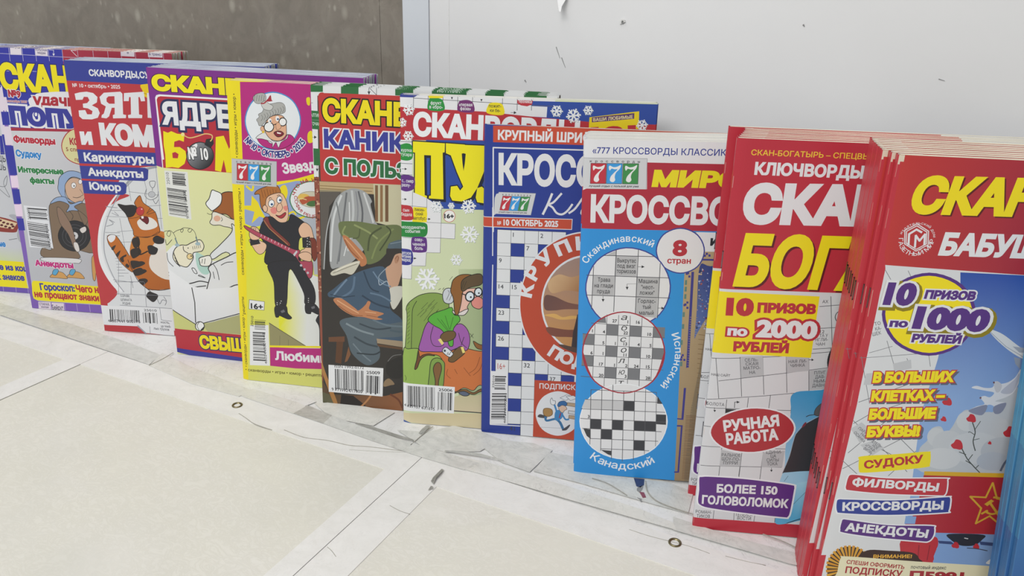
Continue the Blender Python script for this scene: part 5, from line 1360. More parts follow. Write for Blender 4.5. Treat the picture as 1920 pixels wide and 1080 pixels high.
ART['m7']=[
('p','#c9d2ac','0,0,2100,0,2100,2900,0,2900'),
('p','#dcdcde','0,2844,1223,2856,1233,2615,-3,2591'),
('p','#2d4a9a','1044,2821,2746,2835,2766,2663,1050,2632'),
('p','#dcdcde','1045,2783,1166,2781,1163,2701,1048,2703'),
('p','#2f3a8c','0,2844,164,2844,112,2815,-1,2814'),
('p','#b23038','-1,2739,124,2735,669,2727,1109,2699,1507,2679,2765,2674,2789,2464,722,2499,-5,2481'),
('p','#2d4a9a','210,2490,2778,2558,2843,1995,222,1939'),
('p','#dcdcde','-5,2481,103,2483,93,2009,212,2012,219,1900,338,1887,326,1645,-15,1626'),
('c','#55575c',4,0,0,'112,2830,109,2716'),
('c','#55575c',4,0,0,'230,2834,227,2721'),
('c','#55575c',4,0,0,'347,2838,345,2725'),
('c','#55575c',4,0,0,'464,2842,463,2729'),
('c','#55575c',4,0,0,'581,2846,580,2734'),
('c','#55575c',4,0,0,'816,2854,816,2742'),
('c','#55575c',4,0,0,'931,2858,932,2746'),
('c','#55575c',4,0,0,'1042,2862,1044,2750'),
('c','#55575c',4,0,0,'112,2810,1226,2786'),
('b','#2a8a3c','236,2805,261,2820,310,2817,347,2797,354,2725,230,2726'),
('b','#6e2f6a','471,2789,495,2806,551,2810,588,2784,589,2720,469,2724'),
('b','#e3d11e','704,2776,728,2796,783,2798,820,2780,826,2709,698,2716'),
('p','#b5303c','930,2824,1053,2824,1047,2795,1009,2779,960,2785,933,2799'),
('p','#e3d11e','230,2833,350,2835,345,2818,236,2814'),
('t','фрукт',248,2766,335,2768,26,'#dcdcde',0.015,0,'',[]),
('t','в «бро-',238,2736,345,2737,26,'#dcdcde',0.015,0,'',[]),
('t','«первая',474,2762,580,2763,26,'#dcdcde',0.015,0,'',[]),
('t','фаза»',484,2732,568,2733,26,'#dcdcde',0.015,0,'',[]),
('t','пожит-',710,2760,807,2761,26,'#2a2b30',0.015,0,'',[]),
('t','ки бе-',720,2727,801,2727,26,'#2a2b30',0.015,0,'',[]),
('t','техника',940,2803,1044,2803,26,'#dcdcde',0.015,0,'',[]),
('p','#2a2b30','409,2828,426,2829,418,2809'),
('p','#2a2b30','642,2821,659,2822,651,2801'),
('p','#2a2b30','907,2739,929,2728,907,2716'),
('c','#2a2b30',3,0,0,'883,2727,925,2728'),
('t','СКА',105,2515,536,2508,194,'#e4e6e8',0.055,0,'НВОРДЫ',[]),
('p','#e3cb1e','1494,2714,1870,2773,1877,2640,1494,2625'),
('p','#5a3a6a','1513,2714,1835,2758,1836,2715,1515,2676'),
('t','ВАШИ ЛЮБИМЫЕ',1525,2683,1827,2718,26,'#e8d9a0',0.02,0,'',[]),
('t','101',1515,2549,1860,2580,95,'#b8303a',0.06,0,'',[]),
('p','#1c2338','124,2452,384,2448,382,2377,367,2374,375,1997,253,1999,256,2020,271,2023,271,2347,215,2347,220,2024,238,2019,238,1998,116,1998,119,2032,137,2037,142,2364,124,2366'),
('p','#1c2338','391,2448,544,2445,543,2377,520,2373,527,2296,537,2235,546,2297,553,2372,535,2377,534,2442,704,2442,768,2442,767,2378,735,2370,698,2229,650,2102,601,2024,525,1987,448,1991,428,2028,434,2104,485,2113,511,2076,536,2109,484,2220,432,2354,392,2371'),
('p','#1c2338','793,2443,1114,2438,1114,2371,1092,2364,1099,2023,1106,2010,1104,1983,956,1984,957,2016,980,2023,975,2347,895,2347,876,2138,829,2009,728,1979,652,1988,639,2026,650,2102,688,2116,726,2080,763,2132,795,2357,776,2369'),
('p','#1c2338','1151,2440,1298,2437,1298,2379,1276,2372,1278,2280,1391,2273,1456,2214,1451,2065,1380,1999,1163,1994,1165,2026,1182,2033,1172,2368,1153,2373'),
('c','#1d1f2c',18,1,0,'104,2474,364,2469,362,2398,346,2395,354,2019,232,2021,235,2042,250,2045,251,2369,195,2369,199,2046,217,2041,217,2020,96,2020,99,2054,117,2059,121,2386,104,2387'),
('c','#1d1f2c',18,1,0,'371,2470,524,2466,522,2399,500,2394,507,2318,516,2256,526,2319,532,2393,515,2398,514,2463,683,2463,748,2463,747,2400,715,2391,678,2251,629,2124,580,2046,504,2009,427,2013,408,2050,414,2126,465,2135,490,2098,515,2131,464,2241,412,2376,372,2392'),
('c','#1d1f2c',18,1,0,'773,2464,1094,2459,1094,2392,1072,2385,1078,2044,1085,2032,1083,2004,935,2006,936,2038,959,2045,955,2368,874,2368,855,2159,808,2031,708,2001,631,2010,618,2047,629,2124,667,2138,706,2102,742,2154,775,2379,756,2390'),
('c','#1d1f2c',18,1,0,'1130,2461,1277,2458,1277,2400,1256,2393,1257,2301,1371,2294,1435,2236,1430,2087,1360,2020,1142,2016,1144,2048,1161,2055,1152,2389,1133,2394'),
('p','#e8dc1c','104,2474,364,2469,362,2398,346,2395,354,2019,232,2021,235,2042,250,2045,251,2369,195,2369,199,2046,217,2041,217,2020,96,2020,99,2054,117,2059,121,2386,104,2387'),
('p','#e8dc1c','371,2470,524,2466,522,2399,500,2394,507,2318,516,2256,526,2319,532,2393,515,2398,514,2463,683,2463,748,2463,747,2400,715,2391,678,2251,629,2124,580,2046,504,2009,427,2013,408,2050,414,2126,465,2135,490,2098,515,2131,464,2241,412,2376,372,2392'),
('p','#e8dc1c','773,2464,1094,2459,1094,2392,1072,2385,1078,2044,1085,2032,1083,2004,935,2006,936,2038,959,2045,955,2368,874,2368,855,2159,808,2031,708,2001,631,2010,618,2047,629,2124,667,2138,706,2102,742,2154,775,2379,756,2390'),
('p','#e8dc1c','1130,2461,1277,2458,1277,2400,1256,2393,1257,2301,1371,2294,1435,2236,1430,2087,1360,2020,1142,2016,1144,2048,1161,2055,1152,2389,1133,2394'),
('w','#e6e8ea',71,2721,46,10),
('w','#e6e8ea',65,2515,42,0),
('w','#e6e8ea',16,2619,36,20),
('w','#e6e8ea',1239,2752,45,0),
('w','#e6e8ea',1370,2721,54,10),
('w','#e6e8ea',1481,2766,37,0),
('w','#e6e8ea',1899,2670,42,10),
('w','#e6e8ea',299,1955,49,0),
('w','#e6e8ea',417,1971,26,0),
('w','#e6e8ea',558,1971,56,10),
('b','#2a8a3c','-56,2412,8,2445,59,2457,96,2436,102,2350,70,2321,6,2321,-57,2343'),
('b','#5b2f7c','-60,2174,5,2198,56,2204,114,2182,113,2099,55,2069,3,2075,-61,2104'),
('t','куртка',4,2388,94,2389,27,'#dcdcde',0.015,0,'',[]),
('t','гусара',4,2355,93,2355,27,'#dcdcde',0.015,0,'',[]),
('t','с... смер',7,2141,107,2142,28,'#dcdcde',0.015,0,'',[]),
('t','разлу-',6,2107,81,2108,28,'#dcdcde',0.015,0,'',[]),
('c','#55575c',4,0,0,'-56,2467,99,2468'),
('c','#55575c',4,0,0,'-58,2293,98,2295'),
('c','#55575c',4,0,0,'-59,2203,97,2205'),
('c','#55575c',4,0,0,'-61,2059,96,2062'),
('c','#55575c',4,0,0,'-63,1937,95,1940'),
('p','#2a2b30','34,2260,54,2251,33,2240'),
('c','#2a2b30',3,0,0,'8,2249,44,2250'),
('p','#2a2b30','31,2014,52,2005,31,1993'),
('c','#2a2b30',3,0,0,'5,2002,41,2004'),
('p','#dcdcde','-50,2063,94,2069,217,2021,336,1950,331,1822,453,1821,450,1696,331,1694,328,1571,212,1565,204,1450,87,1441,83,1330,-61,1322'),
('c','#55575c',3,0,0,'99,2070,95,1938'),
('c','#55575c',3,0,0,'217,2021,214,1822'),
('c','#55575c',3,0,0,'338,1950,332,1696'),
('c','#55575c',3,0,0,'217,1822,332,1822,453,1821,450,1696,332,1696,214,1692'),
('c','#55575c',3,0,0,'331,1696,328,1571,212,1566'),
('c','#55575c',3,0,0,'212,1566,204,1450,87,1447'),
('c','#55575c',3,0,0,'87,1447,83,1330,-61,1324'),
('c','#55575c',3,0,0,'6,1682,91,1684'),
('c','#55575c',3,0,0,'90,1567,87,1447'),
('c','#55575c',3,0,0,'-52,1956,215,1947'),
('p','#e6d41e','102,1944,215,1944,220,1889,214,1822,94,1818,101,1872'),
('b','#b23038','-52,1942,15,1954,71,1953,98,1932,103,1883,97,1838,14,1827,-54,1830'),
('b','#25803a','-54,1802,58,1819,170,1820,214,1809,223,1767,214,1716,169,1694,12,1688,-56,1690'),
('b','#5b2f7c','88,1681,136,1697,186,1697,214,1682,216,1586,186,1566,124,1563,88,1576'),
('b','#33358a','-57,1570,11,1586,73,1583,95,1556,98,1487,72,1454,9,1445,-59,1450'),
('t','сын',14,1901,68,1901,29,'#dcdcde',0.015,0,'',[]),
('t','бедала',-2,1864,92,1866,29,'#dcdcde',0.015,0,'',[]),
('t','ликин-',112,1911,198,1910,29,'#2a2b30',0.015,0,'',[]),
('t','ский',123,1876,183,1876,29,'#2a2b30',0.015,0,'',[]),
('t','автобус',103,1838,205,1840,29,'#2a2b30',0.015,0,'',[]),
('t','«координаты»',-1,1757,203,1765,29,'#dcdcde',0.015,0,'',[]),
('t','события',33,1725,158,1729,29,'#dcdcde',0.015,0,'',[]),
('t','озву-',113,1659,185,1660,29,'#dcdcde',0.015,0,'',[]),
('t','ченная',96,1619,200,1621,30,'#dcdcde',0.015,0,'',[]),
('t','боль',113,1584,183,1586,30,'#dcdcde',0.015,0,'',[]),
('t','детское',-8,1536,83,1539,30,'#dcdcde',0.015,0,'',[]),
('t','питание',-8,1508,83,1510,30,'#dcdcde',0.015,0,'',[]),
('t','(марка)',-8,1478,80,1480,30,'#dcdcde',0.015,0,'',[]),
('p','#2a2b30','29,2013,50,2004,29,1993'),
('c','#2a2b30',3,0,0,'9,2002,40,2003'),
('p','#2a2b30','228,1860,249,1851,228,1840'),
('c','#2a2b30',3,0,0,'208,1849,239,1851'),
('p','#2a2b30','106,1521,128,1512,106,1501'),
('c','#2a2b30',3,0,0,'86,1510,118,1512'),
('b','#e6e6e2','451,1886,437,1850,403,1834,368,1847,354,1881,368,1917,402,1933,437,1921'),
('c','#b8453a',4,1,1,'451,1886,437,1850,403,1834,368,1847,354,1881,368,1917,402,1933,437,1921'),
('t','16+',361,1863,442,1865,40,'#2a2b30',0.05,0,'',[]),
('w','#e6e8ea',296,1956,48,0),
('w','#e6e8ea',418,1969,26,0),
('w','#e6e8ea',559,1970,59,10),
('w','#e6e8ea',572,1740,74,5),
('w','#e6e8ea',464,1519,48,0),
('w','#e6e8ea',219,1339,98,5),
('g','#c9d2ac','#9fae84','281,1371,644,1219','484,1441,951,1468,987,272,496,233'),
('b','#7f9a4c','39,943,34,1062,63,1124,144,1188,236,1217,327,1217,396,1180,407,1086,433,727,163,207,-4,193'),
('c','#1f241c',6,1,1,'39,943,34,1062,63,1124,144,1188,236,1217,327,1217,396,1180,407,1086,433,727,163,207,-4,193'),
('c','#1f241c',5,0,1,'127,1139,92,1066,85,946,77,702'),
('c','#2f3a24',3,0,0,'224,1134,167,1071'),
('c','#2f3a24',3,0,0,'259,1124,201,1061'),
('c','#2f3a24',3,0,0,'282,1161,224,1098'),
('c','#2f3a24',3,0,0,'304,1139,247,1076'),
('c','#2f3a24',3,0,0,'190,1072,132,1009'),
('c','#2f3a24',3,0,0,'213,1062,155,998'),
('c','#2f3a24',3,0,0,'305,1068,177,855'),
('c','#2f3a24',3,0,0,'316,1080,212,930'),
('c','#2f3a24',3,0,0,'282,1102,189,965'),
('c','#2f3a24',3,0,0,'46,1087,66,1112'),
('c','#2f3a24',3,0,0,'45,1053,65,1078'),
('c','#2f3a24',3,0,0,'45,1020,65,1045'),
('c','#2f3a24',3,0,0,'45,986,65,1012'),
('c','#2f3a24',3,0,0,'45,953,65,978'),
('c','#2f3a24',3,0,0,'44,919,64,944'),
('c','#2f3a24',3,0,0,'44,885,64,910'),
('c','#2f3a24',3,0,0,'44,851,64,877'),
('c','#2f3a24',3,0,0,'43,817,63,843'),
('c','#2f3a24',3,0,0,'43,783,63,809'),
('c','#2f3a24',3,0,0,'43,748,63,774'),
('b','#c4c8cc','350,1212,372,1261,418,1269,441,1230,441,1159,407,1134,362,1148'),
('c','#1f241c',6,1,1,'350,1212,372,1261,418,1269,441,1230,441,1159,407,1134,362,1148'),
('c','#55585c',4,0,1,'384,1168,407,1228,395,1250'),
('c','#55585c',4,0,1,'407,1163,429,1217'),
('b','#8fae52','3,672,48,700,142,709,235,664,317,658,364,575,341,322,-1,296'),
('c','#1f241c',6,1,1,'3,672,48,700,142,709,235,664,317,658,364,575,341,322,-1,296'),
('b','#8a5a2c','617,813,674,787,743,786,858,782,859,745,744,743,652,749'),
('c','#1f241c',6,1,1,'617,813,674,787,743,786,858,782,859,745,744,743,652,749'),
('b','#c4703c','139,694,165,702,398,706,491,743,560,742,675,726,813,730,821,410,681,412,623,357,541,376,459,332,353,374,329,497,364,575,317,658,212,656,153,633,118,581,105,518,124,606'),
('c','#1f241c',6,1,1,'139,694,165,702,398,706,491,743,560,742,675,726,813,730,821,410,681,412,623,357,541,376,459,332,353,374,329,497,364,575,317,658,212,656,153,633,118,581,105,518,124,606'),
('b','#6a4224','139,692,130,632,106,521,129,532,159,609,212,652,282,655,235,670,177,654,153,633'),
('c','#1f241c',6,1,1,'139,692,130,632,106,521,129,532,159,609,212,652,282,655,235,670,177,654,153,633'),
('b','#7c9a48','232,314,237,491,253,604,305,638,358,611,370,550,344,323'),
('c','#1f241c',6,1,1,'232,314,237,491,253,604,305,638,358,611,370,550,344,323'),
('b','#7d5a34','282,318,288,419,270,530,294,588,329,591,343,536,318,421,315,320'),
('c','#1f241c',6,1,1,'282,318,288,419,270,530,294,588,329,591,343,536,318,421,315,320'),
('c','#8a4a24',5,0,1,'399,540,388,489,423,455'),
('c','#8a4a24',5,0,1,'539,563,586,504,598,493'),
('c','#8a4a24',5,0,1,'458,544,481,503'),
('c','#8a4a24',5,0,1,'676,671,643,570,586,517'),
('c','#8a4a24',5,0,1,'700,636,678,561,621,501'),
('b','#7c5a34','448,312,483,340,553,364,624,338,682,374,751,392,752,367,682,349,624,319,542,338,483,327'),
('c','#1f241c',6,1,1,'448,312,483,340,553,364,624,338,682,374,751,392,752,367,682,349,624,319,542,338,483,327'),
('b','#5a6478','495,328,542,344,589,323,571,303,530,302'),
('c','#1f241c',6,1,1,'495,328,542,344,589,323,571,303,530,302'),
('b','#9a5aa4','148,695,166,806,212,942,282,983,431,945,511,962,569,906,588,811,560,724,491,743,398,703,259,690'),
('c','#1f241c',6,1,1,'148,695,166,806,212,942,282,983,431,945,511,962,569,906,588,811,560,724,491,743,398,703,259,690'),
('c','#1f241c',5,0,1,'270,922,247,824,270,752,328,744,363,765'),
('c','#1f241c',5,0,1,'489,877,513,794,560,748'),
('c','#1f241c',5,0,1,'536,844,513,769'),
('b','#56a83a','224,979,270,1036,362,1077,430,1102,448,1041,488,1032,500,991,466,947,443,898,444,771,421,751,404,768,386,833,340,897,270,934'),
('c','#1f241c',6,1,1,'224,979,270,1036,362,1077,430,1102,448,1041,488,1032,500,991,466,947,443,898,444,771,421,751,404,768,386,833,340,897,270,934'),
('c','#2f5a24',4,0,0,'373,1025,409,907'),
('c','#2f5a24',4,0,0,'339,987,403,895'),
('c','#2f5a24',4,0,0,'442,1017,414,902'),
('c','#2f5a24',4,0,0,'305,996,397,888'),
('b','#6b5230','334,842,374,881,443,892,466,863,444,819,375,790,340,806'),
('c','#1f241c',6,1,1,'334,842,374,881,443,892,466,863,444,819,375,790,340,806'),
('p','#e3d27a','311,804,334,818,363,777,346,758'),
('b','#6b5230','410,652,445,704,502,756,537,741,543,698,492,646,445,608,405,615'),
('c','#1f241c',6,1,1,'410,652,445,704,502,756,537,741,543,698,492,646,445,608,405,615'),
('p','#e3d27a','508,751,531,756,549,705,526,697'),
('b','#d4d8dc','349,709,369,737,392,736,442,691,433,666,410,652,363,683'),
('c','#1f241c',6,1,1,'349,709,369,737,392,736,442,691,433,666,410,652,363,683'),
('p','#2a2b30','403,691,401,686,396,686,394,690,396,694,401,695'),
('p','#2a2b30','417,682,415,678,410,677,408,681,410,686,415,686'),
('p','#2a2b30','412,677,410,672,405,672,403,676,405,680,410,681'),
('p','#2a2b30','426,696,424,692,419,691,417,695,419,700,424,700'),
('p','#2a2b30','398,678,396,674,391,673,389,677,391,682,396,682'),
('b','#3a4450','381,709,378,701,370,697,363,700,360,707,363,715,370,719,378,716'),
('b','#e0b4a4','508,1257,531,1270,666,1285,684,1222,645,1184,589,1163,561,1114,567,1097,522,1046,476,1043,465,1090,487,1162'),
('c','#1f241c',6,1,1,'508,1257,531,1270,666,1285,684,1222,645,1184,589,1163,561,1114,567,1097,522,1046,476,1043,465,1090,487,1162'),
('b','#d8d0cc','442,1077,476,1055,556,1096,569,1085,533,1041,465,1040,436,1059'),
('c','#1f241c',6,1,1,'442,1077,476,1055,556,1096,569,1085,533,1041,465,1040,436,1059'),
('b','#d88a80','600,1175,644,1213,690,1193,700,1146,669,1106,623,1112,598,1140'),
('c','#1f241c',6,1,1,'600,1175,644,1213,690,1193,700,1146,669,1106,623,1112,598,1140'),
('b','#8a5a2a','423,1287,440,1346,496,1390,574,1400,619,1380,553,1330,520,1235,509,1152,488,1056,471,1037,453,1066,441,1183,418,1240'),
('c','#1f241c',6,1,1,'423,1287,440,1346,496,1390,574,1400,619,1380,553,1330,520,1235,509,1152,488,1056,471,1037,453,1066,441,1183,418,1240'),
('b','#5c4a32','508,1269,513,1339,563,1382,641,1410,680,1401,689,1350,665,1313,576,1285,531,1253'),
('c','#1f241c',6,1,1,'508,1269,513,1339,563,1382,641,1410,680,1401,689,1350,665,1313,576,1285,531,1253'),
('c','#2a2218',3,0,0,'530,1340,508,1257'),
('c','#2a2218',3,0,0,'552,1341,525,1270'),
('b','#d6e0e6','617,1202,600,1175,572,1168,550,1185,547,1217,565,1244,592,1251,614,1233'),
('c','#1f2226',11,1,1,'617,1202,600,1175,572,1168,550,1185,547,1217,565,1244,592,1251,614,1233'),
('b','#d6e0e6','683,1246,668,1222,644,1216,625,1231,622,1259,637,1283,661,1289,680,1273'),
('c','#1f2226',10,1,1,'683,1246,668,1222,644,1216,625,1231,622,1259,637,1283,661,1289,680,1273'),
('p','#2a2b30','599,1205,595,1196,586,1196,581,1203,586,1212,595,1212'),
('p','#2a2b30','665,1244,661,1236,654,1236,650,1243,653,1250,661,1251'),
('c','#1f2226',9,0,0,'514,1229,548,1219'),
('c','#1f241c',4,0,1,'316,1251,333,1264'),
('c','#1f241c',3,0,1,'406,1338,434,1375'),
('c','#1f241c',4,0,0,'350,1253,361,1272'),
('c','#1f241c',4,0,1,'587,881,616,843'),
('c','#1f241c',4,0,1,'595,848,616,879'),
('g','#cdbf98','#d6caa6','282,126,283,-16','-78,84,449,125,990,171,996,-21,402,-12,-79,13'),
('g','#bfb894','#cdc0a0','518,311,520,146','448,280,542,319,636,308,752,355,985,348,991,159,449,140'),
('b','#7c5a34','448,312,483,340,553,364,624,338,682,374,751,392,752,367,682,349,624,319,542,338,483,327'),
('c','#1f241c',6,1,1,'448,312,483,340,553,364,624,338,682,374,751,392,752,367,682,349,624,319,542,338,483,327'),
('b','#5a6478','495,328,542,344,589,323,571,303,530,302'),
('c','#1f241c',6,1,1,'495,328,542,344,589,323,571,303,530,302'),
('c','#2a2b30',9,0,0,'449,150,709,151,991,152'),
('c','#2f3a24',4,0,1,'16,449,28,425,22,399'),
('p','#3d5a9a','-79,26,-4,19,78,-1,712,-12,996,-21,998,-85,-81,-99'),
('p','#e2e3e4','-2,379,461,377,454,125,-5,113'),
('z','33,356,292,359,34,160',21,52,'#26262a'),
('z','312,320,443,320,309,152',22,22,'#26262a'),
('t','25006',318,328,440,330,28,'#333338',0.02,0,'',[]),
('t','4 627157 631695',5,153,282,137,29,'#333338',0.01,0,'',[])]
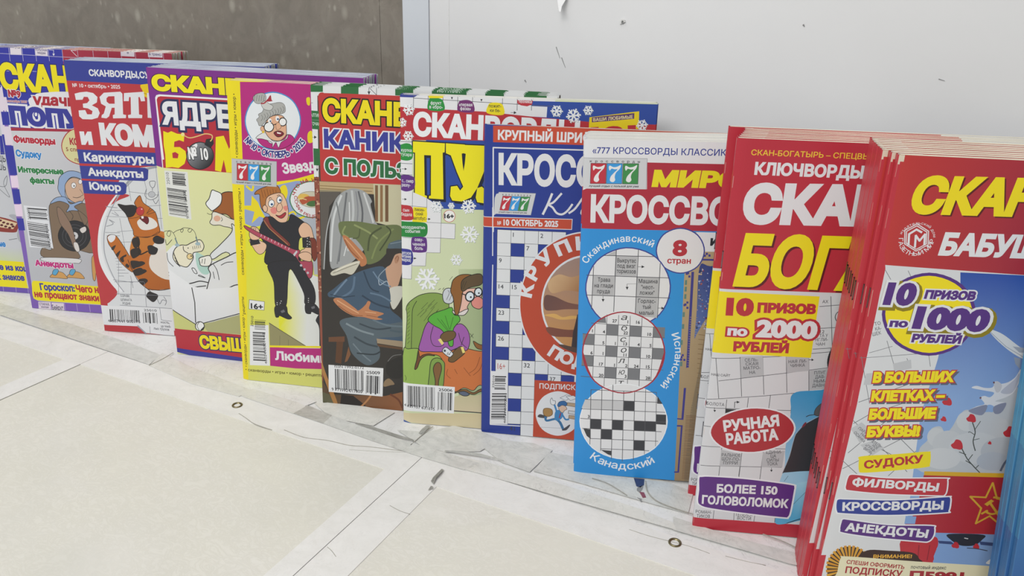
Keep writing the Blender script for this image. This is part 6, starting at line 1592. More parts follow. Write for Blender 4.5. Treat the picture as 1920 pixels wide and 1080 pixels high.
ART['m8']=[
('p','#263a8c','0,0,2100,0,2100,2900,0,2900'),
('p','#c04a32','62,2646,2027,2683,2044,2538,64,2520'),
('t','КРУПНЫЙ ШРИ',100,2539,746,2542,78,'#dcdcde',0.04,0,'ФТ',[]),
('c','#dcdcde',10,0,0,'75,1809,65,2478,2047,2509'),
('t','КРОС',112,2188,715,2198,253,'#dcdcde',0.045,0,'СВОРДЫ',[]),
('p','#c9cacc','115,2132,407,2136,373,1961,78,1956'),
('c','#8d8f94',3,0,0,'115,2132,407,2136,373,1961'),
('p','#b93340','147,2103,217,2104,194,1988,123,1987'),
('c','#3a3a40',2,1,0,'147,2103,217,2104,194,1988,123,1987'),
('b','#e2e2e2','151,2080,157,2091,172,2082,190,2086,208,2095,199,2074,179,2051,168,2028,167,2008,154,1996,143,2005,150,2027,170,2051,188,2070,175,2070,163,2073,152,2063'),
('p','#3c96d6','220,2104,291,2105,267,1989,197,1988'),
('c','#3a3a40',2,1,0,'220,2104,291,2105,267,1989,197,1988'),
('b','#e2e2e2','224,2081,231,2092,245,2083,264,2087,281,2096,273,2075,252,2052,242,2029,241,2010,228,1997,216,2006,224,2029,243,2052,262,2071,249,2071,236,2074,225,2064'),
('p','#3f8a4c','293,2105,364,2106,341,1991,270,1989'),
('c','#3a3a40',2,1,0,'293,2105,364,2106,341,1991,270,1989'),
('b','#e2e2e2','298,2082,304,2093,319,2085,337,2088,355,2097,346,2076,326,2053,315,2030,314,2011,302,1999,290,2007,298,2030,317,2053,335,2073,322,2072,310,2076,299,2065'),
('t','к',143,2108,154,2108,15,'#44464c',0.02,0,'',[]),
('t','р',168,2108,178,2108,15,'#44464c',0.02,0,'',[]),
('t','о',192,2109,202,2109,15,'#44464c',0.02,0,'',[]),
('t','с',216,2109,226,2109,15,'#44464c',0.02,0,'',[]),
('t','с',240,2109,250,2109,15,'#44464c',0.02,0,'',[]),
('t','в',264,2110,274,2110,15,'#44464c',0.02,0,'',[]),
('t','о',288,2110,298,2110,15,'#44464c',0.02,0,'',[]),
('t','р',312,2110,322,2111,15,'#44464c',0.02,0,'',[]),
('t','д',336,2111,346,2111,15,'#44464c',0.02,0,'',[]),
('t','ы',360,2111,370,2111,15,'#44464c',0.02,0,'',[]),
('t','лучший отдых с пользой для ума',113,1967,340,1971,13,'#44464c',0.03,0.15,'',[]),
('p','#c9cacc','78,1943,83,2085,95,2116,142,2133,122,1977'),
('c','#dcdcde',18,0,1,'534,2138,503,2053,469,1975'),
('c','#dcdcde',16,0,1,'607,2144,549,2074,513,2054,544,2030,577,1989,620,1981,661,2012,695,2063'),
('c','#dcdcde',16,0,1,'674,1994,721,2034,788,2136,802,2100,769,1999,808,1995'),
('c','#dcdcde',16,0,1,'840,2077,820,2002,868,2004,888,2073,880,2005,927,2020'),
('p','#c04a32','-5,1926,701,1945,700,1862,-4,1846'),
('c','#dcdcde',5,1,0,'-5,1926,701,1945,700,1862,-4,1846'),
('t','№',107,1865,137,1865,33,'#dcdcde',0.02,0,'',[]),
('t','10 ОКТЯБРЬ 2025',157,1865,593,1876,53,'#dcdcde',0.04,0,'',[]),
('c','#dcdcde',8,0,0,'68,2005,73,1609'),
('c','#dcdcde',8,0,0,'75,1530,71,767,75,80,451,94,1428,138'),
('c','#dcdcde',9,0,0,'75,80,978,114'),
('p','#d9dadb','108,1829,219,1830,219,1722,108,1720'),
('p','#d9dadb','219,1830,329,1832,330,1724,219,1722'),
('p','#d9dadb','329,1832,439,1834,439,1726,330,1724'),
('p','#d9dadb','439,1834,548,1836,549,1728,439,1726'),
('p','#d9dadb','548,1836,657,1838,658,1730,549,1728'),
('p','#d9dadb','108,1720,219,1722,220,1613,109,1610'),
('p','#d9dadb','330,1724,439,1726,440,1617,330,1615'),
('p','#d9dadb','549,1728,658,1730,659,1622,550,1619'),
('p','#d9dadb','766,1732,874,1734,876,1626,768,1624'),
('p','#d9dadb','874,1734,982,1736,984,1628,876,1626'),
('p','#d9dadb','982,1736,1089,1738,1091,1631,984,1628'),
('p','#d9dadb','109,1610,220,1613,220,1502,109,1500'),
('p','#d9dadb','220,1613,330,1615,331,1505,220,1502'),
('p','#d9dadb','330,1615,440,1617,441,1507,331,1505'),
('p','#d9dadb','440,1617,550,1619,551,1510,441,1507'),
('p','#d9dadb','550,1619,659,1622,660,1512,551,1510'),
('p','#d9dadb','659,1622,768,1624,769,1515,660,1512'),
('p','#d9dadb','768,1624,876,1626,877,1517,769,1515'),
('p','#d9dadb','876,1626,984,1628,985,1520,877,1517'),
('p','#d9dadb','984,1628,1091,1631,1093,1522,985,1520'),
('p','#d9dadb','109,1500,220,1502,221,1391,109,1388'),
('p','#d9dadb','331,1505,441,1507,442,1397,332,1394'),
('p','#d9dadb','441,1507,551,1510,552,1399,442,1397'),
('p','#d9dadb','551,1510,660,1512,661,1402,552,1399'),
('p','#d9dadb','769,1515,877,1517,879,1407,770,1405'),
('p','#d9dadb','985,1520,1093,1522,1095,1413,987,1410'),
('p','#d9dadb','109,1388,221,1391,221,1279,110,1276'),
('p','#d9dadb','221,1391,332,1394,332,1282,221,1279'),
('p','#d9dadb','332,1394,442,1397,443,1285,332,1282'),
('p','#d9dadb','442,1397,552,1399,553,1288,443,1285'),
('p','#d9dadb','552,1399,661,1402,663,1291,553,1288'),
('p','#d9dadb','661,1402,770,1405,772,1294,663,1291'),
('p','#d9dadb','770,1405,879,1407,881,1297,772,1294'),
('p','#d9dadb','879,1407,987,1410,989,1300,881,1297'),
('p','#d9dadb','987,1410,1095,1413,1096,1302,989,1300'),
('p','#d9dadb','221,1279,332,1282,333,1169,222,1166'),
('p','#d9dadb','332,1282,443,1285,444,1172,333,1169'),
('p','#d9dadb','443,1285,553,1288,554,1175,444,1172'),
('p','#d9dadb','553,1288,663,1291,664,1179,554,1175'),
('p','#d9dadb','663,1291,772,1294,773,1182,664,1179'),
('p','#d9dadb','881,1297,989,1300,990,1188,882,1185'),
('p','#d9dadb','989,1300,1096,1302,1098,1191,990,1188'),
('p','#d9dadb','110,1163,222,1166,222,1052,110,1048'),
('p','#d9dadb','222,1166,333,1169,334,1055,222,1052'),
('p','#d9dadb','333,1169,444,1172,445,1059,334,1055'),
('p','#d9dadb','444,1172,554,1175,555,1062,445,1059'),
('p','#d9dadb','554,1175,664,1179,665,1065,555,1062'),
('p','#d9dadb','664,1179,773,1182,775,1069,665,1065'),
('p','#d9dadb','773,1182,882,1185,884,1072,775,1069'),
('p','#d9dadb','882,1185,990,1188,992,1076,884,1072'),
('p','#d9dadb','990,1188,1098,1191,1100,1079,992,1076'),
('p','#d9dadb','222,1052,334,1055,334,940,223,937'),
('p','#d9dadb','445,1059,555,1062,556,948,446,944'),
('p','#d9dadb','555,1062,665,1065,666,951,556,948'),
('p','#d9dadb','665,1065,775,1069,776,955,666,951'),
('p','#d9dadb','775,1069,884,1072,885,958,776,955'),
('p','#d9dadb','884,1072,992,1076,994,962,885,958'),
('p','#d9dadb','992,1076,1100,1079,1102,966,994,962'),
('p','#d9dadb','111,933,223,937,223,820,111,816'),
('p','#d9dadb','223,937,334,940,335,824,223,820'),
('p','#d9dadb','334,940,446,944,446,828,335,824'),
('p','#d9dadb','446,944,556,948,557,832,446,828'),
('p','#d9dadb','556,948,666,951,668,836,557,832'),
('p','#d9dadb','666,951,776,955,777,840,668,836'),
('p','#d9dadb','776,955,885,958,887,844,777,840'),
('p','#d9dadb','885,958,994,962,996,847,887,844'),
('p','#d9dadb','994,962,1102,966,1104,851,996,847'),
('p','#d9dadb','223,820,335,824,336,707,224,703'),
('p','#d9dadb','446,828,557,832,558,716,447,711'),
('p','#d9dadb','557,832,668,836,669,720,558,716'),
('p','#d9dadb','668,836,777,840,779,724,669,720'),
('p','#d9dadb','777,840,887,844,888,728,779,724'),
('p','#d9dadb','887,844,996,847,998,732,888,728'),
('p','#d9dadb','996,847,1104,851,1106,736,998,732'),
('p','#d9dadb','111,699,224,703,224,585,112,580'),
('p','#d9dadb','224,703,336,707,336,589,224,585'),
('p','#d9dadb','336,707,447,711,448,594,336,589'),
('p','#d9dadb','447,711,558,716,559,598,448,594'),
('p','#d9dadb','558,716,669,720,670,602,559,598'),
('p','#d9dadb','669,720,779,724,780,607,670,602'),
('p','#d9dadb','779,724,888,728,890,611,780,607'),
('p','#d9dadb','888,728,998,732,999,615,890,611'),
('p','#d9dadb','998,732,1106,736,1108,620,999,615'),
('p','#d9dadb','336,589,448,594,449,475,337,470'),
('p','#d9dadb','559,598,670,602,671,484,560,480'),
('p','#d9dadb','780,607,890,611,892,493,782,489'),
('p','#d9dadb','890,611,999,615,1001,498,892,493'),
('p','#d9dadb','999,615,1108,620,1110,502,1001,498'),
('p','#d9dadb','225,466,337,470,338,350,225,345'),
('p','#d9dadb','337,470,449,475,450,355,338,350'),
('p','#d9dadb','449,475,560,480,561,360,450,355'),
('p','#d9dadb','560,480,671,484,673,365,561,360'),
('p','#d9dadb','671,484,782,489,783,370,673,365'),
('p','#d9dadb','782,489,892,493,893,374,783,370'),
('p','#d9dadb','892,493,1001,498,1003,379,893,374'),
('p','#d9dadb','1001,498,1110,502,1112,384,1003,379'),
('p','#d9dadb','338,350,450,355,451,234,339,229'),
('p','#d9dadb','450,355,561,360,563,239,451,234'),
('p','#d9dadb','561,360,673,365,674,244,563,239'),
('p','#d9dadb','673,365,783,370,785,249,674,244'),
('p','#d9dadb','783,370,893,374,895,255,785,249'),
('p','#d9dadb','893,374,1003,379,1005,260,895,255'),
('p','#d9dadb','1003,379,1112,384,1114,265,1005,260'),
('p','#d9dadb','226,224,339,229,339,107,226,101'),
('p','#d9dadb','339,229,451,234,452,112,339,107'),
('p','#d9dadb','451,234,563,239,564,117,452,112'),
('p','#d9dadb','563,239,674,244,675,123,564,117'),
('p','#d9dadb','674,244,785,249,786,128,675,123'),
('p','#d9dadb','785,249,895,255,896,133,786,128'),
('p','#d9dadb','895,255,1005,260,1006,139,896,133'),
('p','#d9dadb','1005,260,1114,265,1116,144,1006,139'),
('p','#d9dadb','339,107,452,112,453,-11,340,-17'),
('p','#d9dadb','452,112,564,117,565,-5,453,-11'),
('p','#d9dadb','564,117,675,123,676,0,565,-5'),
('p','#d9dadb','675,123,786,128,787,6,676,0'),
('p','#d9dadb','786,128,896,133,898,11,787,6'),
('p','#d9dadb','896,133,1006,139,1008,17,898,11'),
('p','#d9dadb','1006,139,1116,144,1118,22,1008,17'),
('c','#3d4048',3,1,0,'108,1829,219,1830,219,1722,108,1720'),
('c','#3d4048',3,1,0,'219,1830,329,1832,330,1724,219,1722'),
('c','#3d4048',3,1,0,'329,1832,439,1834,439,1726,330,1724'),
('c','#3d4048',3,1,0,'439,1834,548,1836,549,1728,439,1726'),
('c','#3d4048',3,1,0,'548,1836,657,1838,658,1730,549,1728'),
('c','#3d4048',3,1,0,'108,1720,219,1722,220,1613,109,1610'),
('c','#3d4048',3,1,0,'330,1724,439,1726,440,1617,330,1615'),
('c','#3d4048',3,1,0,'549,1728,658,1730,659,1622,550,1619'),
('c','#3d4048',3,1,0,'766,1732,874,1734,876,1626,768,1624'),
('c','#3d4048',3,1,0,'874,1734,982,1736,984,1628,876,1626'),
('c','#3d4048',3,1,0,'982,1736,1089,1738,1091,1631,984,1628'),
('c','#3d4048',3,1,0,'109,1610,220,1613,220,1502,109,1500'),
('c','#3d4048',3,1,0,'220,1613,330,1615,331,1505,220,1502'),
('c','#3d4048',3,1,0,'330,1615,440,1617,441,1507,331,1505'),
('c','#3d4048',3,1,0,'440,1617,550,1619,551,1510,441,1507'),
('c','#3d4048',3,1,0,'550,1619,659,1622,660,1512,551,1510'),
('c','#3d4048',3,1,0,'659,1622,768,1624,769,1515,660,1512'),
('c','#3d4048',3,1,0,'768,1624,876,1626,877,1517,769,1515'),
('c','#3d4048',3,1,0,'876,1626,984,1628,985,1520,877,1517'),
('c','#3d4048',3,1,0,'984,1628,1091,1631,1093,1522,985,1520'),
('c','#3d4048',3,1,0,'109,1500,220,1502,221,1391,109,1388'),
('c','#3d4048',3,1,0,'331,1505,441,1507,442,1397,332,1394'),
('c','#3d4048',3,1,0,'441,1507,551,1510,552,1399,442,1397'),
('c','#3d4048',3,1,0,'551,1510,660,1512,661,1402,552,1399'),
('c','#3d4048',3,1,0,'769,1515,877,1517,879,1407,770,1405'),
('c','#3d4048',3,1,0,'985,1520,1093,1522,1095,1413,987,1410'),
('c','#3d4048',3,1,0,'109,1388,221,1391,221,1279,110,1276'),
('c','#3d4048',3,1,0,'221,1391,332,1394,332,1282,221,1279'),
('c','#3d4048',3,1,0,'332,1394,442,1397,443,1285,332,1282'),
('c','#3d4048',3,1,0,'442,1397,552,1399,553,1288,443,1285'),
('c','#3d4048',3,1,0,'552,1399,661,1402,663,1291,553,1288'),
('c','#3d4048',3,1,0,'661,1402,770,1405,772,1294,663,1291'),
('c','#3d4048',3,1,0,'770,1405,879,1407,881,1297,772,1294'),
('c','#3d4048',3,1,0,'879,1407,987,1410,989,1300,881,1297'),
('c','#3d4048',3,1,0,'987,1410,1095,1413,1096,1302,989,1300'),
('c','#3d4048',3,1,0,'221,1279,332,1282,333,1169,222,1166'),
('c','#3d4048',3,1,0,'332,1282,443,1285,444,1172,333,1169'),
('c','#3d4048',3,1,0,'443,1285,553,1288,554,1175,444,1172'),
('c','#3d4048',3,1,0,'553,1288,663,1291,664,1179,554,1175'),
('c','#3d4048',3,1,0,'663,1291,772,1294,773,1182,664,1179'),
('c','#3d4048',3,1,0,'881,1297,989,1300,990,1188,882,1185'),
('c','#3d4048',3,1,0,'989,1300,1096,1302,1098,1191,990,1188'),
('c','#3d4048',4,1,0,'110,1163,222,1166,222,1052,110,1048'),
('c','#3d4048',4,1,0,'222,1166,333,1169,334,1055,222,1052'),
('c','#3d4048',3,1,0,'333,1169,444,1172,445,1059,334,1055'),
('c','#3d4048',3,1,0,'444,1172,554,1175,555,1062,445,1059'),
('c','#3d4048',3,1,0,'554,1175,664,1179,665,1065,555,1062'),
('c','#3d4048',3,1,0,'664,1179,773,1182,775,1069,665,1065'),
('c','#3d4048',3,1,0,'773,1182,882,1185,884,1072,775,1069'),
('c','#3d4048',3,1,0,'882,1185,990,1188,992,1076,884,1072'),
('c','#3d4048',3,1,0,'990,1188,1098,1191,1100,1079,992,1076'),
('c','#3d4048',4,1,0,'222,1052,334,1055,334,940,223,937'),
('c','#3d4048',4,1,0,'445,1059,555,1062,556,948,446,944'),
('c','#3d4048',4,1,0,'555,1062,665,1065,666,951,556,948'),
('c','#3d4048',4,1,0,'665,1065,775,1069,776,955,666,951'),
('c','#3d4048',4,1,0,'775,1069,884,1072,885,958,776,955'),
('c','#3d4048',3,1,0,'884,1072,992,1076,994,962,885,958'),
('c','#3d4048',3,1,0,'992,1076,1100,1079,1102,966,994,962'),
('c','#3d4048',4,1,0,'111,933,223,937,223,820,111,816'),
('c','#3d4048',4,1,0,'223,937,334,940,335,824,223,820'),
('c','#3d4048',4,1,0,'334,940,446,944,446,828,335,824'),
('c','#3d4048',4,1,0,'446,944,556,948,557,832,446,828'),
('c','#3d4048',4,1,0,'556,948,666,951,668,836,557,832'),
('c','#3d4048',4,1,0,'666,951,776,955,777,840,668,836'),
('c','#3d4048',4,1,0,'776,955,885,958,887,844,777,840'),
('c','#3d4048',4,1,0,'885,958,994,962,996,847,887,844'),
('c','#3d4048',4,1,0,'994,962,1102,966,1104,851,996,847'),
('c','#3d4048',4,1,0,'223,820,335,824,336,707,224,703'),
('c','#3d4048',4,1,0,'446,828,557,832,558,716,447,711'),
('c','#3d4048',4,1,0,'557,832,668,836,669,720,558,716'),
('c','#3d4048',4,1,0,'668,836,777,840,779,724,669,720'),
('c','#3d4048',4,1,0,'777,840,887,844,888,728,779,724'),
('c','#3d4048',4,1,0,'887,844,996,847,998,732,888,728'),
('c','#3d4048',4,1,0,'996,847,1104,851,1106,736,998,732'),
('c','#3d4048',4,1,0,'111,699,224,703,224,585,112,580'),
('c','#3d4048',4,1,0,'224,703,336,707,336,589,224,585'),
('c','#3d4048',4,1,0,'336,707,447,711,448,594,336,589'),
('c','#3d4048',4,1,0,'447,711,558,716,559,598,448,594'),
('c','#3d4048',4,1,0,'558,716,669,720,670,602,559,598'),
('c','#3d4048',4,1,0,'669,720,779,724,780,607,670,602'),
('c','#3d4048',4,1,0,'779,724,888,728,890,611,780,607'),
('c','#3d4048',4,1,0,'888,728,998,732,999,615,890,611'),
('c','#3d4048',4,1,0,'998,732,1106,736,1108,620,999,615'),
('c','#3d4048',4,1,0,'336,589,448,594,449,475,337,470'),
('c','#3d4048',4,1,0,'559,598,670,602,671,484,560,480'),
('c','#3d4048',4,1,0,'780,607,890,611,892,493,782,489'),
('c','#3d4048',4,1,0,'890,611,999,615,1001,498,892,493'),
('c','#3d4048',4,1,0,'999,615,1108,620,1110,502,1001,498'),
('c','#3d4048',4,1,0,'225,466,337,470,338,350,225,345'),
('c','#3d4048',4,1,0,'337,470,449,475,450,355,338,350'),
('c','#3d4048',4,1,0,'449,475,560,480,561,360,450,355'),
('c','#3d4048',4,1,0,'560,480,671,484,673,365,561,360'),
('c','#3d4048',4,1,0,'671,484,782,489,783,370,673,365'),
('c','#3d4048',4,1,0,'782,489,892,493,893,374,783,370'),
('c','#3d4048',4,1,0,'892,493,1001,498,1003,379,893,374'),
('c','#3d4048',4,1,0,'1001,498,1110,502,1112,384,1003,379'),
('c','#3d4048',4,1,0,'338,350,450,355,451,234,339,229'),
('c','#3d4048',4,1,0,'450,355,561,360,563,239,451,234'),
('c','#3d4048',4,1,0,'561,360,673,365,674,244,563,239'),
('c','#3d4048',4,1,0,'673,365,783,370,785,249,674,244'),
('c','#3d4048',4,1,0,'783,370,893,374,895,255,785,249'),
('c','#3d4048',4,1,0,'893,374,1003,379,1005,260,895,255'),
('c','#3d4048',4,1,0,'1003,379,1112,384,1114,265,1005,260'),
('c','#3d4048',4,1,0,'226,224,339,229,339,107,226,101'),
('c','#3d4048',4,1,0,'339,229,451,234,452,112,339,107'),
('c','#3d4048',4,1,0,'451,234,563,239,564,117,452,112'),
('c','#3d4048',4,1,0,'563,239,674,244,675,123,564,117'),
('c','#3d4048',4,1,0,'674,244,785,249,786,128,675,123'),
('c','#3d4048',4,1,0,'785,249,895,255,896,133,786,128'),
('c','#3d4048',4,1,0,'895,255,1005,260,1006,139,896,133'),
('c','#3d4048',4,1,0,'1005,260,1114,265,1116,144,1006,139'),
('c','#3d4048',4,1,0,'339,107,452,112,453,-11,340,-17'),
('c','#3d4048',4,1,0,'452,112,564,117,565,-5,453,-11'),
('c','#3d4048',4,1,0,'564,117,675,123,676,0,565,-5'),
('c','#3d4048',4,1,0,'675,123,786,128,787,6,676,0'),
('c','#3d4048',4,1,0,'786,128,896,133,898,11,787,6'),
('c','#3d4048',4,1,0,'896,133,1006,139,1008,17,898,11'),
('c','#3d4048',4,1,0,'1006,139,1116,144,1118,22,1008,17'),
('t','1',235,1776,235,1776,37,'#3a3c44',0.01,0,'',[]),
('t','2',455,1780,455,1780,37,'#3a3c44',0.01,0,'',[]),
('t','7',346,1670,346,1670,38,'#3a3c44',0.01,0,'',[]),
('t','9',125,1555,125,1555,38,'#3a3c44',0.01,0,'',[]),
('t','14',126,1332,126,1332,39,'#3a3c44',0.01,0,'',[]),
('t','15',237,1335,237,1335,39,'#3a3c44',0.01,0,'',[]),
('t','23',127,1105,127,1105,40,'#3a3c44',0.01,0,'',[]),
('t','26',127,874,127,874,41,'#3a3c44',0.01,0,'',[]),
('t','32',353,647,353,647,42,'#3a3c44',0.01,0,'',[]),
('t','41',244,38,244,38,44,'#3a3c44',0.01,0,'',[]),
('t','16+',131,612,197,615,57,'#b04a40',0.0,0,'',[]),
('t','37',575,540,575,540,39,'#3a3c44',0.01,0,'',[]),
('b','#dcdcde','1411,1285,1389,1042,1284,824,1111,667,896,598,673,631,480,760,348,963,298,1207,335,1450,450,1657,623,1798,829,1855,1038,1822,1220,1704,1352,1516'),
('b','#b8472f','1401,1284,1379,1045,1276,832,1106,678,895,610,676,642,487,769,358,968,308,1207,344,1446,457,1650,628,1788,830,1844,1035,1812,1214,1695,1343,1511'),
('b','#dcdcde','1236,1272,1219,1107,1147,961,1030,856,885,811,735,833,605,919,516,1055,480,1219,504,1385,581,1526,699,1624,839,1663,982,1641,1107,1560,1197,1431'),
('g','#a08478','#c08c58','790,1597,820,993','1222,1271,1222,1207,1213,1144,1196,1082,1170,1024,1136,972,1095,925,1049,887,997,857,941,837,884,827,825,828,768,839,713,861,661,892,615,932,575,979,542,1034,518,1093,502,1156,495,1220,497,1285,508,1349,528,1409,556,1465,591,1516,633,1559,680,1595,731,1622,784,1640,840,1648,896,1647,951,1636,1004,1615,1053,1586,1098,1548,1138,1503,1170,1452,1196,1395,1213,1334'),
('gb','#caa47a','#a87850','635,1487,801,1373','530,1412,613,1485,721,1470,847,1512,1008,1488,1124,1338,910,1335,694,1355,566,1323'),
('gb','#6b4a44','#84584a','588,1302,810,1191','510,1296,588,1296,699,1252,829,1238,981,1231,982,1208,701,1194,593,1175,512,1181'),
('b','#d8a860','509,1128,594,1146,661,1122,737,1139,867,1137,738,1110,640,1099,574,1115'),
('b','#7c4a3c','533,1024,710,1014,927,1036,932,954,734,951,580,951'),
('p','#3d3338','779,1154,764,1059,752,999,744,856,828,833,1046,868,1026,1194'),
('b','#55423c','638,872,671,880,716,872,766,864,938,835,940,800,752,821'),
('a','КРУПНЫЙ',861,1246,465,177.5,48.2,101,'#dcdcde',0.05,0,[]),
('a','ПОДАРОК',861,1246,558,-123.5,-43.7,101,'#dcdcde',0.05,1,[]),
('p','#b8472f','449,537,1503,574,1559,-106,450,0'),
('t','ПОДПИСКА',492,462,837,476,50,'#dcdcde',0.02,0,'',[]),
('b','#dcdcde','849,259,801,104,668,28,528,78,467,224,518,378,650,451,787,402'),
('b','#4a4648','485,196,505,220,551,209,569,191,518,186'),
('c','#3a6f9a',20,0,1,'552,196,564,165,621,183,661,193'),
('c','#3a6f9a',23,0,1,'650,186,680,157,707,101'),
('b','#4a4a50','700,88,738,124,762,145,766,133,740,92,711,82'),
('b','#3f83b8','635,255,669,277,701,254,695,203,662,174,633,184'),
('c','#3f83b8',16,0,1,'647,256,638,287,627,317'),
('c','#3f83b8',15,0,1,'693,241,724,193,752,195'),
('b','#a8804c','535,271,571,284,606,271,610,227,574,204,537,220'),
('c','#6b5030',5,1,1,'535,271,571,284,606,271,610,227,574,204,537,220'),
('b','#e0e0e0','595,327,589,358,600,384,612,360,631,358,631,330,614,319'),
('c','#55555a',4,1,1,'595,327,589,358,600,384,612,360,631,358,631,330,614,319'),
('b','#d9b8a0','660,295,670,321,713,319,733,291,714,275,701,254,681,259'),
('c','#55555a',4,1,1,'660,295,670,321,713,319,733,291,714,275,701,254,681,259'),
('b','#35679c','652,320,666,352,705,365,731,345,724,320,690,323,664,305'),
('c','#2d3d5a',4,1,1,'652,320,666,352,705,365,731,345,724,320,690,323,664,305'),
('c','#a03040',9,0,0,'681,246,672,201'),
('p','#b8a084','734,352,807,349,807,316,732,324'),
('c','#6a5a48',4,1,0,'734,352,807,349,807,316,732,324'),
('p','#cfd2d6','748,278,822,274,822,241,746,250'),
('c','#6a5a48',4,1,0,'748,278,822,274,822,241,746,250'),
('p','#b8a084','753,234,827,230,826,197,751,205'),
('c','#6a5a48',4,1,0,'753,234,827,230,826,197,751,205'),
('p','#dfe1e4','670,390,725,424,771,412,722,370'),
('c','#7a7d84',4,1,0,'670,390,725,424,771,412,722,370'),
('p','#dfe1e4','720,407,781,421,816,403,761,373'),
('c','#7a7d84',4,1,0,'720,407,781,421,816,403,761,373'),
('c','#9a9aa0',3,0,0,'509,96,693,104'),
('p','#dcdcde','73,589,220,595,226,95,69,84'),
('z','86,380,80,124,206,391',11,40,'#26262a'),
('z','109,545,106,415,200,551',12,18,'#26262a'),
('t','25010',103,432,106,550,18,'#333338',0.01,0,'',[]),
('t','4602445002081',209,102,215,387,19,'#333338',0.01,0,'',[])]
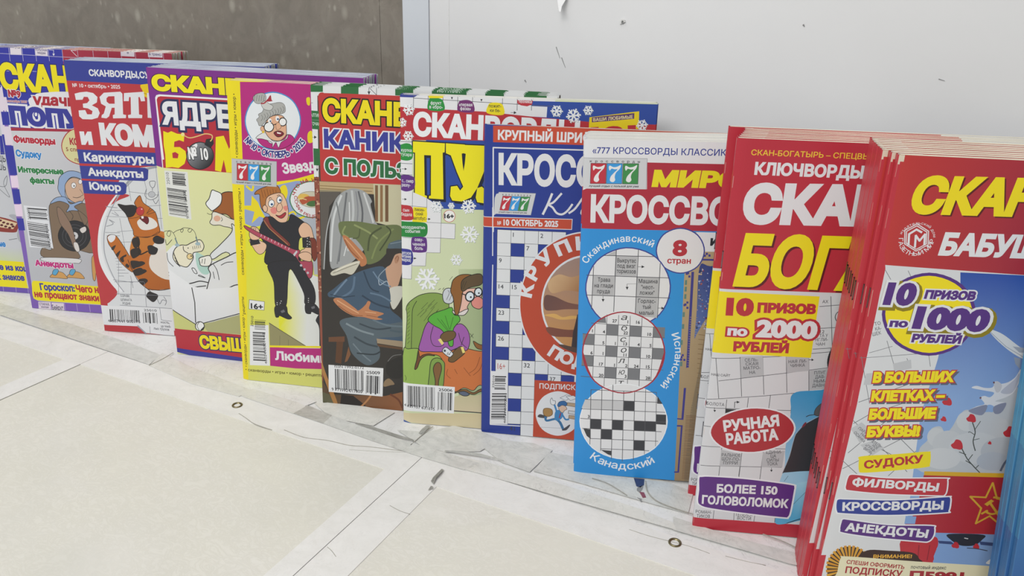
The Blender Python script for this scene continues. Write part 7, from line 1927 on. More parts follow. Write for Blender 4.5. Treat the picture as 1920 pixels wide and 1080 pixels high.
ART['m9']=[
('p','#dcdcde','0,0,2100,0,2100,2900,0,2900'),
('p','#a82c3c','-28,2021,-27,2286,6,2311,24,2319,449,2328,440,2517,1243,2520,1293,2031'),
('p','#2f8dd2','-218,2022,998,2041,901,-234,-392,-353'),
('p','#c9cacc','-11,2537,439,2544,444,2327,-12,2318'),
('c','#8d8f94',3,0,0,'-11,2537,439,2544,444,2327'),
('p','#b93340','48,2501,157,2503,158,2359,48,2356'),
('c','#3a3a40',3,1,0,'48,2501,157,2503,158,2359,48,2356'),
('b','#e2e2e2','62,2473,68,2486,93,2476,121,2480,145,2492,139,2466,114,2437,105,2408,110,2384,94,2368,73,2379,78,2408,100,2437,123,2461,102,2461,82,2465,68,2451'),
('p','#3c96d6','161,2503,269,2505,271,2361,162,2359'),
('c','#3a3a40',3,1,0,'161,2503,269,2505,271,2361,162,2359'),
('b','#e2e2e2','175,2475,182,2488,207,2478,234,2482,258,2494,252,2468,227,2439,219,2410,223,2386,208,2371,187,2381,191,2410,214,2439,236,2463,216,2463,195,2467,182,2453'),
('p','#3f8a4c','274,2505,382,2507,384,2363,276,2361'),
('c','#3a3a40',3,1,0,'274,2505,382,2507,384,2363,276,2361'),
('b','#e2e2e2','288,2477,294,2490,319,2480,346,2484,371,2496,364,2470,340,2441,332,2413,337,2389,321,2373,300,2384,305,2412,327,2441,349,2465,329,2465,308,2469,295,2455'),
('t','к',41,2507,57,2508,18,'#44464c',0.02,0,'',[]),
('t','р',78,2508,94,2508,18,'#44464c',0.02,0,'',[]),
('t','о',116,2509,131,2509,18,'#44464c',0.02,0,'',[]),
('t','с',153,2509,169,2510,18,'#44464c',0.02,0,'',[]),
('t','с',190,2510,206,2510,18,'#44464c',0.02,0,'',[]),
('t','в',227,2511,243,2511,18,'#44464c',0.02,0,'',[]),
('t','о',264,2511,280,2511,18,'#44464c',0.02,0,'',[]),
('t','р',301,2512,317,2512,18,'#44464c',0.02,0,'',[]),
('t','д',338,2512,354,2513,18,'#44464c',0.02,0,'',[]),
('t','ы',375,2513,390,2513,18,'#44464c',0.02,0,'',[]),
('t','лучший отдых с пользой для ума',39,2332,389,2339,15,'#44464c',0.03,0.15,'',[]),
('t','«777 КРОССВОРДЫ КЛАССИ',56,2571,929,2575,47,'#36408c',0.012,0,'КА»',[]),
('t','МИР',479,2345,935,2349,123,'#e2d422',0.07,0.12,'ОВЫЕ',[]),
('t','КРОССВ',59,2072,888,2081,209,'#dcdcde',0.045,0,'ОРДЫ',[]),
('g','#b09a78','#9a8262','762,1691,984,43','752,2028,1292,2036,1592,-905,824,-989,754,1670'),
('p','#dcdcde','813,2030,1292,2036,1306,1899,870,1888'),
('t','из',918,1933,1016,1934,74,'#2a2b30',0.05,0,'',[]),
('p','#3d3a86','802,1733,821,1734,838,976,819,974'),
('p','#3d3a86','856,1834,1312,1843,1313,1830,857,1821'),
('p','#5c7d78','761,1668,776,1669,777,1632,762,1631'),
('p','#5c7d78','763,1617,778,1618,779,1581,763,1580'),
('p','#5c7d78','764,1560,779,1561,780,1524,765,1523'),
('p','#5c7d78','762,1420,778,1421,779,1383,763,1382'),
('p','#5c7d78','764,1325,780,1326,781,1288,765,1287'),
('p','#5c7d78','763,1197,778,1198,779,1159,763,1158'),
('p','#5c7d78','773,1024,788,1025,789,986,773,985'),
('p','#3a3a8a','771,1730,786,1730,787,1714,772,1713'),
('p','#3a3a8a','782,1705,797,1705,799,1689,783,1688'),
('p','#3a3a8a','762,1724,777,1725,778,1709,763,1708'),
('p','#3a3a8a','782,1504,798,1505,799,1489,784,1488'),
('p','#3a3a8a','769,1488,784,1489,786,1472,770,1471'),
('p','#3a3a8a','785,1463,801,1464,802,1447,787,1446'),
('p','#3a3a8a','763,1483,778,1483,779,1467,764,1466'),
('p','#3a3a8a','778,1084,794,1085,795,1068,780,1067'),
('p','#3a3a8a','770,1068,785,1069,787,1051,771,1050'),
('p','#3a3a8a','793,1047,808,1048,810,1031,794,1030'),
('p','#3a3a8a','769,1048,785,1049,786,1031,770,1031'),
('p','#3a3a8a','892,1880,907,1881,908,1865,893,1864'),
('p','#3a3a8a','879,1865,894,1865,895,1850,880,1849'),
('p','#3a3a8a','911,1868,926,1869,928,1853,913,1852'),
('gb','#35417f','#5a6fa8','889,1767,889,1281','857,1774,933,1781,1133,1778,1167,1401,966,1401,889,1281,863,1216,862,1322,862,1448'),
('p','#7f92c4','871,1650,869,1645,864,1645,861,1649,863,1654,869,1655'),
('p','#c0a890','866,1719,863,1712,856,1712,852,1718,855,1725,862,1725'),
('p','#8a3a50','938,1382,936,1376,930,1376,927,1381,930,1386,935,1387'),
('p','#b8b8d0','924,1593,922,1589,918,1589,915,1593,917,1597,921,1597'),
('p','#20305f','875,1308,872,1302,865,1301,862,1308,864,1314,871,1315'),
('p','#20305f','884,1671,882,1668,879,1667,877,1670,879,1673,882,1674'),
('p','#c0a890','923,1475,921,1471,917,1471,914,1475,916,1479,920,1479'),
('p','#c0a890','886,1645,883,1639,877,1638,873,1645,876,1651,882,1651'),
('p','#20305f','883,1758,880,1752,873,1752,869,1758,872,1764,879,1765'),
('p','#c0a890','899,1521,897,1517,893,1517,891,1521,892,1525,897,1525'),
('p','#20305f','886,1548,883,1541,877,1541,873,1547,876,1554,882,1554'),
('p','#20305f','865,1741,863,1736,858,1735,855,1740,857,1745,862,1745'),
('p','#8a3a50','930,1455,927,1448,919,1448,915,1454,918,1462,925,1462'),
('p','#8a3a50','894,1670,891,1665,886,1664,882,1670,885,1675,891,1675'),
('p','#7f92c4','882,1553,879,1546,873,1546,869,1552,872,1558,878,1558'),
('p','#20305f','905,1611,904,1608,900,1608,898,1611,900,1614,903,1614'),
('p','#c0a890','878,1733,876,1727,870,1727,867,1732,869,1738,875,1738'),
('p','#8a3a50','887,1650,885,1646,881,1646,879,1650,881,1654,885,1654'),
('p','#b8b8d0','888,1750,885,1743,878,1743,874,1749,877,1756,884,1756'),
('p','#20305f','938,1306,937,1303,934,1303,932,1306,933,1309,936,1309'),
('p','#7f92c4','938,1628,935,1621,928,1621,924,1627,927,1634,934,1634'),
('p','#b8b8d0','931,1347,930,1343,925,1343,923,1347,925,1351,929,1351'),
('p','#8a3a50','894,1672,892,1668,888,1668,886,1672,888,1676,892,1676'),
('p','#c0a890','879,1476,877,1474,874,1474,873,1476,874,1479,877,1479'),
('p','#20305f','876,1740,873,1733,865,1733,861,1740,864,1747,872,1747'),
('p','#8a3a50','903,1491,901,1486,896,1486,894,1490,896,1495,900,1495'),
('p','#b8b8d0','869,1663,866,1657,860,1657,856,1663,859,1669,866,1669'),
('p','#c0a890','946,1481,945,1479,942,1478,940,1481,941,1484,944,1484'),
('p','#b8b8d0','885,1529,883,1526,880,1525,878,1529,879,1532,883,1532'),
('p','#7f92c4','931,1513,928,1507,922,1507,919,1512,921,1518,927,1518'),
('p','#7f92c4','878,1667,876,1663,871,1662,868,1667,870,1671,875,1672'),
('p','#8a3a50','891,1745,889,1739,883,1739,879,1744,882,1750,888,1750'),
('p','#8a3a50','881,1559,879,1556,876,1556,875,1559,876,1561,879,1562'),
('p','#8a3a50','883,1642,881,1636,874,1635,870,1641,873,1647,880,1648'),
('p','#20305f','884,1564,883,1561,880,1561,878,1564,879,1567,882,1567'),
('p','#c0a890','923,1318,921,1314,916,1313,913,1318,915,1322,920,1323'),
('p','#b8b8d0','931,1332,929,1327,923,1327,920,1331,923,1337,928,1337'),
('p','#c0a890','879,1718,876,1711,869,1711,865,1717,868,1724,875,1724'),
('p','#7f92c4','904,1319,901,1312,894,1312,890,1318,893,1325,900,1325'),
('p','#c0a890','936,1458,934,1454,930,1454,928,1458,929,1462,933,1462'),
('p','#20305f','943,1381,940,1374,933,1374,929,1381,932,1388,939,1388'),
('p','#20305f','881,1302,877,1295,870,1294,866,1301,869,1309,876,1309'),
('p','#c0a890','870,1442,869,1439,865,1439,863,1442,865,1445,868,1446'),
('p','#b8b8d0','936,1299,933,1292,926,1292,922,1298,925,1305,932,1306'),
('p','#7f92c4','910,1435,907,1429,900,1428,897,1434,900,1440,906,1441'),
('p','#b8b8d0','890,1317,888,1313,884,1313,882,1316,884,1320,888,1320'),
('p','#20305f','904,1689,903,1686,900,1686,898,1689,899,1692,903,1692'),
('p','#8a3a50','940,1377,938,1372,932,1371,929,1376,931,1382,937,1382'),
('p','#c0a890','888,1341,886,1336,882,1336,879,1340,881,1344,886,1345'),
('p','#7f92c4','944,1337,941,1330,933,1330,929,1336,932,1344,939,1344'),
('p','#c0a890','870,1553,869,1549,866,1549,864,1552,865,1556,869,1556'),
('p','#8a3a50','886,1495,885,1492,882,1492,880,1495,881,1498,884,1498'),
('p','#b8b8d0','922,1726,920,1722,916,1722,913,1726,915,1730,919,1730'),
('p','#c0a890','871,1597,868,1592,863,1592,861,1597,863,1601,868,1602'),
('p','#7f92c4','933,1667,931,1664,927,1663,925,1667,927,1671,930,1671'),
('p','#b8b8d0','942,1534,940,1531,937,1530,935,1533,937,1536,940,1537'),
('p','#20305f','945,1325,943,1320,937,1320,934,1325,936,1330,942,1330'),
('p','#7f92c4','931,1558,930,1555,927,1555,925,1558,926,1561,929,1561'),
('p','#20305f','891,1339,887,1332,880,1332,876,1339,879,1346,886,1346'),
('p','#c0a890','874,1534,873,1531,869,1530,867,1534,869,1537,872,1538'),
('p','#8a3a50','886,1343,884,1338,879,1338,877,1342,879,1347,883,1347'),
('p','#b8b8d0','895,1350,892,1344,886,1344,882,1350,885,1356,891,1356'),
('p','#c0a890','881,1759,879,1756,876,1756,874,1759,875,1762,879,1762'),
('p','#c0a890','921,1388,919,1384,916,1384,914,1387,916,1390,919,1391'),
('p','#20305f','925,1648,923,1644,919,1644,917,1648,919,1651,923,1652'),
('p','#b8b8d0','926,1679,923,1673,917,1673,914,1678,916,1684,922,1684'),
('p','#7f92c4','895,1472,893,1466,886,1465,882,1471,885,1478,892,1478'),
('p','#c0a890','946,1495,943,1488,936,1488,933,1494,935,1500,942,1501'),
('p','#8a3a50','904,1471,902,1467,898,1467,895,1470,897,1474,901,1475'),
('p','#20305f','948,1481,946,1477,943,1477,941,1480,942,1484,946,1484'),
('b','#8a7a62','1167,1401,966,1349,933,1219,914,958,891,734,878,506,915,-208,1312,-172'),
('c','#83694b',4,0,0,'891,1249,926,1247,945,1242'),
('c','#83694b',4,0,0,'893,1211,927,1208,947,1203'),
('c','#83694b',4,0,0,'894,1172,929,1170,949,1165'),
('c','#83694b',4,0,0,'896,1134,930,1131,951,1126'),
('c','#83694b',4,0,0,'897,1095,932,1093,953,1087'),
('c','#83694b',4,0,0,'899,1056,933,1054,955,1048'),
('c','#83694b',4,0,0,'900,1017,935,1014,957,1009'),
('c','#83694b',4,0,0,'902,977,937,975,959,970'),
('c','#83694b',4,0,0,'904,938,938,936,961,931'),
('c','#83694b',4,0,0,'905,898,940,896,963,891'),
('c','#83694b',4,0,0,'907,858,942,856,965,851'),
('c','#83694b',4,0,0,'908,819,943,816,967,811'),
('c','#83694b',4,0,0,'910,778,945,776,969,771'),
('c','#83694b',4,0,0,'911,738,946,736,971,731'),
('c','#83694b',5,0,0,'913,698,948,696,973,691'),
('c','#83694b',5,0,0,'915,657,950,655,975,650'),
('c','#83694b',5,0,0,'916,616,951,614,977,609'),
('c','#83694b',5,0,0,'918,575,953,573,979,568'),
('c','#83694b',5,0,0,'919,534,955,532,981,527'),
('c','#83694b',5,0,0,'921,493,956,491,983,486'),
('c','#83694b',5,0,0,'923,451,958,449,985,445'),
('c','#83694b',5,0,0,'924,410,960,408,987,403'),
('c','#83694b',5,0,0,'926,368,962,366,989,361'),
('c','#83694b',5,0,0,'927,326,963,324,991,319'),
('c','#83694b',5,0,0,'929,284,965,282,993,277'),
('c','#83694b',5,0,0,'931,241,967,239,995,235'),
('c','#83694b',5,0,0,'932,199,968,197,997,192'),
('c','#83694b',5,0,0,'934,156,970,154,999,150'),
('c','#83694b',5,0,0,'936,113,972,111,1001,107'),
('c','#83694b',5,0,0,'937,70,974,68,1004,64'),
('c','#83694b',5,0,0,'939,27,975,25,1006,20'),
('c','#83694b',5,0,0,'941,-17,977,-18,1008,-23'),
('c','#83694b',5,0,0,'942,-60,979,-62,1010,-67'),
('c','#83694b',5,0,0,'944,-104,981,-106,1012,-110'),
('c','#a8906c',3,0,0,'818,1383,872,1382'),
('c','#a8906c',3,0,0,'819,1364,872,1364'),
('c','#a8906c',3,0,0,'819,1345,872,1345'),
('c','#a8906c',3,0,0,'819,1326,873,1326'),
('c','#a8906c',3,0,0,'820,1307,873,1307'),
('c','#a8906c',3,0,0,'820,1288,874,1288'),
('c','#a8906c',3,0,0,'820,1269,874,1268'),
('c','#a8906c',3,0,0,'821,1249,875,1249'),
('c','#a8906c',3,0,0,'821,1230,875,1230'),
('c','#a8906c',3,0,0,'821,1211,876,1211'),
('c','#a8906c',3,0,0,'822,1192,876,1192'),
('c','#a8906c',3,0,0,'822,1172,877,1172'),
('c','#a8906c',3,0,0,'822,1153,877,1153'),
('c','#a8906c',3,0,0,'823,1134,878,1134'),
('c','#a8906c',3,0,0,'823,1114,878,1114'),
('c','#a8906c',3,0,0,'823,1095,879,1095'),
('c','#a8906c',3,0,0,'824,1075,879,1075'),
('c','#a8906c',3,0,0,'824,1056,880,1056'),
('c','#a8906c',3,0,0,'824,1036,880,1036'),
('c','#a8906c',3,0,0,'825,1016,881,1017'),
('c','#a8906c',3,0,0,'825,997,881,997'),
('c','#a8906c',3,0,0,'825,977,882,977'),
('c','#a8906c',3,0,0,'826,957,882,957'),
('c','#a8906c',3,0,0,'826,937,883,938'),
('c','#a8906c',3,0,0,'826,918,883,918'),
('c','#a8906c',3,0,0,'827,898,884,898'),
('c','#a8906c',3,0,0,'827,878,884,878'),
('c','#a8906c',3,0,0,'827,858,885,858'),
('c','#a8906c',3,0,0,'828,838,885,838'),
('c','#a8906c',3,0,0,'828,818,886,818'),
('c','#a8906c',3,0,0,'829,798,886,798'),
('c','#a8906c',3,0,0,'829,777,887,778'),
('c','#a8906c',3,0,0,'829,757,887,758'),
('c','#a8906c',3,0,0,'830,737,888,738'),
('c','#a8906c',3,0,0,'830,717,888,717'),
('c','#a8906c',3,0,0,'830,696,889,697'),
('c','#a8906c',3,0,0,'831,676,889,677'),
('c','#a8906c',3,0,0,'831,656,890,656'),
('c','#a8906c',3,0,0,'831,635,890,636'),
('c','#a8906c',3,0,0,'832,615,891,616'),
('c','#a8906c',3,0,0,'832,594,892,595'),
('c','#a8906c',3,0,0,'832,574,892,575'),
('c','#a8906c',3,0,0,'833,553,893,554'),
('c','#a8906c',3,0,0,'833,532,893,533'),
('c','#a8906c',3,0,0,'834,512,894,513'),
('c','#a8906c',3,0,0,'834,491,894,492'),
('c','#a8906c',3,0,0,'834,470,895,471'),
('c','#a8906c',3,0,0,'835,449,895,450'),
('c','#a8906c',3,0,0,'835,429,896,430'),
('c','#a8906c',3,0,0,'835,408,896,409'),
('c','#a8906c',3,0,0,'836,387,897,388'),
('c','#a8906c',3,0,0,'836,366,897,367'),
('c','#a8906c',4,0,0,'836,345,898,346'),
('c','#a8906c',4,0,0,'837,323,898,325'),
('c','#a8906c',4,0,0,'837,302,899,304'),
('c','#a8906c',4,0,0,'838,281,899,283'),
('c','#a8906c',4,0,0,'838,260,900,261'),
('c','#a8906c',4,0,0,'838,239,901,240'),
('c','#a8906c',4,0,0,'839,217,901,219'),
('c','#a8906c',4,0,0,'839,196,902,197'),
('p','#3d3a86','814,808,831,809,830,537,782,539,782,549,814,549'),
('p','#3d3a86','784,490,828,491,829,72,791,68,790,80,816,83,815,478,785,476'),
('c','#7d6048',5,0,0,'848,573,933,578'),
('c','#7d6048',5,0,0,'848,559,933,564'),
('c','#7d6048',5,0,0,'848,545,934,547'),
('c','#7d6048',5,0,0,'848,531,934,536'),
('c','#7d6048',5,0,0,'849,517,934,519'),
('c','#7d6048',5,0,0,'849,504,934,508'),
('c','#7d6048',5,0,0,'849,490,934,493'),
('c','#7d6048',5,0,0,'849,476,934,480'),
('c','#7d6048',5,0,0,'849,462,934,465'),
('c','#7d6048',5,0,0,'849,448,934,454'),
('c','#7d6048',5,0,0,'850,434,935,438'),
('c','#7d6048',5,0,0,'850,420,935,421'),
('c','#7d6048',5,0,0,'850,406,935,412'),
('c','#7d6048',5,0,0,'850,392,935,395'),
('c','#7d6048',5,0,0,'850,378,935,383'),
('c','#7d6048',5,0,0,'851,364,935,369'),
('c','#7d6048',5,0,0,'851,350,935,357'),
('c','#7d6048',5,0,0,'851,336,936,343'),
('c','#7d6048',5,0,0,'851,322,936,323'),
('c','#7d6048',5,0,0,'851,308,936,310'),
('c','#7d6048',5,0,0,'852,294,936,296'),
('c','#7d6048',5,0,0,'852,280,936,282'),
('c','#7d6048',5,0,0,'852,266,937,267'),
('c','#7d6048',5,0,0,'852,252,936,257'),
('c','#7d6048',5,0,0,'852,237,937,241'),
('c','#7d6048',5,0,0,'852,223,937,227'),
('c','#7d6048',5,0,0,'853,209,937,212'),
('c','#7d6048',5,0,0,'853,195,937,196'),
('c','#7d6048',5,0,0,'853,180,937,183'),
('c','#7d6048',5,0,0,'853,166,938,167'),
('c','#7d6048',5,0,0,'853,152,937,158'),
('c','#7d6048',5,0,0,'854,137,938,141'),
('c','#7d6048',5,0,0,'854,123,938,126'),
('c','#7d6048',5,0,0,'854,109,938,111'),
('c','#7d6048',5,0,0,'854,94,938,98'),
('c','#7d6048',5,0,0,'854,80,939,82'),
('c','#7d6048',5,0,0,'855,65,938,71'),
('c','#7d6048',5,0,0,'855,51,939,53'),
('c','#7d6048',5,0,0,'855,36,939,41'),
('c','#7d6048',5,0,0,'855,22,939,26'),
('p','#33408f','915,205,1073,217,1095,-45,920,-60'),
('t','100',933,110,1040,117,66,'#dcdcde',0.04,0,'',[]),
('b','#dcdcde','881,1895,841,1774,724,1719,599,1764,542,1881,584,2001,701,2054,823,2010'),
('c','#39418f',9,1,1,'881,1895,841,1774,724,1719,599,1764,542,1881,584,2001,701,2054,823,2010'),
('t','8',658,1845,762,1849,127,'#b02e3a',0.05,0,'',[]),
('t','стран',625,1789,793,1793,46,'#b02e3a',0.03,0,'',[]),
('a','Скандинавский',354,1589,352,151.2,63.7,51,'#e4e6ea',0.012,0,[]),
('b','#dcdcde','659,1621,595,1392,385,1275,154,1344,43,1557,115,1784,323,1894,547,1827'),
('c','#39418f',9,1,1,'659,1621,595,1392,385,1275,154,1344,43,1557,115,1784,323,1894,547,1827'),
('p','#b3b3b5','250,1829,409,1831,410,1679,250,1678'),
('p','#b3b3b5','91,1668,252,1670,251,1520,96,1517'),
('p','#b3b3b5','410,1675,577,1678,579,1522,413,1523'),
('p','#b3b3b5','416,1519,573,1521,577,1364,416,1372'),
('p','#b3b3b5','180,1830,253,1831,255,1871'),
('c','#4a4a50',5,0,0,'167,1829,524,1836'),
('c','#4a4a50',5,0,0,'46,1672,643,1679'),
('c','#4a4a50',5,0,0,'49,1517,663,1525'),
('c','#4a4a50',5,0,0,'95,1743,91,1408'),
('c','#4a4a50',5,0,0,'255,1875,257,1396'),
('c','#4a4a50',5,0,0,'414,1882,417,1387'),
('c','#4a4a50',5,0,0,'576,1788,581,1364'),
('t','Выкрутас',265,1781,402,1783,32,'#333338',0.012,0,'',[]),
('t','под визг',268,1739,399,1742,33,'#333338',0.012,0,'',[]),
('t','тормозов',265,1699,404,1701,33,'#333338',0.012,0,'',[]),
('t','Трава',130,1626,220,1628,33,'#333338',0.012,0,'',[]),
('t','на глади',106,1580,243,1584,33,'#333338',0.012,0,'',[]),
('t','пруда',128,1537,221,1538,33,'#333338',0.012,0,'',[]),
('t','Машина',429,1629,565,1633,33,'#333338',0.012,0,'',[]),
('t','"неот-',449,1584,544,1586,33,'#333338',0.012,0,'',[]),
('t','ложки"',440,1540,549,1543,33,'#333338',0.012,0,'',[]),
('t','Горлас-',433,1475,561,1478,33,'#333338',0.012,0,'',[]),
('t','тый',467,1430,528,1431,34,'#333338',0.012,0,'',[]),
('t','малый',446,1382,552,1386,34,'#333338',0.012,0,'',[]),
('p','#2a2b30','443,1766,465,1756,444,1744'),
('c','#2a2b30',3,0,0,'418,1754,451,1755'),
('p','#2a2b30','336,1595,357,1596,348,1572'),
('c','#2a2b30',3,0,0,'345,1618,347,1587'),
('p','#2a2b30','163,1491,185,1492,175,1469'),
('c','#2a2b30',3,0,0,'173,1515,175,1483'),
('p','#2a2b30','605,1454,627,1443,606,1431'),
('c','#2a2b30',3,0,0,'579,1441,613,1443'),
('c','#2a2b30',2,0,0,'345,1618,410,1623'),
('b','#dcdcde','652,1090,577,848,363,733,136,819,36,1053,118,1292,331,1398,550,1315'),
('p','#77787c','209,1293,296,1293,297,1207,209,1206'),
('p','#77787c','383,1293,470,1292,471,1207,384,1207'),
('p','#77787c','33,1206,121,1206,121,1119,33,1119'),
('p','#77787c','209,1119,297,1120,298,1032,210,1032'),
('p','#77787c','385,1120,472,1120,474,1033,386,1032'),
('p','#77787c','559,1120,646,1121,648,1033,561,1033'),
('p','#77787c','32,1031,121,1031,120,942,31,942'),
('p','#77787c','210,943,298,943,299,854,210,853'),
('p','#77787c','387,944,475,944,476,855,388,855'),
('p','#77787c','556,1292,642,1292,644,1207,558,1207'),
('p','#77787c','121,1303,196,1361,205,1302'),
('c','#55555a',4,0,0,'122,1293,120,853'),
('c','#55555a',4,0,0,'209,1370,210,781'),
('c','#55555a',4,0,0,'296,1370,299,782'),
('c','#55555a',4,0,0,'382,1369,388,783'),
('c','#55555a',4,0,0,'469,1369,477,784'),
('c','#55555a',4,0,0,'556,1292,564,856'),
('c','#55555a',4,0,0,'94,1296,573,1289'),
('c','#55555a',4,0,0,'33,1206,644,1207'),
('c','#55555a',4,0,0,'33,1119,646,1121'),
('c','#55555a',4,0,0,'32,1031,648,1033'),
('c','#55555a',4,0,0,'31,942,650,946'),
('c','#55555a',5,0,0,'30,852,582,852'),
('t','27',250,1310,250,1310,27,'#333338',0.03,0,'',[]),
('t','1',363,1308,363,1308,27,'#333338',0.03,0,'',[]),
('t','16',427,1309,427,1309,27,'#333338',0.03,0,'',[]),
('t','1',102,1221,102,1221,27,'#333338',0.03,0,'',[]),
('t','4',182,1218,182,1218,27,'#333338',0.03,0,'',[]),
('t','22',337,1218,337,1218,27,'#333338',0.03,0,'',[]),
('t','10',516,1217,516,1217,27,'#333338',0.03,0,'',[]),
('t','5',183,1128,183,1128,27,'#333338',0.03,0,'',[]),
('t','1',278,1128,278,1128,27,'#333338',0.03,0,'',[]),
('t','13',342,1129,342,1129,27,'#333338',0.03,0,'',[]),
('t','4',446,1129,446,1129,27,'#333338',0.03,0,'',[]),
('t','5',536,1127,536,1127,27,'#333338',0.03,0,'',[]),
('t','6',96,1040,96,1040,28,'#333338',0.03,0,'',[]),
('t','1',189,1040,189,1040,28,'#333338',0.03,0,'',[]),
('t','11',346,1039,346,1039,27,'#333338',0.03,0,'',[]),
('t','10',518,1038,518,1038,27,'#333338',0.03,0,'',[]),
('t','17',165,950,165,950,28,'#333338',0.03,0,'',[]),
('t','1',279,949,279,949,28,'#333338',0.03,0,'',[]),
('t','2',363,950,363,950,28,'#333338',0.03,0,'',[]),
('t','24',429,950,429,950,28,'#333338',0.03,0,'',[]),
('t','15',520,951,520,951,28,'#333338',0.03,0,'',[]),
('t','20',166,857,166,857,28,'#333338',0.03,0,'',[]),
('t','3',363,861,363,861,28,'#333338',0.03,0,'',[]),
('t','28',522,858,522,858,28,'#333338',0.03,0,'',[]),
('t','20',257,765,257,765,28,'#333338',0.03,0,'',[]),
('t','4',364,766,364,766,28,'#333338',0.03,0,'',[]),
('t','а',312,1333,353,1335,47,'#222226',0,0.3,'',[]),
('t','б',316,1249,358,1251,47,'#222226',0,0.3,'',[]),
('t','с',313,1157,355,1159,48,'#222226',0,0.3,'',[]),
('t','о',321,1070,363,1073,48,'#222226',0,0.3,'',[]),
('t','л',308,981,351,984,49,'#222226',0,0.3,'',[]),
('t','ю',316,887,358,890,49,'#222226',0,0.3,'',[]),
('t','т',312,797,354,800,49,'#222226',0,0.3,'',[]),
('c','#a02c3c',10,1,1,'652,1090,577,848,363,733,136,819,36,1053,118,1292,331,1398,550,1315'),
('a','Испанский',346,1072,384,25.7,-41.0,53,'#e4e6ea',0.012,0,[]),
('b','#dcdcde','709,514,625,274,389,157,142,236,33,464,125,702,358,811,597,734'),
('c','#e8eaee',7,1,1,'709,514,625,274,389,157,142,236,33,464,125,702,358,811,597,734'),
('p','#3c3d42','365,667,449,669,452,585,368,583'),
('p','#3c3d42','622,570,696,572,701,485,625,485'),
('p','#3c3d42','115,491,200,494,202,408,116,406'),
('p','#3c3d42','286,496,370,499,373,414,288,411'),
('p','#3c3d42','455,501,539,504,542,419,458,416'),
('p','#3c3d42','539,504,623,506,627,422,542,419'),
('p','#3c3d42','63,404,121,400,124,314,91,341'),
('p','#3c3d42','202,408,288,411,290,325,204,322'),
('p','#3c3d42','461,331,546,333,549,247,464,244'),
('p','#3c3d42','620,727,663,662,622,662'),
('p','#3c3d42','206,225,291,223,293,180,266,188'),
('p','#c2c2c4','70,661,369,659,370,581,44,582'),
('c','#55555a',5,0,0,'111,744,119,267'),
('c','#55555a',5,0,0,'195,770,206,218'),
('c','#55555a',5,0,0,'278,797,294,151'),
('c','#55555a',5,0,0,'363,750,381,136'),
('c','#55555a',5,0,0,'446,752,467,157'),
('c','#55555a',4,0,0,'529,778,550,213'),
('c','#55555a',4,0,0,'612,756,632,293'),
('c','#55555a',5,0,0,'111,744,612,756'),
('c','#55555a',5,0,0,'70,659,649,674'),
('c','#55555a',5,0,0,'37,574,686,592'),
('c','#55555a',5,0,0,'38,489,698,508'),
('c','#55555a',5,0,0,'56,404,669,423'),
('c','#55555a',5,0,0,'118,319,647,337'),
('c','#55555a',5,0,0,'206,235,583,248'),
('t','3',94,497,94,497,29,'#333338',0.03,0,'',[]),
('c','#a02c3c',10,0,1,'652,1090,577,848,363,733,136,819,36,1053'),
('a','Канадский',377,504,440,-125.3,-54.0,65,'#e4e6ea',0.012,1,[])]
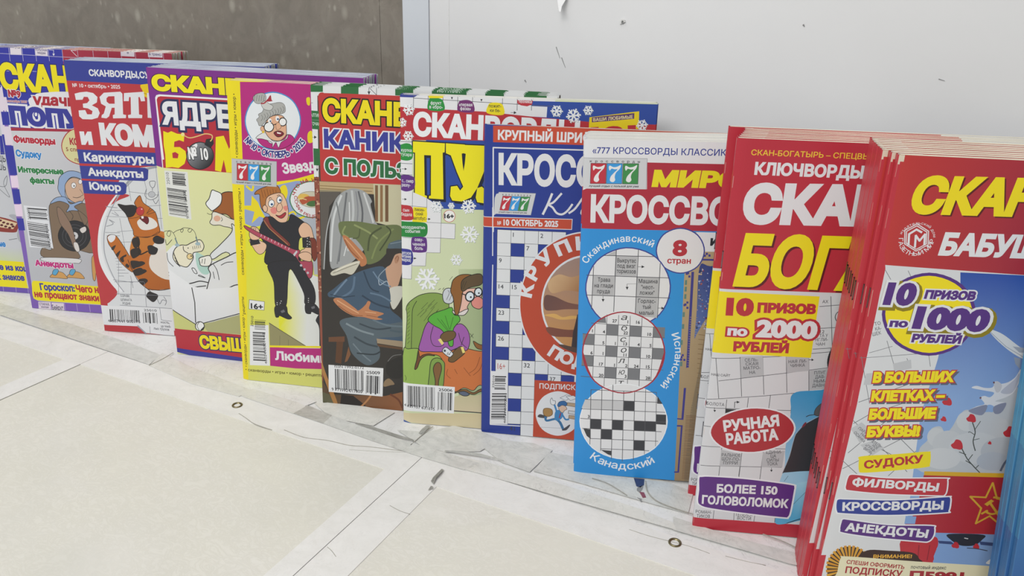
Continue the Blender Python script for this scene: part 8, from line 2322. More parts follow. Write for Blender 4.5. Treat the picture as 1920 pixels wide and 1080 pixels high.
ART['m10']=[
('p','#cfd0d3','0,0,2100,0,2100,3000,0,3000'),
('p','#b52f3d','-71,2936,1316,2943,1525,1887,-10,1842,-20,2439'),
('t','СКАН-БОГАТЫРЬ',92,2725,525,2728,35,'#e5c23a',0.012,0,' – СПЕЦВЫПУСК',[]),
('t','КЛЮЧВОРДЫ',125,2603,778,2609,82,'#dcdcde',0.05,0,'',[]),
('t','СКА',78,2284,759,2306,268,'#dcdcde',0.062,0.05,'Н',[]),
('t','БОГ',75,1864,731,1878,364,'#e8d61c',0.05,0.14,'АТЫРЬ',[('#5a1a20',0,13,-11)]),
('c','#56575c',4,0,0,'-81,1338,113,1355,432,1394,935,1485'),
('c','#56575c',4,0,0,'-5,1036,382,1099,742,1168,1145,1241'),
('c','#56575c',4,0,0,'-35,972,563,1003,1012,1001'),
('c','#56575c',4,0,0,'-3,830,593,842'),
('c','#56575c',4,0,0,'-5,672,566,706'),
('c','#56575c',4,0,0,'6,518,558,560'),
('c','#56575c',4,0,0,'60,1183,208,1215,500,1279,951,1381'),
('c','#56575c',4,0,0,'181,1370,225,1081'),
('c','#56575c',4,0,0,'328,1386,370,1108'),
('c','#56575c',4,0,0,'479,1403,519,1135'),
('c','#56575c',4,0,0,'622,1428,660,1162'),
('c','#56575c',4,0,0,'25,1344,74,1053'),
('c','#56575c',4,0,0,'129,1047,139,450'),
('c','#56575c',4,0,0,'271,1074,279,442'),
('c','#56575c',4,0,0,'414,1107,424,424'),
('c','#56575c',4,0,0,'555,1123,565,983'),
('c','#56575c',4,0,0,'276,624,276,463'),
('p','#b4b5b8','185,1372,328,1391,350,1248,208,1217'),
('p','#b4b5b8','479,1401,623,1423,640,1306,500,1279'),
('p','#b4b5b8','642,1306,786,1339,809,1189,662,1164'),
('p','#b4b5b8','133,659,275,635,277,539,136,527'),
('p','#b4b5b8','418,664,564,693,563,561,423,547'),
('t','СЕЛЬ-',216,1339,302,1350,23,'#4a4b50',0.008,0,'',[]),
('t','СКАЯ',225,1310,306,1321,24,'#4a4b50',0.008,0,'',[]),
('t','МАТРО-',215,1279,324,1293,24,'#4a4b50',0.008,0,'',[]),
('t','НА',257,1251,296,1256,24,'#4a4b50',0.008,0,'',[]),
('t','НАЯ ЛИ-',501,1350,617,1365,23,'#4a4b50',0.008,0,'',[]),
('t','ЧИНКА',517,1322,610,1335,23,'#4a4b50',0.008,0,'',[]),
('t','ПЛУГ',678,1282,750,1292,24,'#4a4b50',0.008,0,'',[]),
('t','ДАВ-',688,1253,750,1262,24,'#4a4b50',0.008,0,'',[]),
('t','НЫМ-',684,1221,759,1231,24,'#4a4b50',0.008,0,'',[]),
('t','ДАВНО',678,1189,776,1201,24,'#4a4b50',0.008,0,'',[]),
('t','БОЛОТА',-1,994,118,996,24,'#4a4b50',0.008,0,'',[]),
('t','РАЛЬНОЕ',142,607,270,615,25,'#4a4b50',0.008,0,'',[]),
('t','ШОУ-ПО-',146,576,270,583,26,'#4a4b50',0.008,0,'',[]),
('t','ПУРРИ',160,545,257,552,26,'#4a4b50',0.008,0,'',[]),
('t','ЕДИНИ-',442,656,546,669,25,'#4a4b50',0.008,0,'',[]),
('t','ЦА',475,630,512,634,25,'#4a4b50',0.008,0,'',[]),
('t','СИЛЫ',452,595,534,605,25,'#4a4b50',0.008,0,'',[]),
('t','ТОКА',459,565,529,574,26,'#4a4b50',0.008,0,'',[]),
('c','#2a2b30',4,0,0,'187,991,184,1034,211,1036'),
('p','#2a2b30','196,1045,218,1037,199,1025'),
('c','#2a2b30',4,0,0,'628,1385,658,1387'),
('p','#2a2b30','644,1396,660,1387,647,1377'),
('c','#2a2b30',3,0,0,'53,980,57,955'),
('p','#2a2b30','48,961,66,962,58,945'),
('c','#2a2b30',3,0,0,'491,549,494,522'),
('p','#2a2b30','484,532,502,534,495,517'),
('p','#2b2c30','127,978,217,979,212,947,131,946'),
('t','НАШ САЙТ',7,1217,132,1220,18,'#4a4b50',0.015,0,'',[]),
('gb','#3f93c4','#9cc4dc','606,1077,638,509','560,1129,741,1173,1227,1257,1400,262,553,173,536,304,577,557,565,714,565,983'),
('p','#38373b','582,520,569,511,600,655,618,823,665,905,753,974,912,1083,992,560,813,558,688,541'),
('c','#b0b4ba',3,0,1,'569,511,600,655,618,823,665,905,756,979'),
('b','#5b5a5c','719,991,726,1037,763,1081,820,1115,876,1030,804,983,743,978'),
('c','#2c2c30',3,1,1,'719,991,726,1037,763,1081,820,1115,876,1030,804,983,743,978'),
('c','#3a3a3e',6,0,1,'724,986,690,978,670,966'),
('b','#7a3440','651,878,660,910,675,926,674,901'),
('c','#55707f',3,0,0,'591,451,612,496'),
('p','#dcdcde','775,940,835,955,878,575,798,567'),
('z','782,920,805,600,813,923',31,34,'#26262a'),
('p','#e6d320','-77,1823,633,1833,639,1400,-46,1387'),
('p','#d8c81e','-77,1823,0,1822,-1,1381,-67,1383'),
('t','10',53,1659,232,1666,133,'#b3303a',0.075,0,'',[]),
('t','ПРИЗОВ',253,1693,625,1708,73,'#b3303a',0.075,0,'',[]),
('t','по',79,1519,209,1521,69,'#dcdcde',0.06,0,'',[('#b3303a',0.13,0,0)]),
('t','2000',264,1520,656,1535,133,'#dcdcde',0.06,0,'',[('#b3303a',0.1,0,0)]),
('t','РУБЛЕЙ',130,1407,491,1421,75,'#b3303a',0.07,0,'',[]),
('p','#b62f3e','-156,80,-3,86,281,97,831,111,1604,130,1652,-134,-119,-339'),
('gb','#5aa9cf','#a8cfe0','679,208,785,438','603,398,826,463,844,214,812,178,637,103,573,108,578,197'),
('c','#2a2b30',6,0,1,'654,111,732,153,824,190'),
('c','#55707f',3,0,0,'679,274,755,391'),
('c','#66676c',4,0,0,'136,162,137,89'),
('c','#66676c',4,0,0,'279,155,283,97'),
('c','#66676c',4,0,0,'425,153,424,101'),
('c','#66676c',4,0,0,'567,152,569,107'),
('t','РОМАН-',10,123,122,132,27,'#4a4b50',0.008,0,'',[]),
('t','ТИКОВ',20,89,114,96,27,'#4a4b50',0.008,0,'',[]),
('t','ТЕЛЕНО-',288,133,408,139,27,'#4a4b50',0.008,0,'',[]),
('t','ВОСТИ',306,104,402,109,27,'#4a4b50',0.008,0,'',[]),
('b','#a93038','606,878,549,743,359,658,149,674,44,782,107,918,297,1000,502,984'),
('c','#dcdce0',11,1,1,'606,878,549,743,359,658,149,674,44,782,107,918,297,1000,502,984'),
('t','РУЧНАЯ',138,799,504,879,91,'#dcdcde',0.05,0,'',[]),
('t','РАБОТА',167,699,513,772,92,'#dcdcde',0.05,0,'',[]),
('b','#5b2f7c','2,415,24,432,93,442,334,447,639,432,671,413,673,383,669,207,657,161,630,153,405,157,121,172,34,191,11,228,10,316'),
('c','#e0e0e4',12,1,1,'2,415,24,432,93,442,334,447,639,432,671,413,673,383,669,207,657,161,630,153,405,157,121,172,34,191,11,228,10,316'),
('t','БОЛЕЕ 150',138,311,558,337,72,'#dcdcde',0.045,0,'',[]),
('t','ГОЛОВОЛОМОК',44,207,647,236,75,'#dcdcde',0.045,0,'',[]),
('t','АХ',656,1788,693,1791,22,'#4a4b50',0.008,0,'',[]),
('t','12',672,1579,699,1581,23,'#4a4b50',0.008,0,'',[]),
('t','ТА У',673,1551,725,1557,23,'#4a4b50',0.008,0,'',[]),
('t','НГЛИ-',650,1519,730,1529,23,'#4a4b50',0.008,0,'',[]),
('t','ЧАН',659,1488,715,1495,23,'#4a4b50',0.008,0,'',[]),
('c','#56575c',4,0,0,'703,1837,766,1472'),
('c','#56575c',4,0,0,'643,1764,852,1797'),
('c','#56575c',4,0,0,'660,1612,876,1641'),
('c','#56575c',4,0,0,'643,1463,898,1501'),
('c','#56575c',4,0,0,'756,1481,782,1309'),
('c','#45464c',5,1,1,'848,1704,839,1671,806,1655,770,1666,751,1698,760,1731,792,1747,828,1736'),
('t','М',791,1672,837,1676,56,'#45464c',0.04,0,'',[]),
('b','#d6c528','941,1390,929,1293,869,1248,796,1282,755,1375,768,1471,828,1515,899,1481'),
('c','#2c2c30',15,1,1,'941,1390,929,1293,869,1248,796,1282,755,1375,768,1471,828,1515,899,1481'),
('p','#cdb4a8','2,40,3,40,3,117,2,117'),
('p','#cdb4a8','2,378,3,378,3,458,2,458'),
('p','#cdb4a8','2,762,4,762,4,821,2,821'),
('p','#cdb4a8','2,1472,4,1472,4,1506,2,1506'),
('p','#cdb4a8','2,1899,4,1899,4,1955,2,1955'),
('p','#cdb4a8','2,2514,4,2514,4,2589,2,2589')]
ART['m11']=[
('p','#d2d3d5','0,0,2100,0,2100,3000,0,3000'),
('g','#ba3834','#a12b39','-26,2732,661,2696','-98,2942,1127,2930,1308,2275,20,2294'),
('p','#b8323e','-199,2937,28,2920,18,2863,27,2294,42,1103,25,-323,-928,-442'),
('p','#b8323e','-24,2571,45,2272,38,1576,29,404,11,-236,-243,-267,-615,2463'),
('p','#d2d3d5','52,2272,481,2280,492,2065,435,1751,448,1392,397,443,4,350,45,1662,42,2131'),
('c','#74757a',4,0,0,'45,1446,557,1727'),
('c','#74757a',4,0,0,'39,1303,119,1373,285,1457'),
('c','#74757a',3,0,0,'4,1727,369,1788'),
('c','#74757a',4,0,0,'29,991,447,1321'),
('c','#74757a',4,0,0,'36,1321,273,1115'),
('c','#74757a',3,0,0,'10,1736,106,1442'),
('c','#74757a',3,0,0,'131,1845,219,1650'),
('c','#74757a',3,0,0,'259,1746,292,1690'),
('c','#74757a',3,0,0,'367,1796,396,1706'),
('c','#74757a',4,0,0,'42,1103,290,1431'),
('c','#74757a',4,0,0,'20,1046,130,953'),
('c','#74757a',4,0,0,'170,1170,305,1109,401,1007'),
('c','#74757a',4,0,0,'311,1237,422,1138'),
('c','#74757a',4,0,0,'300,969,468,1215'),
('p','#bcbdc0','30,1267,83,1316,162,1260,100,1173'),
('p','#bcbdc0','101,1164,172,1202,242,1158,183,1098'),
('p','#bcbdc0','189,1707,283,1740,297,1686,207,1654'),
('p','#bcbdc0','54,1633,90,1640,100,1564,52,1560'),
('t','ПАРАД-',69,1270,145,1222,18,'#55565c',0.008,0,'',[]),
('t','НАЯ',89,1236,126,1203,18,'#55565c',0.008,0,'',[]),
('t','ОСАНКА',49,1241,118,1179,18,'#55565c',0.008,0,'',[]),
('t','АТЕЛЬ-',159,1187,223,1156,19,'#55565c',0.008,0,'',[]),
('t','НОЕ',168,1161,202,1141,19,'#55565c',0.008,0,'',[]),
('t','«ГРАФ-',129,1162,190,1121,18,'#55565c',0.008,0,'',[]),
('t','ФИТИ»',121,1138,174,1106,19,'#55565c',0.008,0,'',[]),
('t','ТО',49,1931,80,1942,22,'#55565c',0.008,0,'',[]),
('t','КА-',58,1902,89,1912,22,'#55565c',0.008,0,'',[]),
('t','ШЕК',49,1868,93,1884,22,'#55565c',0.008,0,'',[]),
('c','#74757a',3,0,0,'53,2068,94,2082'),
('c','#74757a',3,0,0,'49,1764,166,1814'),
('c','#74757a',3,0,0,'46,2264,84,2212'),
('c','#74757a',3,0,0,'166,2268,207,2204'),
('g','#2d4ea0','#86a4d0','552,2273,577,1490','439,2277,1237,2286,1727,488,495,353,404,1388,427,1751,426,1899,468,2143'),
('b','#b4b9bf','476,1233,480,1306,529,1328,567,1286,595,1333,612,1397,646,1448,709,1431,778,1419,833,1537,901,1619,1049,1664,1321,1165,902,1035,485,1014,441,1158'),
('b','#bec2c6','573,1260,567,1215,534,1193,493,1208,469,1251,475,1296,508,1317,549,1302'),
('b','#b9bdc2','686,1225,673,1160,616,1128,547,1148,507,1209,521,1274,579,1305,647,1285'),
('b','#c0c4c8','727,1380,720,1333,683,1310,637,1325,610,1370,618,1417,655,1440,700,1424'),
('b','#b8bcc2','903,1360,886,1289,815,1254,731,1276,684,1341,701,1411,772,1445,856,1424'),
('b','#b4bac2','950,1503,943,1435,893,1403,830,1426,792,1490,800,1558,850,1589,912,1567'),
('b','#bdc1c6','899,1217,872,1138,774,1097,662,1119,603,1190,630,1269,728,1309,839,1288'),
('b','#c2c5c9','685,1125,665,1071,595,1043,516,1058,475,1106,495,1160,565,1187,643,1173'),
('b','#aeb4bc','1022,1201,1004,1129,927,1092,837,1114,787,1180,806,1252,882,1287,972,1266'),
('b','#a8b0bc','956,1132,940,1085,881,1061,814,1073,778,1115,794,1162,853,1186,920,1173'),
('b','#cdd0d4','655,1955,672,1956,742,1930,843,1864,943,1806,953,1765,859,1800,784,1843,706,1903'),
('p','#9aa2b0','808,1862,902,1856,909,1828,852,1828'),
('p','#8d97a8','830,1798,867,1792,879,1727,847,1757'),
('c','#8b93a2',3,0,0,'660,1949,773,1859,921,1780'),
('b','#cdd0d8','648,1590,671,1605,717,1596,759,1603,765,1642,783,1626,831,1639,866,1675,883,1727,895,1661,880,1583,845,1546,793,1516,853,1512,853,1478,840,1442,803,1439,794,1482,756,1487,741,1421,662,1440,699,1474,739,1494,709,1531,728,1545,759,1539,774,1570,720,1579'),
('b','#7f859c','756,1487,741,1421,662,1440,700,1470'),
('b','#7f859c','794,1482,853,1512,852,1469,836,1440,805,1439'),
('b','#aeb3c2','809,1577,863,1658,882,1702,888,1643,868,1574'),
('b','#b9bac2','761,1625,776,1643,806,1620,804,1581,784,1575'),
('p','#6a4a50','765,1634,764,1628,758,1627,754,1633,755,1639,761,1639'),
('p','#6a4a50','715,1531,713,1525,707,1525,703,1530,705,1536,711,1537'),
('b','#b8303a','712,1396,716,1378,706,1370,689,1373,673,1375,660,1392,670,1406,676,1423,695,1420,705,1409'),
('b','#b8303a','677,1217,682,1194,669,1184,648,1187,629,1190,612,1211,625,1229,633,1250,656,1247,669,1233'),
('b','#b8303a','955,1325,960,1299,947,1288,923,1292,901,1294,882,1318,897,1338,904,1362,930,1358,945,1342'),
('b','#b8303a','833,1244,835,1237,831,1234,824,1235,818,1236,813,1243,817,1248,819,1255,826,1254,831,1249'),
('b','#b8303a','558,1493,561,1475,551,1467,534,1469,519,1471,505,1488,516,1502,522,1519,541,1516,551,1505'),
('b','#b8303a','551,1378,554,1367,547,1362,537,1364,527,1365,519,1376,526,1384,529,1395,541,1393,547,1386'),
('c','#4a4f4c',6,0,1,'700,1369,728,1309,730,1247,755,1186'),
('c','#4a4f4c',4,0,1,'724,1327,742,1381'),
('c','#4a4f4c',4,0,1,'728,1291,699,1307,692,1302'),
('c','#4a4f4c',4,0,1,'732,1256,760,1267'),
('c','#4a4f4c',6,0,1,'678,1193,722,1128,771,1078,813,1040'),
('c','#4a4f4c',5,0,1,'709,1155,668,1169'),
('c','#4a4f4c',5,0,1,'731,1120,746,1158'),
('c','#4a4f4c',5,0,1,'752,1095,717,1114'),
('c','#4a4f4c',5,0,1,'784,1070,795,1089'),
('c','#5a6478',13,0,1,'926,1065,941,1130,982,1179,1051,1204'),
('p','#cfa32e','499,1020,1564,1088,1572,1057,502,988'),
('p','#a82b36','501,993,1572,1057,1681,659,843,605,648,590,446,608,509,732'),
('p','#7f9fcf','651,595,1043,621,1681,659,1868,-29,760,-166,668,452'),
('p','#7f9fcf','453,697,516,699,518,645,456,639'),
('c','#c9a23a',11,1,0,'901,978,949,872,1039,863,980,793,1020,681,935,746,868,685,875,796,795,871,884,874'),
('c','#c9a23a',13,0,1,'930,879,966,873,984,827,976,779,941,761,903,776'),
('c','#c9a23a',13,0,0,'887,758,913,782'),
('c','#c9a23a',14,0,0,'916,840,980,762'),
('p','#c9a23a','886,827,918,863,937,853,906,814'),
('b','#2b2e38','727,593,928,609,929,570,891,526,814,518,751,551'),
('c','#d0d0d4',6,0,0,'826,574,846,571'),
('p','#3a4a78','675,538,753,541,782,520,687,519'),
('p','#3a4a78','916,559,1042,557,1047,533,929,535'),
('b','#b8303a','805,517,808,501,799,494,785,496,773,497,761,512,770,525,775,540,790,538,799,528'),
('b','#b8303a','924,522,926,508,919,502,907,504,896,505,887,518,894,529,898,541,911,540,918,531'),
('c','#3a3f4c',6,0,1,'857,503,912,504,977,496'),
('b','#dfe0e2','990,402,1007,434,1033,442,1038,402'),
('p','#b52d38','456,490,498,332,682,343,674,423,680,474,656,551,567,522,461,530'),
('b','#b8303a','561,511,600,555,662,562,683,504,670,443,677,388,609,385,515,375,472,431'),
('c','#8f2530',6,0,1,'572,492,586,383'),
('c','#8f2530',6,0,1,'635,499,641,389'),
('b','#ecd71c','565,2038,531,1864,374,1780,186,1839,83,2005,123,2177,279,2256,460,2199'),
('c','#54307c',18,1,1,'565,2038,531,1864,374,1780,186,1839,83,2005,123,2177,279,2256,460,2199'),
('t','10',66,2060,231,2065,143,'#54307c',0.07,0.1,'',[('#8a7a18',0.13,8,-11),('#dcdcde',0.075,0,0)]),
('t','ПРИЗОВ',279,2111,547,2120,54,'#54307c',0.07,0.1,'',[('#dcdcde',0.12,0,0)]),
('t','1000',248,1929,649,1935,145,'#54307c',0.07,0.08,'',[('#8a7a18',0.14,8,-11),('#dcdcde',0.08,0,0)]),
('t','по',126,1931,225,1934,50,'#54307c',0.06,0.05,'',[('#dcdcde',0.12,0,0)]),
('t','РУБЛЕЙ',262,1846,528,1856,54,'#54307c',0.07,0.08,'',[('#dcdcde',0.12,0,0)]),
('t','В БОЛЬШИХ',98,1576,543,1618,72,'#ead81e',0.075,0.06,'',[('#5a5f70',0.08,12,-10),('#b8323a',0.08,0,0)]),
('t','КЛЕТКАХ –',110,1456,515,1497,73,'#ead81e',0.075,0.06,'',[('#5a5f70',0.08,12,-10),('#b8323a',0.08,0,0)]),
('t','БОЛЬШИЕ',119,1335,489,1376,75,'#ead81e',0.075,0.06,'',[('#5a5f70',0.08,12,-11),('#b8323a',0.08,0,0)]),
('t','БУКВЫ!',127,1217,425,1251,76,'#ead81e',0.075,0.06,'',[('#5a5f70',0.08,13,-11),('#b8323a',0.08,0,0)]),
('b','#e3d11e','112,1059,122,1088,310,1120,488,1155,510,1146,521,1073,501,1048,294,1001,150,976,124,990'),
('t','СУДОКУ',153,1002,484,1077,58,'#b03038',0.045,0,'',[]),
('b','#b83540','67,933,79,956,129,960,302,955,622,985,644,973,655,899,647,865,617,858,324,839,102,841,68,852,64,890'),
('c','#e0e0e4',8,1,1,'67,933,79,956,129,960,302,955,622,985,644,973,655,899,647,865,617,858,324,839,102,841,68,852,64,890'),
('t','ФИЛВОРДЫ',101,876,604,887,60,'#dcdcde',0.045,0,'',[]),
('b','#33418f','29,752,41,777,96,783,369,805,656,857,684,855,694,818,696,760,673,741,351,689,82,674,42,685'),
('c','#e0e0e4',9,1,1,'29,752,41,777,96,783,369,805,656,857,684,855,694,818,696,760,673,741,351,689,82,674,42,685'),
('t','КРОССВОРДЫ',75,693,660,764,64,'#dcdcde',0.045,0,'',[]),
('b','#57307a','81,610,89,636,137,636,363,624,613,645,639,628,645,570,622,525,559,519,302,519,106,533,82,556'),
('c','#e0e0e4',9,1,1,'81,610,89,636,137,636,363,624,613,645,639,628,645,570,622,525,559,519,302,519,106,533,82,556'),
('t','АНЕКДОТЫ',113,549,609,550,63,'#dcdcde',0.045,0,'',[]),
('p','#c98a2a','148,226,81,162,70,180,144,233'),
('p','#3a2a1c','144,233,76,185,71,196,141,238'),
('p','#d09a35','141,238,65,192,57,212,138,246'),
('p','#3a2a1c','138,246,63,214,60,226,137,251'),
('p','#c98a2a','137,251,53,224,48,245,135,259'),
('p','#3a2a1c','135,259,55,246,53,258,134,264'),
('p','#d09a35','134,264,46,257,44,278,133,272'),
('p','#3a2a1c','133,272,51,278,51,290,133,277'),
('p','#c98a2a','133,277,44,291,45,311,134,285'),
('p','#3a2a1c','134,285,52,309,54,321,134,290'),
('p','#d09a35','134,290,47,324,51,343,136,297'),
('p','#3a2a1c','136,297,58,339,61,350,137,302'),
('p','#c98a2a','137,302,55,354,62,372,140,309'),
('p','#3a2a1c','140,309,68,366,73,376,142,313'),
('p','#d09a35','142,313,67,382,77,397,146,319'),
('p','#3a2a1c','146,319,83,390,89,398,149,322'),
('p','#c98a2a','149,322,84,405,96,418,153,327'),
('p','#3a2a1c','153,327,101,410,108,416,157,329'),
('p','#d09a35','157,329,104,424,118,433,162,333'),
('p','#3a2a1c','162,333,122,425,130,429,166,335'),
('p','#c98a2a','166,335,127,438,143,443,172,337'),
('p','#3a2a1c','172,337,145,434,154,436,176,338'),
('p','#d09a35','176,338,152,445,169,447,182,339'),
('p','#3a2a1c','182,339,170,438,179,438,186,339'),
('p','#c98a2a','186,339,179,447,196,445,193,338'),
('p','#3a2a1c','193,338,195,436,205,434,197,337'),
('p','#d09a35','197,337,206,443,222,437,203,335'),
('p','#3a2a1c','203,335,221,429,230,424,207,333'),
('p','#c98a2a','207,333,232,432,248,423,214,329'),
('p','#3a2a1c','214,329,245,416,254,409,217,327'),
('p','#d09a35','217,327,257,417,272,404,223,322'),
('p','#3a2a1c','223,322,268,397,276,389,226,318'),
('p','#c98a2a','226,318,280,396,293,381,231,312'),
('p','#3a2a1c','231,312,288,375,294,365,234,308'),
('p','#d09a35','234,308,300,370,310,353,238,301'),
('p','#3a2a1c','238,301,304,349,310,338,240,297'),
('p','#c98a2a','240,297,316,342,324,322,244,289'),
('p','#3a2a1c','244,289,317,320,321,308,245,284'),
('p','#d09a35','245,284,328,310,333,290,247,276'),
('p','#3a2a1c','247,276,326,289,328,277,248,271'),
('p','#c98a2a','248,271,336,277,338,256,249,263'),
('p','#3a2a1c','249,263,330,257,331,245,249,258'),
('p','#d09a35','249,258,338,244,337,223,248,250'),
('p','#3a2a1c','248,250,330,225,328,214,248,245'),
('b','#3a2622','271,420,398,433,544,434,592,394,590,363,251,346'),
('t','ВНИМАНИЕ!',318,366,547,393,28,'#e0a83c',0.03,0.05,'',[]),
('b','#dfd9b8','125,343,159,362,572,371,1033,386,1441,396,1558,-67,141,-242,121,239'),
('t','СПЕШИ ОФОРМИТЬ',164,306,518,304,31,'#a02c34',0.03,0,'',[]),
('t','ПОДПИСКУ',168,234,516,242,53,'#a02c34',0.035,0,'',[]),
('t','почтовый индекс',557,313,767,331,27,'#3a3a40',0.015,0,'',[]),
('t','П5991',563,226,886,255,72,'#a02c34',0.05,0,'',[]),
('t','СКА',95,2587,592,2599,211,'#ead41c',0.06,0.16,'Н',[('#5a1c1c',0,9,-7)]),
('t','БАБ',302,2365,579,2371,133,'#dcdcde',0.055,0.12,'УШКА',[]),
('a','издательский дом',175,2448,85,163.1,11.0,15,'#dcdcde',0.0,0,[]),
('a','ГАЗЕТНЫЙ МИР',175,2448,92,178.7,363.3,23,'#dcdcde',0.01,1,[]),
('c','#dcdcde',5,1,0,'241,2422,185,2383,118,2420,105,2496,161,2535,228,2498'),
('c','#dcdcde',5,1,0,'231,2427,184,2393,125,2425,115,2491,162,2524,220,2493'),
('c','#dcdcde',11,0,0,'139,2416,131,2476,164,2504,193,2490'),
('c','#dcdcde',11,0,0,'175,2406,167,2470,192,2442,213,2480,221,2421'),
('p','#cfb6a4','2,50,4,50,4,101,2,101'),
('p','#cfb6a4','2,377,3,377,3,470,2,470'),
('p','#cfb6a4','2,799,4,799,4,934,2,934'),
('p','#cfb6a4','2,1166,3,1166,3,1227,2,1227'),
('p','#cfb6a4','2,1413,3,1413,3,1519,2,1519'),
('p','#cfb6a4','2,1849,3,1849,3,1909,2,1909'),
('p','#cfb6a4','2,1983,4,1983,4,2143,2,2143'),
('p','#cfb6a4','2,2500,3,2500,3,2611,2,2611'),
('p','#cfb6a4','2,2782,3,2782,3,2877,2,2877'),
('p','#d6c8b4','2,2850,12,2850,12,2900,2,2900'),
('p','#d6c8b4','12,2865,30,2865,30,2900,12,2900')]
ART['m12']=[
('g','#4f98b8','#26468c','0,2200,0,300','0,0,2100,0,2100,2900,0,2900'),
('gb','#5aa4bc','#2a559a','237,1704,237,1404','237,1404,267,1584,257,1804,217,1624'),
('gb','#34509a','#62b0b8','24,2753,24,2453','24,2453,54,2633,44,2853,4,2673'),
('gb','#3f86b0','#62b0b8','341,710,341,410','341,410,371,590,361,810,321,630'),
('gb','#34509a','#62b0b8','428,1485,428,1185','428,1185,458,1365,448,1585,408,1405'),
('gb','#3f86b0','#2a559a','118,1599,118,1299','118,1299,148,1479,138,1699,98,1519'),
('gb','#3f86b0','#62b0b8','526,844,526,544','526,544,556,724,546,944,506,764'),
('gb','#3f86b0','#3f7cb0','453,1498,453,1198','453,1198,483,1378,473,1598,433,1418'),
('gb','#34509a','#2a559a','150,1033,150,733','150,733,180,913,170,1133,130,953'),
('gb','#34509a','#3f7cb0','549,2509,549,2209','549,2209,579,2389,569,2609,529,2429'),
('gb','#3f86b0','#3f7cb0','45,1388,45,1088','45,1088,75,1268,65,1488,25,1308'),
('gb','#34509a','#2a559a','240,642,240,342','240,342,270,522,260,742,220,562'),
('gb','#3f86b0','#62b0b8','266,561,266,261','266,261,296,441,286,661,246,481'),
('gb','#5aa4bc','#2a559a','463,510,463,210','463,210,493,390,483,610,443,430'),
('gb','#5aa4bc','#62b0b8','538,1359,538,1059','538,1059,568,1239,558,1459,518,1279'),
('gb','#34509a','#62b0b8','310,2886,310,2586','310,2586,340,2766,330,2986,290,2806'),
('gb','#34509a','#2a559a','264,2894,264,2594','264,2594,294,2774,284,2994,244,2814'),
('gb','#5aa4bc','#2a559a','74,2161,74,1861','74,1861,104,2041,94,2261,54,2081'),
('gb','#3f86b0','#2a559a','437,2943,437,2643','437,2643,467,2823,457,3043,417,2863'),
('gb','#5aa4bc','#62b0b8','416,1202,416,902','416,902,446,1082,436,1302,396,1122'),
('gb','#3f86b0','#2a559a','597,1198,597,898','597,898,627,1078,617,1298,577,1118'),
('gb','#5aa4bc','#2a559a','253,2759,253,2459','253,2459,283,2639,273,2859,233,2679'),
('gb','#2a5fa4','#62b0b8','45,2089,45,1789','45,1789,75,1969,65,2189,25,2009'),
('gb','#3f86b0','#3f7cb0','348,1857,348,1557','348,1557,378,1737,368,1957,328,1777'),
('gb','#2a5fa4','#3f7cb0','531,786,531,486','531,486,561,666,551,886,511,706'),
('gb','#3f86b0','#3f7cb0','135,1046,135,746','135,746,165,926,155,1146,115,966'),
('gb','#34509a','#2a559a','211,2578,211,2278','211,2278,241,2458,231,2678,191,2498')]

# ------------------------------------------------------------------ the magazines
def pages_mesh(W, H, t, seed, proud, curl, leaves=4):
    """leaves of a booklet: each a thin block that bends back towards the spine with the cover"""
    rs = random.Random(seed); bm = bmesh.new(); d = (t - .45) / leaves
    for k in range(leaves):
        y = .3 + k * d; top = H + proud - rs.random() * .45; right = W - .3 - rs.random() * .8
        cols = []
        for u in (1.3, 2.2, 3.4, 5, 7, 10, right):
            g = 2.0 * max(0, 1 - u / 9) ** 2.2 * curl + .25
            f = min(max(y, g + k * .12), t - .5 + k * .05); e = min(max(y + d * .88, f + .08), t - .12 + k * .005)
            cols.append([bm.verts.new((u / 1000, q / 1000, z / 1000)) for q, z in ((f, .3), (e, .3), (e, top), (f, top))])
        bm.faces.new(cols[0][::-1]); bm.faces.new(cols[-1])
        for p, q in zip(cols, cols[1:]):
            for i in range(4): bm.faces.new((p[i], p[(i + 1) % 4], q[(i + 1) % 4], q[i]))
    bmesh.ops.recalc_face_normals(bm, faces=bm.faces)
    me = bpy.data.meshes.new('page_block'); bm.to_mesh(me); bm.free(); return me

def staple_mesh():
    bm = bmesh.new()
    add_box(bm, -.0008, -.0003, .0008, .0014, -.006, .006); add_box(bm, -.0008, .0012, .0008, .0014, .0052, .006); add_box(bm, -.0008, .0012, .0008, .0014, -.006, -.0052)
    me = bpy.data.meshes.new('staple'); bm.to_mesh(me); bm.free(); me.materials.append(M_STEEL); return me
STAPLE = staple_mesh()
ORD = ['second', 'third', 'fourth', 'fifth', 'sixth', 'seventh', 'eighth', 'ninth', 'tenth', 'eleventh']

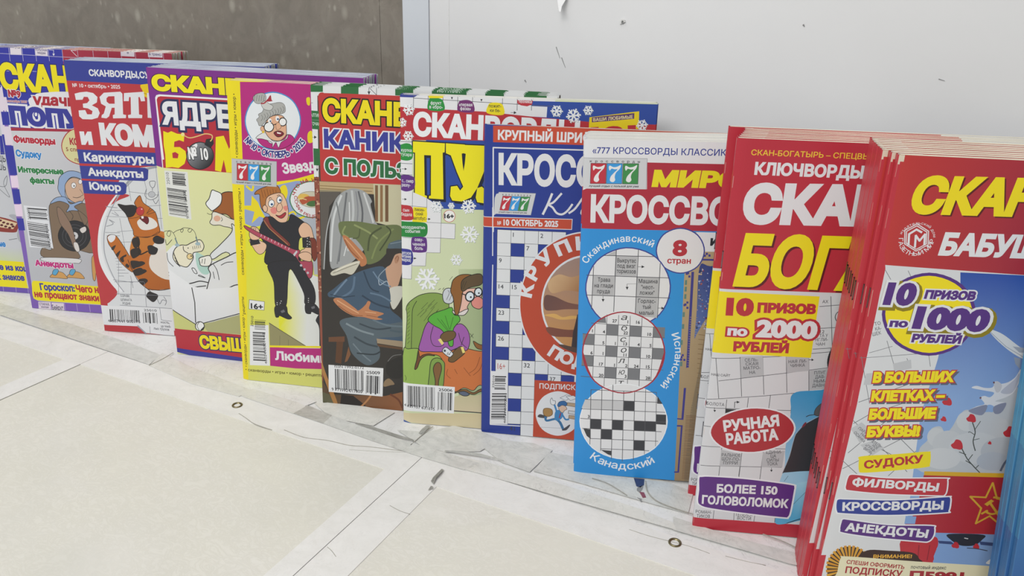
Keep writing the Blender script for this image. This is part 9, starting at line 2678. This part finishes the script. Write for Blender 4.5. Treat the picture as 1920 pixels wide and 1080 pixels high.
def stack(key, frame, n, pitch, what, front, group, pages, curl, jitter, stapled=False, proud=.2):
    X, Y, yaw, lean, roll, W, H = frame
    e = Vector((math.cos(yaw), math.sin(yaw), 0)); nb = Vector((-e.y, e.x, 0))
    u = Vector((0, 0, 1)) * math.cos(lean) + nb * math.sin(lean)
    e2 = e * math.cos(roll) + u * math.sin(roll); u3 = -e * math.sin(roll) + u * math.cos(roll)
    b = e2.cross(u3) * -1.0
    t = pitch - .12
    sh = Sheet(W * 1000, H * 1000); sh.run(ART[key])
    cm = sh.build('cover', t, curl)
    pm = [pages_mesh(W * 1000, H * 1000, t, i, proud, curl) for i in range(3)]
    for q in pm: q.materials.append(pages)
    rs = random.Random(key)
    step = pitch / 1000 / max(math.cos(lean), .9)
    for k in range(n):
        o = Vector((X, Y, 0.0003)) + nb * (step * k) + e * (jitter[k] / 1000 if k < len(jitter) else rs.uniform(-1.2, 1.2) / 1000)
        if k == 0: lab = front
        elif k == n - 1: lab = 'rearmost copy in the stack of ' + what
        else: lab = ORD[k - 1] + ' copy from the front in the stack of ' + what
        root = thing('magazine', lab, 'magazine', group=group)
        M = Matrix((e2, b, u3)).transposed().to_4x4(); M.translation = o
        root.matrix_world = M
        c = bpy.data.objects.new('cover', cm); COL.objects.link(c); c.parent = root
        p = bpy.data.objects.new('page_block', pm[k % 3]); COL.objects.link(p); p.parent = root
        if stapled:
            for z in (.28, .72):
                s_ = bpy.data.objects.new('staple', STAPLE); COL.objects.link(s_); s_.parent = root; s_.location = (0, .001 + .002 * curl, H * z)

PAGES_WHITE = mat_pages('white_page_edges', '#cfcdc6', '#e3e1da')
PAGES_CREAM = mat_pages('cream_page_edges', '#d0c8b4', '#e6dfcd')
PAGES_BLUE = mat_pages('bluish_page_edges', '#a9b2c0', '#ccd2da')
PAGES_GREEN = mat_pages('grey_page_edges', '#c9cac4', '#dfdfda')
stack('m1', (-0.9780, 0.4980, 0.3421, 0.0663, 0.0000, 0.2030, 0.2850), 6, 5.0, 'purple magazines cut by the left edge', 'purple magazine with a pizza drawing, cut by the left frame edge', 'purple pizza cover copies', PAGES_BLUE, 0.3, [0], False, 0.3)
stack('m2', (-0.8609, 0.4978, 0.3438, 0.0618, 0.0045, 0.2033, 0.2882), 6, 5.0, 'purple magazines with the vinyl record', 'purple grid magazine showing a headscarf granny holding a vinyl record', 'purple record granny copies', PAGES_CREAM, 0.3, [0], False, 0.2)
stack('m3', (-0.7373, 0.4974, 0.3613, 0.0529, 0.0049, 0.2030, 0.2835), 7, 4.7, 'red magazines with the ginger cat', 'red and blue magazine showing a laughing ginger cat', 'red ginger cat copies', PAGES_BLUE, 0.3, [0], False, 0.45)
stack('m4', (-0.6265, 0.4969, 0.2870, 0.0562, -0.0003, 0.2088, 0.2850), 8, 4.3, 'purple magazines with the round bomb', 'purple and red magazine showing a nurse, a patient and a round bomb', 'purple nurse cover copies', PAGES_BLUE, 0.3, [0], False, 0.45)
stack('m5', (-0.5293, 0.4891, 0.3067, 0.1024, -0.0001, 0.2030, 0.2813), 5, 3.7, 'yellow framed magazines with the guitarist', 'yellow framed magazine showing a guitarist in black and a grey haired granny', 'yellow guitarist copies', PAGES_CREAM, 0.9, [0], False, 0.3)
stack('m6', (-0.4330, 0.4914, 0.3261, 0.0792, -0.0000, 0.2023, 0.2849), 11, 2.2, 'green chequered magazines with painted workers', 'magazine showing a painting of resting workers under a green chequered top', 'painted workers copies', PAGES_GREEN, 0.3, [0], False, -0.5)
stack('m7', (-0.3492, 0.4993, 0.3540, 0.0930, 0.0068, 0.2005, 0.2833), 4, 3.0, 'snowflake magazines with the armchair', 'magazine showing a granny in a fur hat in a green armchair, with snowflakes', 'armchair granny copies', PAGES_WHITE, 0.9, [0], False, 0.3)
stack('m8', (-0.2809, 0.5195, 0.3322, 0.0566, 0.0107, 0.2030, 0.2653), 2, 1.7, 'dark blue large print magazines', 'dark blue large print crossword magazine with a red ring and white lattice', 'blue large print copies', PAGES_WHITE, 0.3, [0], False, 0.2)
stack('m9', (-0.1867, 0.5026, 0.3336, 0.0611, 0.0295, 0.2030, 0.2668), 9, 3.7, 'sky blue magazines with round puzzles', 'white, red and sky blue crossword magazine with three round puzzles', 'sky blue crossword copies', PAGES_WHITE, 0.4, [0], False, 0.4)
stack('m10', (-0.0839, 0.4813, 0.3494, 0.0627, 0.0063, 0.2030, 0.2827), 8, 5.6, 'red magazines with the cloaked figure', 'red magazine with a square yellow prize box and a black cloaked figure', 'red cloaked figure copies', PAGES_CREAM, 0.4, [0, 1.6, 3.4, 5.2, 6.8, 8.4, 9.2, 0.3], True, 0.25)
stack('m11', (0.0036, 0.4475, 0.3665, 0.0387, -0.0001, 0.2030, 0.2901), 9, 5.4, 'red magazines with the doves', 'red magazine with doves, carnations and a round yellow prize disc', 'red dove cover copies', PAGES_CREAM, 0.3, [0, -1.8, -4.8, -4.0, -3.6, -2.7, -2.2, -1.4, 0], True, 0.25)
stack('m12', (0.1070, 0.4320, 0.3665, 0.1571, 0.0314, 0.2050, 0.2850), 5, 5.0, 'blue magazines at the right edge', 'blue magazine cut off by the right frame edge', 'blue right edge copies', PAGES_BLUE, 0.3, [0], False, 0.2)
